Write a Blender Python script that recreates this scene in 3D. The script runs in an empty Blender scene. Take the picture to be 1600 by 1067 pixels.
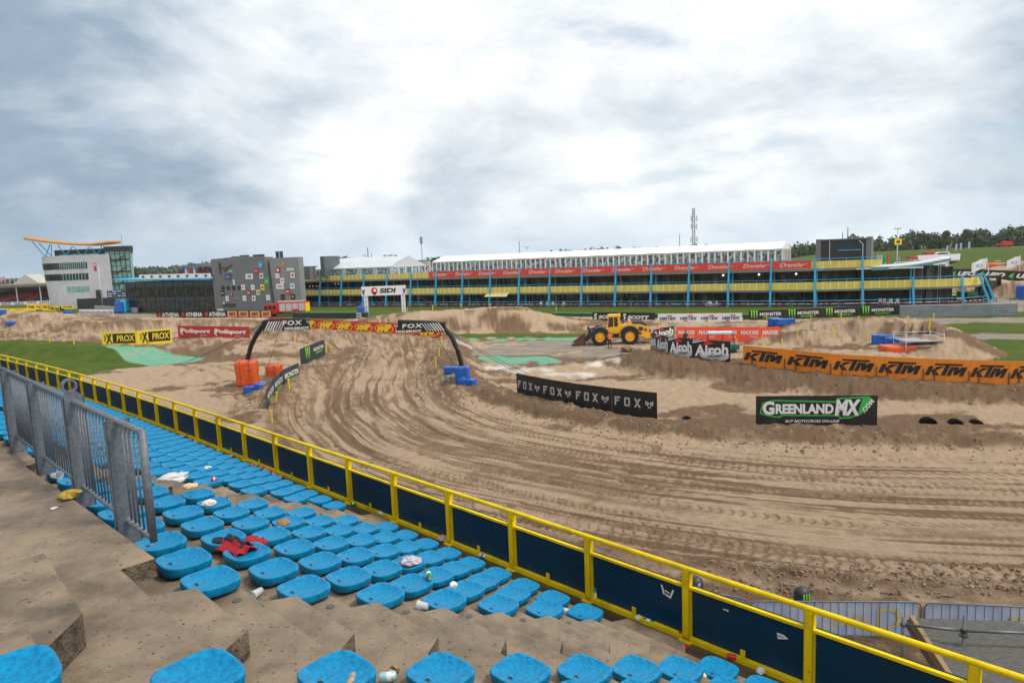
import bpy, bmesh, math, random
import numpy as np
from mathutils import Matrix, Vector
random.seed(7); RS = np.random.RandomState(7)
S = bpy.context.scene
COL = S.collection
R = math.radians
# ------------------------------------------------------------------ camera
CZ = 10.5
F = 1066.67
_r = math.atan(.04); _p = R(7.02)
cr, sr, cp, sp = math.cos(_r), math.sin(_r), math.cos(_p), math.sin(_p)
cam = bpy.data.cameras.new('camera'); camo = bpy.data.objects.new('camera', cam); COL.objects.link(camo)
cam.sensor_width = 36; cam.lens = 24; cam.clip_start = .1; cam.clip_end = 20000
right = Vector((cr, -sr*sp, -sr*cp)); up = Vector((sr, cr*sp, cr*cp)); fwd = Vector((0, cp, -sp))
m = Matrix((right, up, -fwd)).transposed().to_4x4(); m.translation = (0, 0, CZ)
camo.matrix_world = m
S.camera = camo
# ------------------------------------------------------------------ sky, sun
S.view_settings.view_transform = 'Standard'; S.view_settings.look = 'None'
S.view_settings.exposure = .38; S.view_settings.gamma = 1
SUN_EL, SUN_AZ = R(58), R(100)
W = bpy.data.worlds.new('World'); S.world = W; W.use_nodes = True
nt = W.node_tree; nt.nodes.clear()
def N(t, **k):
    n = nt.nodes.new(t)
    for a, b in k.items(): setattr(n, a, b)
    return n
def mth(op, a, b=None, c=None, clamp=False):
    n = N('ShaderNodeMath', operation=op, use_clamp=clamp)
    for i, v in enumerate((a, b, c)):
        if v is None: continue
        if isinstance(v, (int, float)): n.inputs[i].default_value = v
        else: nt.links.new(v, n.inputs[i])
    return n.outputs[0]
out = N('ShaderNodeOutputWorld')
tc = N('ShaderNodeTexCoord'); sx = N('ShaderNodeSeparateXYZ'); nt.links.new(tc.outputs['Generated'], sx.inputs[0])
zc = mth('ADD', mth('MAXIMUM', sx.outputs[2], 0.0), .30)
cx_ = mth('DIVIDE', sx.outputs[0], zc); cy_ = mth('DIVIDE', sx.outputs[1], zc)
cv = N('ShaderNodeCombineXYZ'); nt.links.new(cx_, cv.inputs[0]); nt.links.new(cy_, cv.inputs[1]); cv.inputs[2].default_value = 3.1
def noise(vec, scale, detail=6, rough=.55, dist=0., off=(0, 0, 0), sc=(1, 1, 1)):
    mp = N('ShaderNodeMapping'); nt.links.new(vec, mp.inputs[0]); mp.inputs['Location'].default_value = off; mp.inputs['Scale'].default_value = sc
    n = N('ShaderNodeTexNoise'); nt.links.new(mp.outputs[0], n.inputs['Vector'])
    n.inputs['Scale'].default_value = scale; n.inputs['Detail'].default_value = detail
    n.inputs['Roughness'].default_value = rough; n.inputs['Distortion'].default_value = dist
    return n.outputs['Fac']
def mr(v, a, b, c=0., d=1., smooth=True):
    n = N('ShaderNodeMapRange'); n.interpolation_type = 'SMOOTHSTEP' if smooth else 'LINEAR'
    nt.links.new(v, n.inputs[0])
    for i, x in enumerate((a, b, c, d)): n.inputs[i+1].default_value = x
    return n.outputs[0]
def mixc(f, a, b):
    n = N('ShaderNodeMix', data_type='RGBA')
    if isinstance(f, (int, float)): n.inputs[0].default_value = f
    else: nt.links.new(f, n.inputs[0])
    for i, v in ((6, a), (7, b)):
        if isinstance(v, tuple): n.inputs[i].default_value = (*v, 1)
        else: nt.links.new(v, n.inputs[i])
    return n.outputs[2]
dz_ = N('ShaderNodeMapping'); nt.links.new(tc.outputs['Generated'], dz_.inputs[0]); dz_.inputs['Scale'].default_value = (1, 1, 2.1)
big = noise(dz_.outputs[0], 1.7, 4, .5, .2, (2.3, 1.1, 0))
med = noise(dz_.outputs[0], 3.6, 9, .58, .35, (5.2, 3.4, 0))
fine = noise(dz_.outputs[0], 11, 8, .6, .3, (1.2, 7.4, 0))
# bright break in the cloud around the sun, darker to the west
dotn = N('ShaderNodeVectorMath', operation='DOT_PRODUCT'); nt.links.new(tc.outputs['Generated'], dotn.inputs[0])
sd = (math.sin(R(6))*math.cos(R(15)), math.cos(R(6))*math.cos(R(15)), math.sin(R(15)))
dotn.inputs[1].default_value = sd
glow = mr(dotn.outputs['Value'], .80, 1.0, 0, 1)
west = mr(sx.outputs[0], -.70, .15, 0, 1)
v = mth('ADD', mth('MULTIPLY', big, .80), mth('MULTIPLY', med, .95))
v = mth('ADD', v, mth('MULTIPLY', fine, .30))
v = mth('ADD', v, mth('MULTIPLY', glow, .27))
v = mth('ADD', v, mth('MULTIPLY', west, .20))
v = mth('ADD', v, mth('MULTIPLY', mr(sx.outputs[1], .15, -.6, 0, 1), .55))
lum = mr(v, .90, 1.60, 0, 1, False)
rampn = N('ShaderNodeValToRGB'); nt.links.new(lum, rampn.inputs[0])
cr_ = rampn.color_ramp; cr_.elements[0].position = 0; cr_.elements[0].color = (.20, .28, .37, 1)
cr_.elements[1].position = 1; cr_.elements[1].color = (.95, .94, .91, 1)
for p_, c_ in ((.25, (.29, .37, .46)), (.5, (.50, .56, .62)), (.75, (.72, .75, .77))):
    e = cr_.elements.new(p_); e.color = (*c_, 1)
hz = mr(sx.outputs[2], 0., .10, 1, 0)
cloud = mixc(mth('MULTIPLY', hz, .45), rampn.outputs[0], (.55, .66, .76))
gap = mth('MULTIPLY', mr(noise(cv.outputs[0], 1.6, 6, .55, .2, (9, 2, 0), (1, 1.6, 1)), .58, .72), .45)
sky = N('ShaderNodeTexSky', sky_type='NISHITA'); sky.sun_disc = False; sky.sun_elevation = SUN_EL; sky.sun_rotation = SUN_AZ
bg1 = N('ShaderNodeBackground'); nt.links.new(sky.outputs[0], bg1.inputs[0]); bg1.inputs[1].default_value = .11
bg2 = N('ShaderNodeBackground'); nt.links.new(cloud, bg2.inputs[0]); bg2.inputs[1].default_value = 1.0
mx = N('ShaderNodeMixShader'); nt.links.new(gap, mx.inputs[0]); nt.links.new(bg2.outputs[0], mx.inputs[1]); nt.links.new(bg1.outputs[0], mx.inputs[2])
nt.links.new(mx.outputs[0], out.inputs[0])
sl = bpy.data.lights.new('sun', 'SUN'); sl.energy = 1.9; sl.angle = R(13); sl.color = (1, .91, .78)
so = bpy.data.objects.new('sun', sl); COL.objects.link(so)
so.rotation_euler = (Vector((-math.sin(SUN_AZ)*math.cos(SUN_EL), -math.cos(SUN_AZ)*math.cos(SUN_EL), -math.sin(SUN_EL)))).to_track_quat('-Z', 'Y').to_euler()
so.location = (0, 0, 60)

# ------------------------------------------------------------------ helpers
def ray(x, y):
    vx = (x-800)/F; vy = -(y-533.5)/F
    u = vx*cr+vy*sr; w = -vx*sr+vy*cr
    return np.array([u, cp+w*sp, -sp+w*cp])
def G(x, y, z=0.):
    d = ray(x, y); t = (z-CZ)/d[2]; return np.array([d[0]*t, d[1]*t, z])
def D(x, y, dist):                         # point of that ray at a forward distance
    d = ray(x, y); t = dist/d[1]; return np.array([d[0]*t, dist, CZ+d[2]*t])
def hash2(ix, iy, s):
    h = (ix.astype(np.int64)*374761393 + iy.astype(np.int64)*668265263 + s*1442695041) & 0xffffffff
    h = ((h ^ (h >> 13))*1274126177) & 0xffffffff
    return ((h ^ (h >> 16)) & 0xffff)/65535.
def vn(x, y, s=0):
    ix = np.floor(x); iy = np.floor(y); fx = x-ix; fy = y-iy
    fx = fx*fx*(3-2*fx); fy = fy*fy*(3-2*fy)
    a = hash2(ix, iy, s); b = hash2(ix+1, iy, s); c = hash2(ix, iy+1, s); d = hash2(ix+1, iy+1, s)
    return (a+(b-a)*fx)*(1-fy)+(c+(d-c)*fx)*fy
def fbm(x, y, o=4, s=0):
    r = 0; a = .5
    for i in range(o):
        r = r+a*vn(x*2**i, y*2**i, s+i); a *= .5
    return r
def sst(x, a, b):
    t = np.clip((x-a)/(b-a), 0, 1); return t*t*(3-2*t)
def pl_dist(x, y, pts):                    # distance to polyline, value interpolated, arc length, signed side
    best = np.full(np.shape(x), 1e9); val = np.zeros(np.shape(x)); arc = np.zeros(np.shape(x)); side = np.zeros(np.shape(x))
    acc = 0
    for (a, b) in zip(pts[:-1], pts[1:]):
        dx, dy = b[0]-a[0], b[1]-a[1]; L = math.hypot(dx, dy)+1e-9
        t = np.clip(((x-a[0])*dx+(y-a[1])*dy)/L**2, 0, 1)
        d = np.hypot(x-a[0]-t*dx, y-a[1]-t*dy)
        m_ = d < best
        best = np.where(m_, d, best); val = np.where(m_, a[2]+t*(b[2]-a[2]), val)
        arc = np.where(m_, acc+t*L, arc); side = np.where(m_, np.sign(dx*(y-a[1])-dy*(x-a[0])), side)
        acc += L
    return best, val, arc, side
def smooth_pl(pts, n=6):
    P = np.array(pts, float); out_ = []
    Q = np.vstack([2*P[0]-P[1], P, 2*P[-1]-P[-2]])
    for i in range(1, len(Q)-2):
        p0, p1, p2, p3 = Q[i-1:i+3]
        for k in range(n):
            t = k/n
            out_.append(.5*((2*p1)+(-p0+p2)*t+(2*p0-5*p1+4*p2-p3)*t*t+(-p0+3*p1-3*p2+p3)*t**3))
    out_.append(P[-1]); return out_
def crest(pp): return smooth_pl([G(a, b, c) for a, b, c in pp], 4)
RIDGES = [  # crest (px, py, height), half-width of flat top, slope width, roughness
    (crest([(985, 560, .3), (1000, 549, .95), (1020, 549, 1.3), (1060, 558, 1.25), (1110, 563, 1.15), (1165, 568, 1.1), (1230, 578, 1.0), (1300, 584, .95), (1430, 596, .8), (1600, 599, .7), (1800, 600, .7)]), .8, 3.4, 1.3),
    (crest([(690, 560, .2), (712, 582, .45), (740, 598, .6), (808, 619, .6), (900, 640, .6), (1030, 658, .55), (1180, 668, .5), (1400, 672, .5), (1750, 678, .5)]), .6, 1.15, .6),
    (crest([(560, 499, .6), (640, 488, 2.6), (700, 487, 2.65), (775, 480, 3.05), (830, 486, 2.4), (900, 500, .75), (960, 508, .1)]), 2.2, 4.6, .8),
    (crest([(262, 530, .8), (290, 529, 1.2), (340, 528, 1.3), (390, 531, 1.2), (440, 541, .8)]), 1.2, 6.5, .8),
    (crest([(-150, 527, 1.7), (0, 529, 1.7), (80, 531, 1.6), (165, 541, 1.1), (230, 540, 1.0), (275, 536, 1.0)]), 2.6, 4.6, .8),
    (crest([(-80, 519, 1.0), (0, 518, .9), (60, 520, 1.3), (140, 522, 1.5), (190, 521, 1.0), (260, 520, .5)]), .8, 3.5, 1),
    (crest([(-60, 497, 1.0), (30, 499, 1.8), (100, 502, 1.7), (190, 502, 1.8), (260, 501, 1.5), (330, 499, 1.6), (420, 502, .8)]), 1.6, 4.6, .8),
    (crest([(-20, 488, 1.2), (60, 489, 2.2), (120, 493, 1.4), (180, 497, 1.6), (240, 497, .6)]), 2, 6, .8),
    (crest([(560, 541, .3), (590, 549, 1.15), (618, 556, 1.0), (645, 563, .3)]), .7, 3.6, 1.),
    (crest([(405, 640, .35), (430, 612, .7), (462, 583, 1.2), (500, 566, 1.2), (540, 548, .4)]), .6, 3.0, .8),
    (crest([(700, 525, .5), (698, 545, .9), (705, 570, 1.1), (722, 592, .8), (750, 606, .5)]), .5, 3.0, .8),
    (crest([(400, 511, 1.0), (470, 514, 1.3), (560, 518, 1.2), (640, 523, 1.1), (695, 530, .8)]), .8, 4.5, .8),
    (crest([(1205, 508, .3), (1280, 502, 1.5), (1370, 497, 2.3), (1430, 504, 2.3), (1465, 518, 2.0), (1445, 532, 1.0), (1400, 536, .4)]), 1.2, 5.0, .9),
    (crest([(1210, 520, .9), (1280, 516, 1.3), (1330, 522, .7), (1370, 522, .5)]), .5, 3.2, .9),
    (crest([(1190, 546, .3), (1250, 545, .7), (1330, 550, .8), (1400, 552, .6)]), .6, 2.6, .9),
    (crest([(1000, 501, .2), (1080, 506, .5), (1170, 508, .5), (1240, 505, .5)]), .8, 3, .6),
    (crest([(1470, 437, 1.5), (1520, 434, 2.8), (1580, 440, 2.6), (1700, 440, 2.6)]), 1.5, 7.0, .4),
    (crest([(1330, 396, 5), (1420, 391, 6.2), (1500, 388, 6.6), (1620, 384, 7.0), (1900, 380, 7.5)]), 16, 45, .1),
    (crest([(60, 566, .2), (180, 590, .1), (330, 576, .45), (420, 560, .2)]), .5, 6.0, .5),
]
TYRES = [smooth_pl([G(a, b, 0) for a, b in q], 5) for q in (
    [(637, 560), (636, 585), (642, 602), (660, 613), (690, 616), (735, 607), (790, 610)], [(660, 558), (660, 590), (668, 604), (700, 610), (745, 604)],
    [(552, 612), (535, 630), (522, 654), (526, 675), (540, 697), (578, 730), (630, 758), (700, 790)], [(562, 618), (558, 645), (563, 668), (579, 691), (641, 716), (703, 735), (800, 757), (900, 775)],
    [(668, 620), (632, 624), (620, 636), (636, 648), (672, 660), (766, 691), (860, 710), (960, 727)], [(720, 628), (672, 632), (680, 643), (703, 650), (782, 663), (860, 678), (1000, 700)],
    [(520, 540), (516, 565), (510, 607), (491, 641), (485, 665), (500, 700), (540, 735)], [(552, 540), (547, 562), (535, 591), (533, 615), (540, 640)], [(600, 600), (575, 620), (560, 640), (590, 655), (640, 668)],
    [(620, 545), (650, 556), (680, 570), (688, 590), (720, 600)], [(430, 512), (500, 520), (560, 527), (640, 532), (680, 545), (690, 560)], [(440, 640), (455, 660), (500, 690), (560, 722), (640, 755)],
    [(1000, 748), (1200, 757), (1400, 768), (1620, 778)], [(820, 800), (1000, 845), (1250, 880), (1620, 900)], [(760, 742), (900, 775), (1100, 800), (1300, 813), (1620, 828)], [(250, 600), (300, 580), (360, 590), (390, 620)], [(300, 568), (340, 590), (372, 630)])]
def tyre_tracks(x, y):
    dmp = np.zeros(np.shape(x)); dz = np.zeros(np.shape(x))
    wx = (vn(x*.7, y*.7, 201)-.5)*.25; wy = (vn(x*.7, y*.7, 202)-.5)*.25
    for i, q in enumerate(TYRES):
        P_ = np.array(q)[:, :2]; lo = P_.min(0)-2; hi = P_.max(0)+2; s_ = (x > lo[0]) & (x < hi[0]) & (y > lo[1]) & (y < hi[1])
        if not s_.any(): continue
        d, _, arc, sd_ = pl_dist(x[s_]+wx[s_], y[s_]+wy[s_], q)
        g_ = .95 if i < 12 or i > 14 else .9; l_ = np.abs(d*sd_+0); l_ = np.abs(l_-g_)          # a pair of wheels
        w_ = .26; ins = 1-sst(l_, w_*.6, w_); rim = np.exp(-((l_-w_*1.25)/.09)**2)
        tread = .5+.5*np.sin(arc*2*math.pi/.34+l_*9)
        fade = sst(vn(arc*.15, x[s_]*0+i, 203), .15, .45)
        dmp[s_] = np.maximum(dmp[s_], ins*fade*(.25+.45*tread)); dz[s_] += fade*(-ins*(.035+.03*tread)+rim*.035)
    return dmp, dz
TRACK = smooth_pl([G(*q) for q in ((330, 505, 0), (430, 512, .3), (540, 520, .4), (590, 534, .4), (600, 556, .2), (583, 588, 0), (570, 620, 0), (590, 655, 0), (660, 695, 0), (800, 735, 0), (1000, 768, 0), (1300, 795, 0), (1600, 808, 0), (2000, 822, 0), (2600, 835, 0))], 6)
def height(x, y, detail=True):
    x = np.asarray(x, float); y = np.asarray(y, float)
    h = np.zeros(x.shape)
    rough = np.zeros(x.shape)
    w1 = fbm(x*.35, y*.35, 3, 3)-.45
    for pts, flat, slope, rg in RIDGES:
        d, v_, a_, s_ = pl_dist(x+w1*.8, y+w1*.6, pts)
        q = 1-sst(d, flat, flat+slope)
        h = np.maximum(h, v_*q); rough = np.maximum(rough, rg*np.where(q > .02, 1, 0)*np.minimum(1, v_)*(1-q*.5))
    if detail:
        sm = sand_mask(x, y)
        d, v_, arc, s_ = pl_dist(x, y, TRACK)
        lat = d*s_
        on = (1-sst(d, 6.0, 8.0))*(1-sst(np.hypot(x-0, y-0), 85, 120))
        wob = (vn(arc*.08, lat*.05, 5)-.5)*1.6+(vn(arc*.25, lat*.2, 9)-.5)*.35
        l2 = lat+wob
        ruts = (vn(l2*1.3, arc*.03, 11)-.5)*.06+(vn(l2*3.7, arc*.08, 12)-.5)*.04+(vn(l2*9, arc*.3, 13)-.5)*.022
        br = sst(vn(l2*.5+3, arc*.05, 17), .62, .8)
        ruts = ruts-np.abs(vn(l2*6, arc*.15, 18)-.5)*.07*br
        # tyre lug prints in bands
        band = sst(vn(np.floor(l2*1.7)*7.3, arc*.028, 21), .64, .70)*sst(vn(arc*.12, l2*.8, 23), .25, .5)
        ph = arc*2*math.pi/.42+np.abs(((l2*1.7) % 1)-.5)*5.0
        ruts = ruts-band*np.maximum(0, np.sin(ph))**2*.05
        h = h+on*ruts*sm
        off = (1-on)*sm
        n1 = fbm(x*1.1, y*1.1, 4, 31)-.47
        n2 = vn(x*3.2, y*3.2, 41)-.5
        n3 = 1-np.abs(fbm(x*.8+7, y*.8, 3, 51)-.45)*6
        n4 = vn(x*8., y*8., 45)-.5
        h = h+off*(n1*.17+n2*.085+n4*.035+rough*(n1*.45+n2*.22+n4*.06))+off*np.maximum(0, n3)*.07
        h = h+tyre_tracks(x, y)[1]*sm
        # loose windrow at the near edge of the track
        e = np.exp(-((lat-EDGE)**2)/.9)
        h = h+on*e*(.10+.30*(vn(x*2.3, y*2.3, 61)-.4))
    return h
EDGE = -6.6
def inpoly(x, y, poly):
    c = np.zeros(x.shape, bool); j = len(poly)-1
    for i in range(len(poly)):
        xi, yi = poly[i][:2]; xj, yj = poly[j][:2]
        if yi != yj:
            c ^= ((yi > y) != (yj > y)) & (x < (xj-xi)*(y-yi)/(yj-yi)+xi)
        j = i
    return c
def reg(pp): return [G(a, b, 0)[:2] for a, b in pp]
SAND = [reg([(-400, 545), (-400, 492), (0, 484), (60, 486), (200, 494), (400, 496), (470, 500), (600, 497), (620, 489), (700, 488.5), (800, 489.5), (900, 494), (1010, 498), (1180, 500), (1300, 497), (1400, 497), (1480, 515), (1500, 540), (1470, 556), (1480, 575), (1640, 575), (1900, 580), (2600, 600), (2600, 1500), (600, 1500), (300, 900), (60, 700), (-60, 680), (108, 598), (160, 580), (235, 572), (320, 556), (300, 552), (150, 548), (80, 549), (0, 549)]),
        reg([(1440, 468), (1470, 446), (1500, 441), (1800, 441), (1900, 456), (1700, 458), (1560, 463), (1500, 470)])]
GRASSIN = [reg([(690, 521.5), (940, 521.5), (930, 526), (690, 528)]), reg([(-300, 549), (0, 549.5), (80, 550), (160, 549.5), (235, 572), (160, 581), (108, 598), (40, 640), (-300, 620)])]
PAINT = [reg([(150, 551), (200, 553), (300, 557), (322, 561), (290, 568), (235, 571.5), (215, 568)]),
         reg([(700, 528.5), (925, 527), (900, 532), (690, 533)]),
         reg([(745, 556), (860, 557), (885, 566), (840, 571), (760, 566)])]
TAR = [reg([(690, 533), (905, 532), (960, 541), (1010, 543), (990, 556), (900, 560), (860, 557), (745, 556), (735, 560), (700, 545)]),
       reg([(20, 509), (70, 505.5), (160, 509), (205, 515), (130, 520), (60, 514)]),
       reg([(110, 489), (250, 491), (250, 497), (190, 496), (120, 493)]),
       reg([(1400, 497), (1620, 496), (1900, 495), (1900, 506), (1520, 504), (1440, 508)]),
       reg([(1495, 521), (1620, 522), (1900, 522), (1900, 532), (1530, 530)]),
       reg([(1490, 476), (1530, 463), (1620, 461), (1900, 460), (1900, 490), (1585, 488), (1560, 480)]),
       reg([(-300, 481), (0, 476), (100, 476), (200, 480), (460, 481.5), (500, 478.9), (1200, 479.5), (1440, 478), (1530, 476), (1560, 470), (1300, 440), (480, 446), (0, 455), (-300, 456)])]
def on_ridge(x, y):
    m_ = np.zeros(x.shape, bool)
    for pts, flat, slope, rg in RIDGES[:17]:
        if rg < .15: continue
        P_ = np.array([q[:2] for q in pts]); lo = P_.min(0)-flat-slope; hi = P_.max(0)+flat+slope
        s_ = (x > lo[0]) & (x < hi[0]) & (y > lo[1]) & (y < hi[1])
        if s_.any():
            d, _, _, _ = pl_dist(x[s_], y[s_], pts); k = np.zeros(x.shape, bool); k[s_] = d < flat+slope*.85; m_ |= k
    return m_
def classes(x, y):
    n = (fbm(x*.35, y*.35, 3, 71)-.45); xx = x+n*2.2; yy = y+n*2.2
    n2 = fbm(x*.9, y*.9, 3, 75)-.45
    c = np.zeros(x.shape, int)
    for p_ in SAND: c[inpoly(xx+n2, yy+n2, p_)] = 1
    for p_ in TAR: c[inpoly(xx*.15+x*.85, yy*.15+y*.85, p_)] = 2
    c[on_ridge(xx, yy)] = 1
    dusty = (fbm(x*.25+4, y*.5, 4, 77) > .60) & (c == 2) & (y < 110) & (x < 25) & (x > -10)
    c[dusty] = 1
    for p_ in GRASSIN: c[inpoly(xx*.3+x*.7, yy*.3+y*.7, p_)] = 0
    for i, p_ in enumerate(PAINT):
        mm = inpoly(xx*.5+x*.5, yy*.5+y*.5, p_)
        if i: mm &= fbm(x*.5, y*.9, 3, 79) < .56
        c[mm] = 3
    return c
def sand_mask(x, y): return (classes(np.atleast_1d(x), np.atleast_1d(y)) == 1).astype(float).reshape(np.shape(x))
def H0(x, y): return float(height(np.array([x]), np.array([y]), False)[0])
def on(px, py):                            # where the view ray first meets the terrain
    d = ray(px, py); tmax = CZ/max(1e-4, -d[2])
    ts = np.linspace(tmax*.35, tmax*1.0, 900)
    X, Y, Z = d[0]*ts, d[1]*ts, CZ+d[2]*ts
    hh = height(X, Y, False); k = np.argmax(Z <= hh+1e-3)
    return np.array([X[k], Y[k], hh[k]])

# ---- materials
MATS = {}
def mat(name, col, rough=.6, metal=0., spec=None, var=0., vscale=4., col2=None, bump=0., bscale=30., alpha=None, emit=None, thr=(.4, .65), aniso=(1, 1, 1), rvar=0., speck=None):
    if name in MATS: return MATS[name]
    m = bpy.data.materials.new(name); m.use_nodes = True
    t = m.node_tree; b = t.nodes['Principled BSDF']
    b.inputs['Base Color'].default_value = (*col, 1); b.inputs['Roughness'].default_value = rough; b.inputs['Metallic'].default_value = metal
    if spec is not None: b.inputs['Specular IOR Level'].default_value = spec
    tcn = t.nodes.new('ShaderNodeTexCoord'); mp = t.nodes.new('ShaderNodeMapping'); mp.inputs['Scale'].default_value = aniso
    t.links.new(tcn.outputs['Object'], mp.inputs[0])
    if var or col2:
        n = t.nodes.new('ShaderNodeTexNoise'); n.inputs['Scale'].default_value = vscale; n.inputs['Detail'].default_value = 6; n.inputs['Roughness'].default_value = .62
        t.links.new(mp.outputs[0], n.inputs['Vector'])
        rr = t.nodes.new('ShaderNodeMapRange'); t.links.new(n.outputs['Fac'], rr.inputs[0]); rr.inputs[1].default_value = thr[0]; rr.inputs[2].default_value = thr[1]
        mxn = t.nodes.new('ShaderNodeMix'); mxn.data_type = 'RGBA'; t.links.new(rr.outputs[0], mxn.inputs[0])
        mxn.inputs[6].default_value = (*col, 1)
        c2 = col2 if col2 else tuple(c*(1-var) for c in col)
        mxn.inputs[7].default_value = (*c2, 1); t.links.new(mxn.outputs[2], b.inputs['Base Color'])
        if speck:                                   # small dark flecks and a slow broad stain: (scale, threshold, colour)
            sn = t.nodes.new('ShaderNodeTexNoise'); sn.inputs['Scale'].default_value = speck[0]; sn.inputs['Detail'].default_value = 3; t.links.new(mp.outputs[0], sn.inputs['Vector'])
            sr_ = t.nodes.new('ShaderNodeMapRange'); t.links.new(sn.outputs['Fac'], sr_.inputs[0]); sr_.inputs[1].default_value = speck[1]; sr_.inputs[2].default_value = speck[1]+.05; sr_.inputs[4].default_value = .85
            m2 = t.nodes.new('ShaderNodeMix'); m2.data_type = 'RGBA'; t.links.new(sr_.outputs[0], m2.inputs[0]); t.links.new(mxn.outputs[2], m2.inputs[6]); m2.inputs[7].default_value = (*speck[2], 1)
            bn_ = t.nodes.new('ShaderNodeTexNoise'); bn_.inputs['Scale'].default_value = .55; bn_.inputs['Detail'].default_value = 8; bn_.inputs['Roughness'].default_value = .7; t.links.new(mp.outputs[0], bn_.inputs['Vector'])
            br_ = t.nodes.new('ShaderNodeMapRange'); t.links.new(bn_.outputs['Fac'], br_.inputs[0]); br_.inputs[1].default_value = .50; br_.inputs[2].default_value = .66; br_.inputs[4].default_value = .55
            m3 = t.nodes.new('ShaderNodeMix'); m3.data_type = 'RGBA'; m3.blend_type = 'MULTIPLY'; t.links.new(br_.outputs[0], m3.inputs[0]); t.links.new(m2.outputs[2], m3.inputs[6]); m3.inputs[7].default_value = (.45, .42, .36, 1)
            t.links.new(m3.outputs[2], b.inputs['Base Color'])
        if rvar:
            r2 = t.nodes.new('ShaderNodeMapRange'); t.links.new(rr.outputs[0], r2.inputs[0]); r2.inputs[3].default_value = rough; r2.inputs[4].default_value = max(.02, rough-rvar)
            t.links.new(r2.outputs[0], b.inputs['Roughness'])
    if bump:
        n = t.nodes.new('ShaderNodeTexNoise'); n.inputs['Scale'].default_value = bscale; n.inputs['Detail'].default_value = 5
        t.links.new(mp.outputs[0], n.inputs['Vector'])
        bn = t.nodes.new('ShaderNodeBump'); bn.inputs['Strength'].default_value = bump; bn.inputs['Distance'].default_value = .05
        t.links.new(n.outputs['Fac'], bn.inputs['Height']); t.links.new(bn.outputs[0], b.inputs['Normal'])
    if alpha is not None: b.inputs['Alpha'].default_value = alpha
    if emit: b.inputs['Emission Color'].default_value = (*col, 1); b.inputs['Emission Strength'].default_value = emit
    MATS[name] = m; return m
def rgb(r, g, b):
    f = lambda c: ((c/255+.055)/1.055)**2.4 if c > 10 else c/255/12.92
    return (f(r), f(g), f(b))
yellow = mat('yellow_paint', (.86, .63, .008), .5, spec=.2, var=.35, vscale=3, thr=(.5, .8), speck=(16, .70, (.10, .06, .02)))
navy = mat('navy_panel', (.002, .040, .095), .4, spec=.3, col2=(.010, .034, .06), vscale=2.5, thr=(.5, .8), speck=(9, .70, (.05, .045, .04)), bump=.08, bscale=3)
galv = mat('galvanised_steel', (.12, .14, .17), .55, .3, col2=(.18, .21, .25), vscale=28, bump=.05, bscale=60)
concrete = mat('concrete', (.27, .205, .142), .8, col2=(.125, .094, .064), vscale=2.2, thr=(.38, .68), speck=(34, .64, (.04, .032, .022)), bump=.12, bscale=55, rvar=.25)
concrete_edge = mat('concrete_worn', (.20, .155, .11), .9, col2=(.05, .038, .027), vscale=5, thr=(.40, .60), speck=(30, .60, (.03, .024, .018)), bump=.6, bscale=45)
wet = mat('wet_concrete', (.06, .043, .028), .28, col2=(.11, .08, .055), vscale=1.3, thr=(.45, .62), bump=.06, bscale=30)
plastic_blue = mat('blue_seat_plastic', (.0, .255, .50), .4, spec=.22, col2=(.0, .15, .35), vscale=26, thr=(.40, .66), speck=(70, .67, (.0, .09, .22)), bump=.15, bscale=90)
black = mat('black_print', (.012, .012, .014), .5, col2=(.045, .038, .03), vscale=1.6, thr=(.52, .75), bump=.12, bscale=2.2)
white = mat('white_print', (.78, .78, .79), .5)
greyw = mat('grey_print', (.5, .5, .52), .5)
green_p = mat('green_print', (.03, .45, .08), .5)
lime = mat('lime_print', (.28, .75, .03), .5)
red_p = mat('red_print', (.62, .02, .02), .5)
orange_k = mat('orange_banner', (.80, .25, .012), .5, var=.22, vscale=1.5, bump=.15, bscale=2.5)
maxred = mat('coral_banner', (.88, .10, .045), .55, bump=.05, bscale=2)
polired = mat('dark_red_banner', (.50, .022, .025), .5, bump=.08, bscale=1.5)
yel_b = mat('yellow_banner', (.92, .66, .01), .5, bump=.08, bscale=1.5)
steel_dk = mat('dark_steel', (.06, .06, .07), .5, .3)
wood = mat('stake_wood', (.12, .08, .05), .8, var=.4)
blue_steel = mat('blue_steel', (.03, .42, .76), .45, var=.15)
par_y = mat('yellow_parapet', (.74, .60, .13), .6, var=.15, vscale=.8)
par_f = mat('pale_yellow_frame', (.92, .86, .50), .6)
glass_d = mat('dark_glass', (.016, .02, .024), .08, col2=(.07, .07, .065), vscale=.55, thr=(.5, .75), spec=.7)  # lighter noise patches paint reflections into the glass colour
dark = mat('dark_interior', (.015, .015, .017), .7, col2=(.05, .04, .035), vscale=.8)
slab = mat('grey_slab', (.20, .20, .20), .7)
tentw = mat('tent_white', (.82, .84, .86), .55)
tentg = mat('tent_grey', (.58, .62, .66), .5)
tentwin = mat('tent_window', (.07, .09, .10), .12, col2=(.50, .55, .56), vscale=1.6, thr=(.44, .62))
alu = mat('aluminium', (.55, .57, .6), .4, .5)
redb = mat('red_banner', (.72, .055, .035), .55, bump=.05, bscale=1.2)
tower_w = mat('white_cladding', (.56, .57, .64), .35, var=.12, vscale=.4)
tower_g = mat('green_glass', (.16, .36, .32), .1, col2=(.30, .50, .45), vscale=.5)
tower_d = mat('dark_cladding', (.025, .027, .033), .5)
orange_r = mat('orange_soffit', (.60, .30, .08), .5)
greyc = mat('grey_cladding', (.17, .18, .19), .45, var=.12, vscale=.6)
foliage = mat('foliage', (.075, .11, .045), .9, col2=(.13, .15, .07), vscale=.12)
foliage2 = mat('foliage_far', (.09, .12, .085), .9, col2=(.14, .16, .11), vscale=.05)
bark = mat('bark', (.09, .07, .05), .9)
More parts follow.
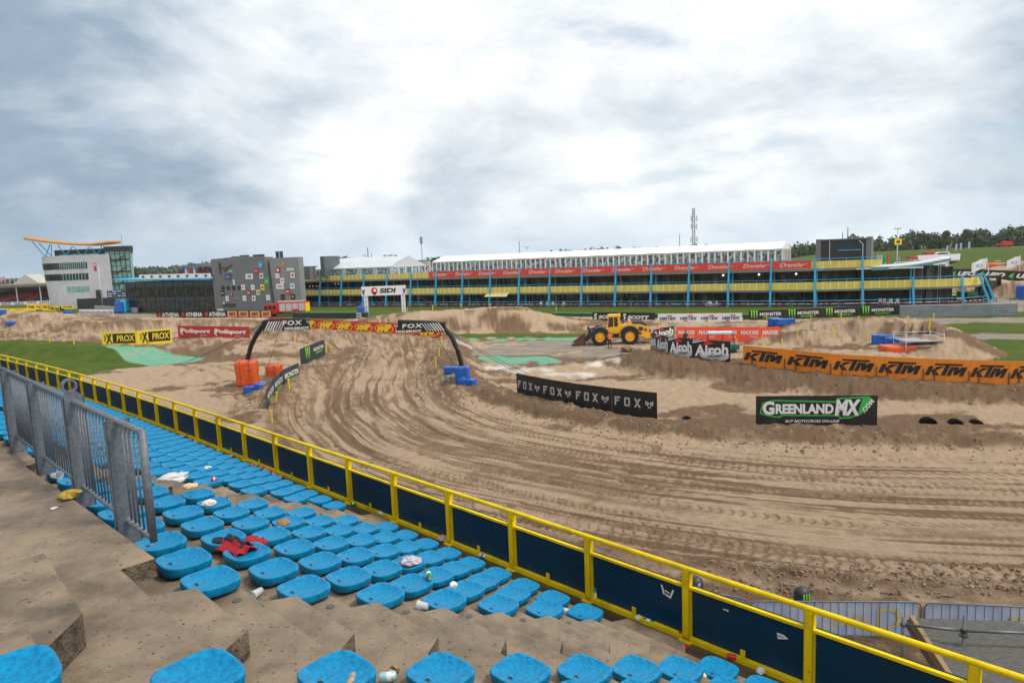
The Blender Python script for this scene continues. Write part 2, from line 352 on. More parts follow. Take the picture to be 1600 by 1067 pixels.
tarp_o = mat('orange_tarp', (.75, .11, .02), .45, var=.25, vscale=3, bump=.5, bscale=5)
tarp_b = mat('blue_tarp', (.01, .12, .55), .4, var=.3, vscale=3, bump=.6, bscale=5)
loader_y = mat('loader_yellow', (.95, .50, .02), .4, var=.12, vscale=1.5)
tyre_m = mat('tyre_rubber', (.02, .02, .022), .8, bump=.4, bscale=12)
mudm = mat('muddy_steel', (.12, .07, .05), .6, col2=(.05, .045, .04), vscale=3)
clearp = mat('clear_plastic', (.72, .75, .78), .15, alpha=.55)

# ---- mesh builder
class MB:
    def __init__(s): s.v = []; s.f = []
    def add(s, vs, fs):
        o = len(s.v); s.v += [tuple(float(c) for c in p) for p in vs]; s.f += [tuple(i+o for i in f) for f in fs]; return s
    def box(s, x0, x1, y0, y1, z0, z1):
        return s.add([(x0, y0, z0), (x1, y0, z0), (x1, y1, z0), (x0, y1, z0), (x0, y0, z1), (x1, y0, z1), (x1, y1, z1), (x0, y1, z1)],
                     [(0, 3, 2, 1), (4, 5, 6, 7), (0, 1, 5, 4), (1, 2, 6, 5), (2, 3, 7, 6), (3, 0, 4, 7)])
    def hexa(s, b, t):                     # bottom 4 pts, top 4 pts
        return s.add(list(b)+list(t), [(0, 3, 2, 1), (4, 5, 6, 7), (0, 1, 5, 4), (1, 2, 6, 5), (2, 3, 7, 6), (3, 0, 4, 7)])
    def prism(s, poly, axis, a, b):        # poly 2d extruded along axis ('x','y','z')
        n = len(poly)
        def P(p, q): return (q, p[0], p[1]) if axis == 'x' else (p[0], q, p[1]) if axis == 'y' else (p[0], p[1], q)
        return s.add([P(p, a) for p in poly]+[P(p, b) for p in poly],
                     [tuple(range(n)), tuple(range(2*n-1, n-1, -1))]+[(i, i+n, (i+1) % n+n, (i+1) % n) for i in range(n)])
    def tube(s, pts, r, n=8, cap=True, r2=None):
        pts = [Vector(p) for p in pts]; rings = []
        k = len(pts)
        for i, p in enumerate(pts):
            d = (pts[min(i+1, k-1)]-pts[max(i-1, 0)]).normalized()
            a = d.orthogonal().normalized() if abs(d.z) < .95 else Vector((1, 0, 0))
            if abs(d.z) < .95: a = Vector((0, 0, 1)).cross(d).normalized()
            b = d.cross(a).normalized()
            a = b.cross(d).normalized()
            rr = r if r2 is None else r+(r2-r)*i/(k-1)
            rings.append([p+a*rr*math.cos(2*math.pi*j/n)+b*rr*math.sin(2*math.pi*j/n) for j in range(n)])
        vs = [q for rg in rings for q in rg]; fs = []
        for i in range(k-1):
            for j in range(n): fs.append((i*n+j, i*n+(j+1) % n, (i+1)*n+(j+1) % n, (i+1)*n+j))
        if cap: fs += [tuple(range(n))[::-1], tuple((k-1)*n+j for j in range(n))]
        return s.add(vs, fs)
    def grid(s, rows):                     # rows of points
        n = len(rows[0]); vs = [p for r_ in rows for p in r_]
        return s.add(vs, [(i*n+j, i*n+j+1, (i+1)*n+j+1, (i+1)*n+j) for i in range(len(rows)-1) for j in range(n-1)])
    def bar(s, p, q, w, h):                # square bar between points (w across horizontally, h vertical-ish)
        p = Vector(p); q = Vector(q); d = (q-p).normalized()
        a = Vector((0, 0, 1)).cross(d) if abs(d.z) < .98 else Vector((1, 0, 0))
        a.normalize(); b = d.cross(a).normalized(); a *= w/2; b *= h/2
        return s.hexa([p-a-b, p+a-b, p+a+b, p-a+b], [q-a-b, q+a-b, q+a+b, q-a+b])
    def build(s, name, m, parent=None, smooth=False, recalc=False):
        me = bpy.data.meshes.new(name); me.from_pydata(s.v, [], s.f); me.materials.append(m)
        if recalc:
            b = bmesh.new(); b.from_mesh(me); bmesh.ops.recalc_face_normals(b, faces=b.faces); b.to_mesh(me); b.free()
        if smooth: me.shade_smooth()
        o = bpy.data.objects.new(name, me); COL.objects.link(o)
        if parent is not None: o.parent = parent
        return o
def tag(o, label=None, cat=None, group=None, kind=None):
    if label: o['label'] = label
    if cat: o['category'] = cat
    if group: o['group'] = group
    if kind: o['kind'] = kind
    return o
def thing(name, label, cat, loc=(0, 0, 0), rz=0., group=None):
    o = bpy.data.objects.new(name, None); COL.objects.link(o); o.empty_display_size = .3
    o.location = tuple(float(c) for c in loc); o.rotation_euler = (0, 0, rz)
    return tag(o, label, cat, group)
def copy_thing(root, loc=None, rz=None, label=None, group=None):
    r_ = root.copy(); COL.objects.link(r_)
    if loc is not None: r_.location = tuple(float(c) for c in loc)
    if rz is not None: r_.rotation_euler = (0, 0, rz)
    if label: r_['label'] = label
    if group: r_['group'] = group
    for ch in root.children:
        c = ch.copy(); COL.objects.link(c); c.parent = r_
        for g in ch.children:
            d = g.copy(); COL.objects.link(d); d.parent = c
    return r_
ORD = ['', 'first', 'second', 'third', 'fourth', 'fifth', 'sixth', 'seventh', 'eighth', 'ninth', 'tenth', 'eleventh', 'twelfth', 'thirteenth', 'fourteenth', 'fifteenth', 'sixteenth', 'seventeenth', 'eighteenth', 'nineteenth', 'twentieth']
def ordn(n):
    if n <= 20: return ORD[n]
    T = {2: 'twenty', 3: 'thirty', 4: 'forty', 5: 'fifty', 6: 'sixty'}[n//10]
    return T[:-1]+'ieth' if n % 10 == 0 else T+'-'+ORD[n % 10]
# ---- lettering
TXT = {}
def text_geo(s, bold=.02, shear=0., spacing=1.):
    k = (s, bold, shear, spacing)
    if k in TXT: return TXT[k]
    c = bpy.data.curves.new('t', 'FONT'); c.body = s; c.size = 1; c.offset = bold; c.shear = shear; c.space_character = spacing; c.resolution_u = 3
    o = bpy.data.objects.new('t', c); COL.objects.link(o)
    dg = bpy.context.evaluated_depsgraph_get(); me = bpy.data.meshes.new_from_object(o.evaluated_get(dg))
    v = np.array([x.co[:2] for x in me.vertices]); f = [tuple(p.vertices) for p in me.polygons]
    bpy.data.objects.remove(o); bpy.data.curves.remove(c); bpy.data.meshes.remove(me)
    v -= v.min(0); TXT[k] = (v, f); return TXT[k]
class Art:                                  # flat lettering and emblems on a surface, x right, z up, front is -y
    def __init__(s, y=-.012): s.m = {}; s.y = y; s.k = 0
    def _g(s, mt, nm):
        if (mt.name, nm) not in s.m: s.m[(mt.name, nm)] = (MB(), mt, nm, s.y-.005*len(s.m))
        return s.m[(mt.name, nm)]
    def text(s, t, cx, cz, h, mt, w=None, bold=.02, shear=0., spacing=1., rot=0., nm='lettering', slope=0.):
        v, f = text_geo(t, bold, shear, spacing); v = v.copy()
        sc = h/max(.01, v[:, 1].max()); sxx = sc if w is None else w/max(.01, v[:, 0].max())
        v = v*[sxx, sc]; v -= v.max(0)/2
        c_, s_ = math.cos(rot), math.sin(rot)
        mb, _, _, y = s._g(mt, nm)
        mb.add([(cx+a*c_-b*s_, y, cz+a*s_+b*c_) for a, b in v], f); return s
    def poly(s, pts, mt, nm='emblem'):
        mb, _, _, y = s._g(mt, nm); mb.add([(a, y, b) for a, b in pts], [tuple(range(len(pts)))]); return s
    def ell(s, cx, cz, rx, rz, mt, nm='emblem', n=20):
        return s.poly([(cx+rx*math.cos(2*math.pi*i/n), cz+rz*math.sin(2*math.pi*i/n)) for i in range(n)], mt, nm)
    def rect(s, x0, x1, z0, z1, mt, nm='emblem'): return s.poly([(x0, z0), (x1, z0), (x1, z1), (x0, z1)], mt, nm)
    def done(s, parent, off=(0, 0, 0)):
        for mb, mt, nm, y in s.m.values():
            mb.v = [(a+off[0], b+off[1], c+off[2]) for a, b, c in mb.v]
            mb.build(nm, mt, parent)
def claw(a, cx, cz, h, mt=None):
    mt = mt or lime; w = h*.16
    for k, (dx, l0, l1) in enumerate(((-1.35, .0, .92), (0, .04, 1.0), (1.35, .0, .92))):
        x = cx+dx*w*1.35; z1 = cz+h/2; z0 = z1-h*l1
        a.poly([(x-w*.5, z1), (x+w*.55, z1-h*.04), (x+w*.35, z1-h*.3), (x+w*.6, z1-h*.36), (x+w*.3, z1-h*.62), (x+w*.45, z1-h*.68), (x+w*.05, z0), (x-w*.1, z1-h*.62), (x-w*.35, z1-h*.55), (x-w*.25, z1-h*.28), (x-w*.6, z1-h*.2)], mt)
def foxhead(a, cx, cz, s, mt):
    def strip(pts, w=.09):
        for p, q in zip(pts[:-1], pts[1:]):
            p = np.array(p)*s; q = np.array(q)*s; d = q-p; d = d/np.hypot(*d); n_ = np.array([-d[1], d[0]])*w*s/2
            p = p-d*w*s*.3; q = q+d*w*s*.3
            a.poly([(cx+u[0], cz+u[1]) for u in (p-n_, q-n_, q+n_, p+n_)], mt)
    for k in (1, -1):
        strip([(0, .12), (k*.22, .22), (k*.55, .42), (k*.52, .15), (k*.58, -.02), (k*.28, -.12), (k*.12, -.45), (0, -.52)])
        strip([(k*.12, -.02), (k*.42, .1)])
def board(name, label, cat, p0, p1, h, base_mat, art=None, group=None, stakes=2, thick=.03, z=None, tilt=0., seams=()):
    p0 = np.array(p0, float); p1 = np.array(p1, float)
    d = p1-p0; L = math.hypot(d[0], d[1]); rz = math.atan2(d[1], d[0]); sl_ = d[2]/L
    t = thing(name, label, cat, p0, rz, group)
    mb = MB(); n = max(2, int(L/.6)+1)
    # panel with slight waviness, both faces
    ph = random.random()*6; zb0 = -.12 if stakes else .0
    pts = [(L*i/(n-1), .018*math.sin(ph+i*1.3), L*i/(n-1)*sl_) for i in range(n)]
    for a_, b_ in zip(pts[:-1], pts[1:]):
        mb.hexa([(a_[0], a_[1]-thick/2, a_[2]+zb0), (b_[0], b_[1]-thick/2, b_[2]+zb0), (b_[0], b_[1]+thick/2, b_[2]+zb0), (a_[0], a_[1]+thick/2, a_[2]+zb0)],
                [(a_[0], a_[1]-thick/2, a_[2]+h), (b_[0], b_[1]-thick/2, b_[2]+h), (b_[0], b_[1]+thick/2, b_[2]+h), (a_[0], a_[1]+thick/2, a_[2]+h)])
    mb.build('panel', base_mat, t)
    if art:
        A = Art(-.045); art(A, L, h)
        for mb_, *_ in A.m.values(): mb_.v = [(x, y, zz+x*sl_) for x, y, zz in mb_.v]
        A.done(t)
    for i in range(stakes):
        x = L*(i+.5)/stakes
        MB().box(x-.03, x+.03, .05, .11, x*sl_-.5, x*sl_+h*.75).build('stake', wood, t)
    return t

# ================================================================== GROUND (one polar sheet, split by surface)
def make_ground():
    rr = [2., 5.]; r = 8.
    while r < 420: rr.append(r); r += max(.035, r*r/6300, .0)
    rr += [450, 500, 600, 800, 1200, 2000, 3500, 6000, 9000]
    rr = np.array(rr)
    aa = np.concatenate([np.arange(-50, 50.01, .105), np.arange(55, 309, 6.)]); aa = np.radians(aa)
    A, RR = np.meshgrid(aa, rr)
    X = np.sin(A)*RR; Y = np.cos(A)*RR
    Z = height(X.ravel(), Y.ravel()).reshape(X.shape)
    nr, na = X.shape
    ids = np.arange(nr*na).reshape(nr, na)
    j2 = (np.arange(na)+1) % na
    q = np.stack([ids[:-1, :], ids[:-1][:, j2], ids[1:][:, j2], ids[1:, :]], -1).reshape(-1, 4)[:, ::-1]
    V = np.stack([X.ravel(), Y.ravel(), Z.ravel()], 1)
    cv_ = classes(V[:, 0], V[:, 1]); soft = {}
    for k in (1, 2, 3):
        o1 = (cv_ == k).astype(float).reshape(nr, na); b1 = o1.copy(); b1[1:] += o1[:-1]; b1[:-1] += o1[1:]; b1[0] += o1[0]; b1[-1] += o1[-1]; b1 /= 3
        b2 = b1+np.roll(b1, 1, 1)+np.roll(b1, -1, 1)+np.roll(b1, 2, 1)+np.roll(b1, -2, 1); soft[k] = (b2/5).ravel()
    fm = np.stack([1-soft[1]-soft[2]-soft[3], soft[1], soft[2], soft[3]], 1); cl = fm[q].mean(1).argmax(1)
    # hill beyond is grass, track zone attributes
    d, v_, arc, s_ = pl_dist(V[:, 0], V[:, 1], TRACK); lat = d*s_
    ont = (1-sst(d, 6.2, 8.2))*(np.hypot(V[:, 0], V[:, 1]) < 110)
    wob = (vn(arc*.08, lat*.05, 5)-.5)*1.6+(vn(arc*.25, lat*.2, 9)-.5)*.35; l2 = lat+wob
    streak = .35*vn(l2*1.3, arc*.04, 91)+.65*vn(l2*4.2, arc*.09, 92)
    blot = fbm(V[:, 0]*.22+3, V[:, 1]*.22, 5, 93)
    damp = ont*(sst(streak*.65+blot*.35, .54, .72)*.62)
    td, _ = tyre_tracks(V[:, 0], V[:, 1]); damp = np.maximum(damp, td)
    band = sst(vn(np.floor(l2*1.7)*7.3, arc*.028, 21), .64, .70)*sst(vn(arc*.12, l2*.8, 23), .25, .5); ph = arc*2*math.pi/.42+np.abs(((l2*1.7) % 1)-.5)*5.0
    damp = np.maximum(damp, ont*band*(.15+.55*np.maximum(0, np.sin(ph))**2))
    fine_l = sst(vn(l2*4.5, arc*.10, 99), .62, .80); damp = np.maximum(damp, ont*fine_l*.85); fine2 = sst(vn(l2*9., arc*.2, 100), .66, .85); damp = np.maximum(damp, ont*fine2*.6)
    br = sst(vn(l2*.5+3, arc*.05, 17), .62, .8)
    damp = np.maximum(damp, ont*br*.7*sst(vn(l2*5, arc*.4, 94), .3, .6))
    e = np.exp(-((lat-EDGE)**2)/.9)*ont; damp = np.maximum(damp, e*(.5+.5*vn(V[:, 0]*2, V[:, 1]*2, 95)))
    offd = (1-ont)*sst(fbm(V[:, 0]*.16, V[:, 1]*.28+9, 4, 96), .43, .60)*.8
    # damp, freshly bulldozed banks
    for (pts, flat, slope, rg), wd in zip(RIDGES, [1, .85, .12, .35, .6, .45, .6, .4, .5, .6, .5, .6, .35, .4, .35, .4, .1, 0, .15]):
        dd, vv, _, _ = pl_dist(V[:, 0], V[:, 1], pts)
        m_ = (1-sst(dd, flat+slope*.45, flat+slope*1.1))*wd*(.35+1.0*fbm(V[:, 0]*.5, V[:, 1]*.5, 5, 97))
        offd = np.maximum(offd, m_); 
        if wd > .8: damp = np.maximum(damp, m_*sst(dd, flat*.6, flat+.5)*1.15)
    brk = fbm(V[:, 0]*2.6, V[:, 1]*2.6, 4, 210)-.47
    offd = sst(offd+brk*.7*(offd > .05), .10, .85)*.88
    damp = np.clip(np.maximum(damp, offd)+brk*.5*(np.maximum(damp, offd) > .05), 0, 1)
    lit_ = np.zeros(len(V))  # mask of the white sand patches
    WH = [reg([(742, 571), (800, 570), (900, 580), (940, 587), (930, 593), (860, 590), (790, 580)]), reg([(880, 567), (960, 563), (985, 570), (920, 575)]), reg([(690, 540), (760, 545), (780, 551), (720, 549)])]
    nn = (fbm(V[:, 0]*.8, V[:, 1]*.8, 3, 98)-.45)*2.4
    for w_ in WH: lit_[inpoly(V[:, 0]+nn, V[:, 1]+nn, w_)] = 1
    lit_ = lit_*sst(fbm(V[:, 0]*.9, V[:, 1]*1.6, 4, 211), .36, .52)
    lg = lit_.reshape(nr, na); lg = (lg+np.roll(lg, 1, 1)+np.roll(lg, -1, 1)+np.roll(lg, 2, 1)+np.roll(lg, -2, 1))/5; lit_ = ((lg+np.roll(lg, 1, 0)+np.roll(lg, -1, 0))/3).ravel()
    mats = {}
    def gm(name):
        m = bpy.data.materials.new(name); m.use_nodes = True; t = m.node_tree; return m, t, t.nodes['Principled BSDF']
    def nz(t, scale, det=6, sc=(1, 1, 1), rough=.6):
        tc_ = t.nodes.new('ShaderNodeTexCoord'); mp = t.nodes.new('ShaderNodeMapping'); mp.inputs['Scale'].default_value = sc
        n = t.nodes.new('ShaderNodeTexNoise'); n.inputs['Scale'].default_value = scale; n.inputs['Detail'].default_value = det; n.inputs['Roughness'].default_value = rough
        t.links.new(tc_.outputs['Object'], mp.inputs[0]); t.links.new(mp.outputs[0], n.inputs[0]); return n.outputs['Fac']
    def mp_(t, v, a, b, c=0, d=1):
        n = t.nodes.new('ShaderNodeMapRange'); t.links.new(v, n.inputs[0])
        for i, x in enumerate((a, b, c, d)): n.inputs[i+1].default_value = x
        return n.outputs[0]
    def mc(t, f, a, b):
        n = t.nodes.new('ShaderNodeMix'); n.data_type = 'RGBA'; t.links.new(f, n.inputs[0])
        for i, v in ((6, a), (7, b)):
            if isinstance(v, tuple): n.inputs[i].default_value = (*v, 1)
            else: t.links.new(v, n.inputs[i])
        return n.outputs[2]
    def bmp(t, b, v, s, dist=.05):
        n = t.nodes.new('ShaderNodeBump'); n.inputs['Strength'].default_value = s; n.inputs['Distance'].default_value = dist
        t.links.new(v, n.inputs['Height']); t.links.new(n.outputs[0], b.inputs['Normal'])
    m, t, b = gm('ground_surface')
    def att(n_): a_ = t.nodes.new('ShaderNodeAttribute'); a_.attribute_name = n_; return a_.outputs['Fac']
    f1 = nz(t, 1.6, 9, rough=.7); f2 = nz(t, 11, 8, rough=.72)
    dry = mc(t, mp_(t, f1, .35, .7), (.50, .365, .25), (.38, .27, .18))
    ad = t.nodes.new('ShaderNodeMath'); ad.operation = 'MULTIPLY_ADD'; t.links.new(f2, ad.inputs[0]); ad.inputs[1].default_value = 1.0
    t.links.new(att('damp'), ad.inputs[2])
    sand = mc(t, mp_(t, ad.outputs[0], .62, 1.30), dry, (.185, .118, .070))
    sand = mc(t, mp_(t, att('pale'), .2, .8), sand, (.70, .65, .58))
    g = mc(t, mp_(t, nz(t, .35, 6), .35, .65), (.045, .095, .006), (.095, .130, .010)); g = mc(t, mp_(t, nz(t, 4, 5), .5, .75), g, (.13, .14, .03))
    tarc = mc(t, mp_(t, nz(t, .25, 7, (1, 2.5, 1)), .38, .62), (.23, .20, .175), (.36, .30, .24))
    pnt = mc(t, mp_(t, nz(t, 1.1, 7), .42, .60), (.08, .44, .29), (.30, .36, .26))
    colr = mc(t, mp_(t, att('w_sand'), .35, .65), g, sand); colr = mc(t, mp_(t, att('w_tar'), .35, .65), colr, tarc); colr = mc(t, mp_(t, att('w_paint'), .35, .65), colr, pnt)
    t.links.new(colr, b.inputs['Base Color']); b.inputs['Roughness'].default_value = .92; b.inputs['Specular IOR Level'].default_value = .2
    bmp(t, b, nz(t, 7, 9, rough=.75), 1.0, .16)
    for k in range(4): mats[k] = m
    for k, nm in ((0, 'grass'), (1, 'sand_track'), (2, 'tarmac'), (3, 'painted_run_off')):
        qs = q[cl == k]; used, inv = np.unique(qs, return_inverse=True); inv = inv.reshape(-1, 4)
        me = bpy.data.meshes.new(nm); me.vertices.add(len(used)); me.vertices.foreach_set('co', V[used].astype(np.float32).ravel())
        me.loops.add(len(inv)*4); me.loops.foreach_set('vertex_index', inv.astype(np.int32).ravel())
        me.polygons.add(len(inv)); me.polygons.foreach_set('loop_start', np.arange(0, len(inv)*4, 4, dtype=np.int32))
        me.update(calc_edges=True)
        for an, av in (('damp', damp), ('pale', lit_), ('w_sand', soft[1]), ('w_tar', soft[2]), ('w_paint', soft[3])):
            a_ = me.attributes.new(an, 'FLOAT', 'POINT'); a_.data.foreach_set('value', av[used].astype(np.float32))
        me.materials.append(mats[k]); me.shade_smooth()
        o = bpy.data.objects.new(nm, me); COL.objects.link(o); o['kind'] = 'structure'
make_ground()

# ================================================================== GRANDSTAND (camera side)
DR = np.array([-.70933602, .70487049]); NN = np.array([.70487049, .70933602])
WZ = 5.549; RL = 7.297; RR_ = .3646; DD = .7636
STZ = math.atan2(DR[1], DR[0])              # stand frame: local x = t (along the rail), local y = -n (towards the rows above)
STAND = Matrix.Rotation(STZ, 4, 'Z')
def bend(t): return .00145*max(0., t-17.5)**2 if t < 60 else 2.6
def SP(t, n, z):                            # stand coords -> world, rows bend away gently far along
    n2 = n-bend(t); return (DR[0]*t+NN[0]*n2, DR[1]*t+NN[1]*n2, z)
def nose(j): return (7.7-.909*j)*.84+.187, 10.5-5.45*.84-.10+RR_*j        # tread nose n, z
TS = [-14, -8, -2, 2, 5.3, 8, 11, 14, 17, 20, 23, 26, 29, 32, 36, 40, 46, 54]
st = thing('concrete_terrace', 'stepped concrete grandstand terrace carrying the blue seats', 'grandstand', (0, 0, 0))
mb = MB()
def terrace(ts, top):
    prof = [(RL+.25, WZ-.35), (RL+.25, WZ)]
    for j in range(0, top+1):
        n_, z_ = nose(j); prof += [(n_, prof[-1][1]), (n_, z_-.012), (n_-.012, z_)]
    prof += [(-9, prof[-1][1])]
    mb = MB(); mb.grid([[SP(t, n_, z_) for n_, z_ in prof] for t in ts]); mb.build('terrace', concrete, st)
    for t in (ts[0], ts[-1]): MB().add([SP(t, n_, z_) for n_, z_ in prof]+[SP(t, -9, 0), SP(t, RL+.25, 0)], [tuple(range(len(prof)+2))]).build('end_face', concrete, st)
terrace([-14, -10, -6, -2, 1, 4.1], 8); terrace([4.1, 4.8, 5.4], 7); terrace([5.4, 7, 9, 11.4], 6); terrace([11.4]+[t for t in TS if t > 12], 11)
mb = MB(); mb.grid([[SP(t, nose(0)[0]+.004, WZ+.006), SP(t, RL+.2, WZ+.006)] for t in TS]); mb.build('walkway', wet, st)
# closed front wall under the walkway, rear support
mb = MB(); mb.grid([[SP(t, RL+.25, WZ-.35), SP(t, RL+.25, -.3)] for t in TS]); mb.build('front_wall', concrete_edge, st)
# half steps of the aisles
def halfstep(j, t0, t1):
    n0, zt = nose(j); _, zb = nose(j-1) if j > 0 else (0, WZ)
    if j == 0: zb = WZ
    zt = (zt+zb)/2; n1 = n0+DD*.5; c = .20
    poly = [(t1+.0, n0+.002), (t1-c, n1), (t0+c*.8, n1), (t0, n0+.12), (t0, n0+.002)]
    mb = MB(); n = len(poly)
    tp = [SP(a, b_, zt) for a, b_ in poly]; bt = [SP(a, b_, zb+.001) for a, b_ in poly]
    mb.add(tp+bt, [tuple(range(n))[::-1]]+[(i, (i+1) % n, (i+1) % n+n, i+n) for i in range(n)])
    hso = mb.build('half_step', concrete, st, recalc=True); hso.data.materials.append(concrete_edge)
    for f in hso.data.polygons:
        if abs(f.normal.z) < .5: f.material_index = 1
for j in range(0, 8): halfstep(j, 4.02, 5.24)
for j in range(0, 8): halfstep(j, 9.98, 11.2)
# round drain covers on the aisle treads
for j in range(1, 7):
    n_, z_ = nose(j); p = SP(4.98, n_-.12, z_+.004)
    MB().prism([(p[0]+.035*math.cos(k*math.pi/8), p[1]+.035*math.sin(k*math.pi/8)) for k in range(16)], 'z', p[2]-.01, p[2]+.003).build('drain_cover', mat('old_iron', (.10, .095, .085), .6), st)
# standing platform
pf = thing('concrete_platform', 'flat brown concrete standing platform with a thick edge above the rows', 'platform', (0, 0, 0))
PZ = 8.388
ed = [(5.42, 1.55), (7.3, 1.50), (9.2, 1.43), (11.35, 1.36)]
mb = MB(); poly = ed+[(11.35, -7), (5.42, -7)]; n = len(poly)
c = .03
def SPp(t, n_, z_): return (DR[0]*t+NN[0]*n_, DR[1]*t+NN[1]*n_, z_)
inn = [(ed[0][0]+c, ed[0][1]-c)]+[(a, b_-c) for a, b_ in ed[1:]]+[(11.32, -7), (5.42+c, -7)]
rings = [[SPp(a, b_, PZ-.17) for a, b_ in poly], [SPp(a, b_, PZ-c) for a, b_ in poly], [SPp(a, b_, PZ) for a, b_ in inn]]
vs = [q_ for rg in rings for q_ in rg]
mb.add(vs, [tuple(range(2*n, 3*n))]+[(k*n+i, k*n+(i+1) % n, (k+1)*n+(i+1) % n, (k+1)*n+i) for k in range(2) for i in range(n)]+[tuple(range(n))[::-1]])
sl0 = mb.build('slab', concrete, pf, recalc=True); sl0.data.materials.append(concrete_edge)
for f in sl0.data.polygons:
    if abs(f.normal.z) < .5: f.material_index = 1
z7 = nose(6)[1]+RR_/2+.004
q_ = MB(); a_ = [SPp(t_, n_, nose(6)[1]+.004) for t_, n_ in ((5.05, 1.78), (5.48, 1.72), (5.45, 1.50), (5.02, 1.56))]; b_ = [(x, y, z_+.035) for x, y, z_ in a_]
q_.hexa(a_, b_); q_.build('base_plate', galv, pf, recalc=True)
for t_, n_ in ((5.12, 1.70), (5.38, 1.66), (5.25, 1.60)): p = SPp(t_, n_, nose(6)[1]+.035); MB().tube([p, (p[0], p[1], p[2]+.03)], .02, 6).build('bolt', steel_dk, pf)
hs = thing('concrete_step_block', 'worn concrete step block with chamfered corner at the head of the aisle', 'step', (0, 0, 0))
zt = 8.575
poly = [(5.6, .90), (4.40, .85), (4.13, .62), (4.105, -6.9), (5.6, -6.9)]; n = len(poly)
mb = MB(); tp = [SPp(a, b_, zt) for a, b_ in poly]; bt = [SPp(a, b_, nose(7)[1]+.002) for a, b_ in poly]
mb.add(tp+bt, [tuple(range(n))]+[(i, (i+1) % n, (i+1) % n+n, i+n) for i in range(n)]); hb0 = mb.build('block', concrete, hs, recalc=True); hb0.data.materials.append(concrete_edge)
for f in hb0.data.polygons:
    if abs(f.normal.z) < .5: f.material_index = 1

# ---- seats
def seat_mesh():
    mb = MB(); nseg = 32
    def ring(sx_, sy_, z, e=3.6, taper=.06):
        o = []
        for k in range(nseg):
            a = 2*math.pi*k/nseg; ca, sa = math.cos(a), math.sin(a)
            r_ = (abs(ca)**e+abs(sa)**e)**(-1/e)
            x, y = ca*r_*sx_, sa*r_*sy_
            x *= 1+taper*(y/sy_)                     # a little wider at the front
            zz = z+(.016*max(0, -y/.2)**2 if z > .06 else 0)
            o.append((x, y, zz))
        return o
    prof = [(.09, .09, .0), (.10, .10, .02), (.188, .178, .024), (.196, .186, .026), (.200, .190, .032), (.2065, .1965, .088), (.206, .196, .094), (.202, .192, .0985), (.195, .185, .100), (.183, .173, .097), (.158, .148, .089), (.115, .105, .080), (.07, .065, .075), (.03, .03, .073)]
    rg = [ring(a, b, z) for a, b, z in prof]
    v = [p for r_ in rg for p in r_]; v.append((0, 0, .069))
    f = [(i*nseg+k, i*nseg+(k+1) % nseg, (i+1)*nseg+(k+1) % nseg, (i+1)*nseg+k) for i in range(len(rg)-1) for k in range(nseg)]
    b = (len(rg)-1)*nseg; f += [(b+k, b+(k+1) % nseg, len(v)-1) for k in range(nseg)]
    me = bpy.data.meshes.new('shell'); me.from_pydata(v, [], f); me.materials.append(plastic_blue); me.shade_smooth(); return me
SEAT = seat_mesh()
HOLE = None
def make_seat():
    r_ = thing('stadium_seat', 'x', 'stadium seat')
    o = bpy.data.objects.new('shell', SEAT); COL.objects.link(o); o.parent = r_
    hm = MB(); hm.prism([(.022*math.cos(k*math.pi/6), -.105+.017*math.sin(k*math.pi/6)) for k in range(12)], 'z', .07, .0885).build('drain_hole', black, r_)
    return r_
seat0 = make_seat(); used0 = False
places = []
def seatz(j): return nose(j)[1]+.004
B_T = [3.45-.535*k for k in range(14)]
A_T = [5.30+.555*k for k in range(9)]
C_T = [11.42+.52*k for k in range(74)]
for blk, ts, js in (('R', B_T, range(0, 10)), ('A', A_T, range(0, 7)), ('C', C_T, range(0, 12))):
    for j in js:
        for k, t_ in enumerate(ts):
            n_ = (7.7-.909*j)*.84
            if blk == 'A' and j == 7 and False: continue
            p = SP(t_, n_, seatz(j)); w = np.array(p)-[0, 0, CZ]
            dep = w[1]*cp-w[2]*sp
            if dep < .3: continue
            u = w[0]; px = 800+F*((u/dep)*cr-((w[1]*sp+w[2]*cp)/dep)*sr); py = 533.5-F*((u/dep)*sr+((w[1]*sp+w[2]*cp)/dep)*cr)
            if not (-60 < px < 1640 and py < 1120): continue
            # hidden beneath the platform slab
            places.append((dep, blk, j, k, t_, n_, p))
places.sort(key=lambda q: q[0])
BN = {'R': 'lower right seat block by the concrete steps', 'A': 'block between the two aisles', 'C': 'long block beyond the second aisle'}
ind = places[:300]
for i, (dep, blk, j, k, t_, n_, p) in enumerate(ind):
    lab = 'blue seat, %s row above the railing, %s from the aisle, in the %s block' % (ordn(j+1), ordn(k+1), {'R': 'nearest', 'A': 'short middle', 'C': 'long far'}[blk])
    rz = STZ+math.pi+RS.uniform(-.035, .035)
    if i == 0:
        s_ = seat0; s_.location = p; s_.rotation_euler = (0, 0, rz); s_['label'] = lab; s_['group'] = 'blue grandstand seats'
    elif dep < 13: s_ = copy_thing(seat0, p, rz, lab, 'blue grandstand seats')
    else:
        s_ = bpy.data.objects.new('stadium_seat', SEAT); COL.objects.link(s_); s_.location = p; s_.rotation_euler = (0, 0, rz)
        tag(s_, lab, 'stadium seat', 'blue grandstand seats')
sv = np.array([v.co[:] for v in SEAT.vertices]); sf = [tuple(p.vertices) for p in SEAT.polygons]
mbs = MB(); ca_, sa_ = math.cos(STZ+math.pi), math.sin(STZ+math.pi)
for dep, blk, j, k, t_, n_, p in places[300:]:
    x = sv[:, 0]*ca_-sv[:, 1]*sa_+p[0]; y = sv[:, 0]*sa_+sv[:, 1]*ca_+p[1]; z = sv[:, 2]+p[2]
    mbs.add(np.stack([x, y, z], 1), sf)
tag(mbs.build('distant_seats', plastic_blue, None, smooth=True), 'mass of blue seats at the far end of the long block', 'stadium seats', kind='stuff')

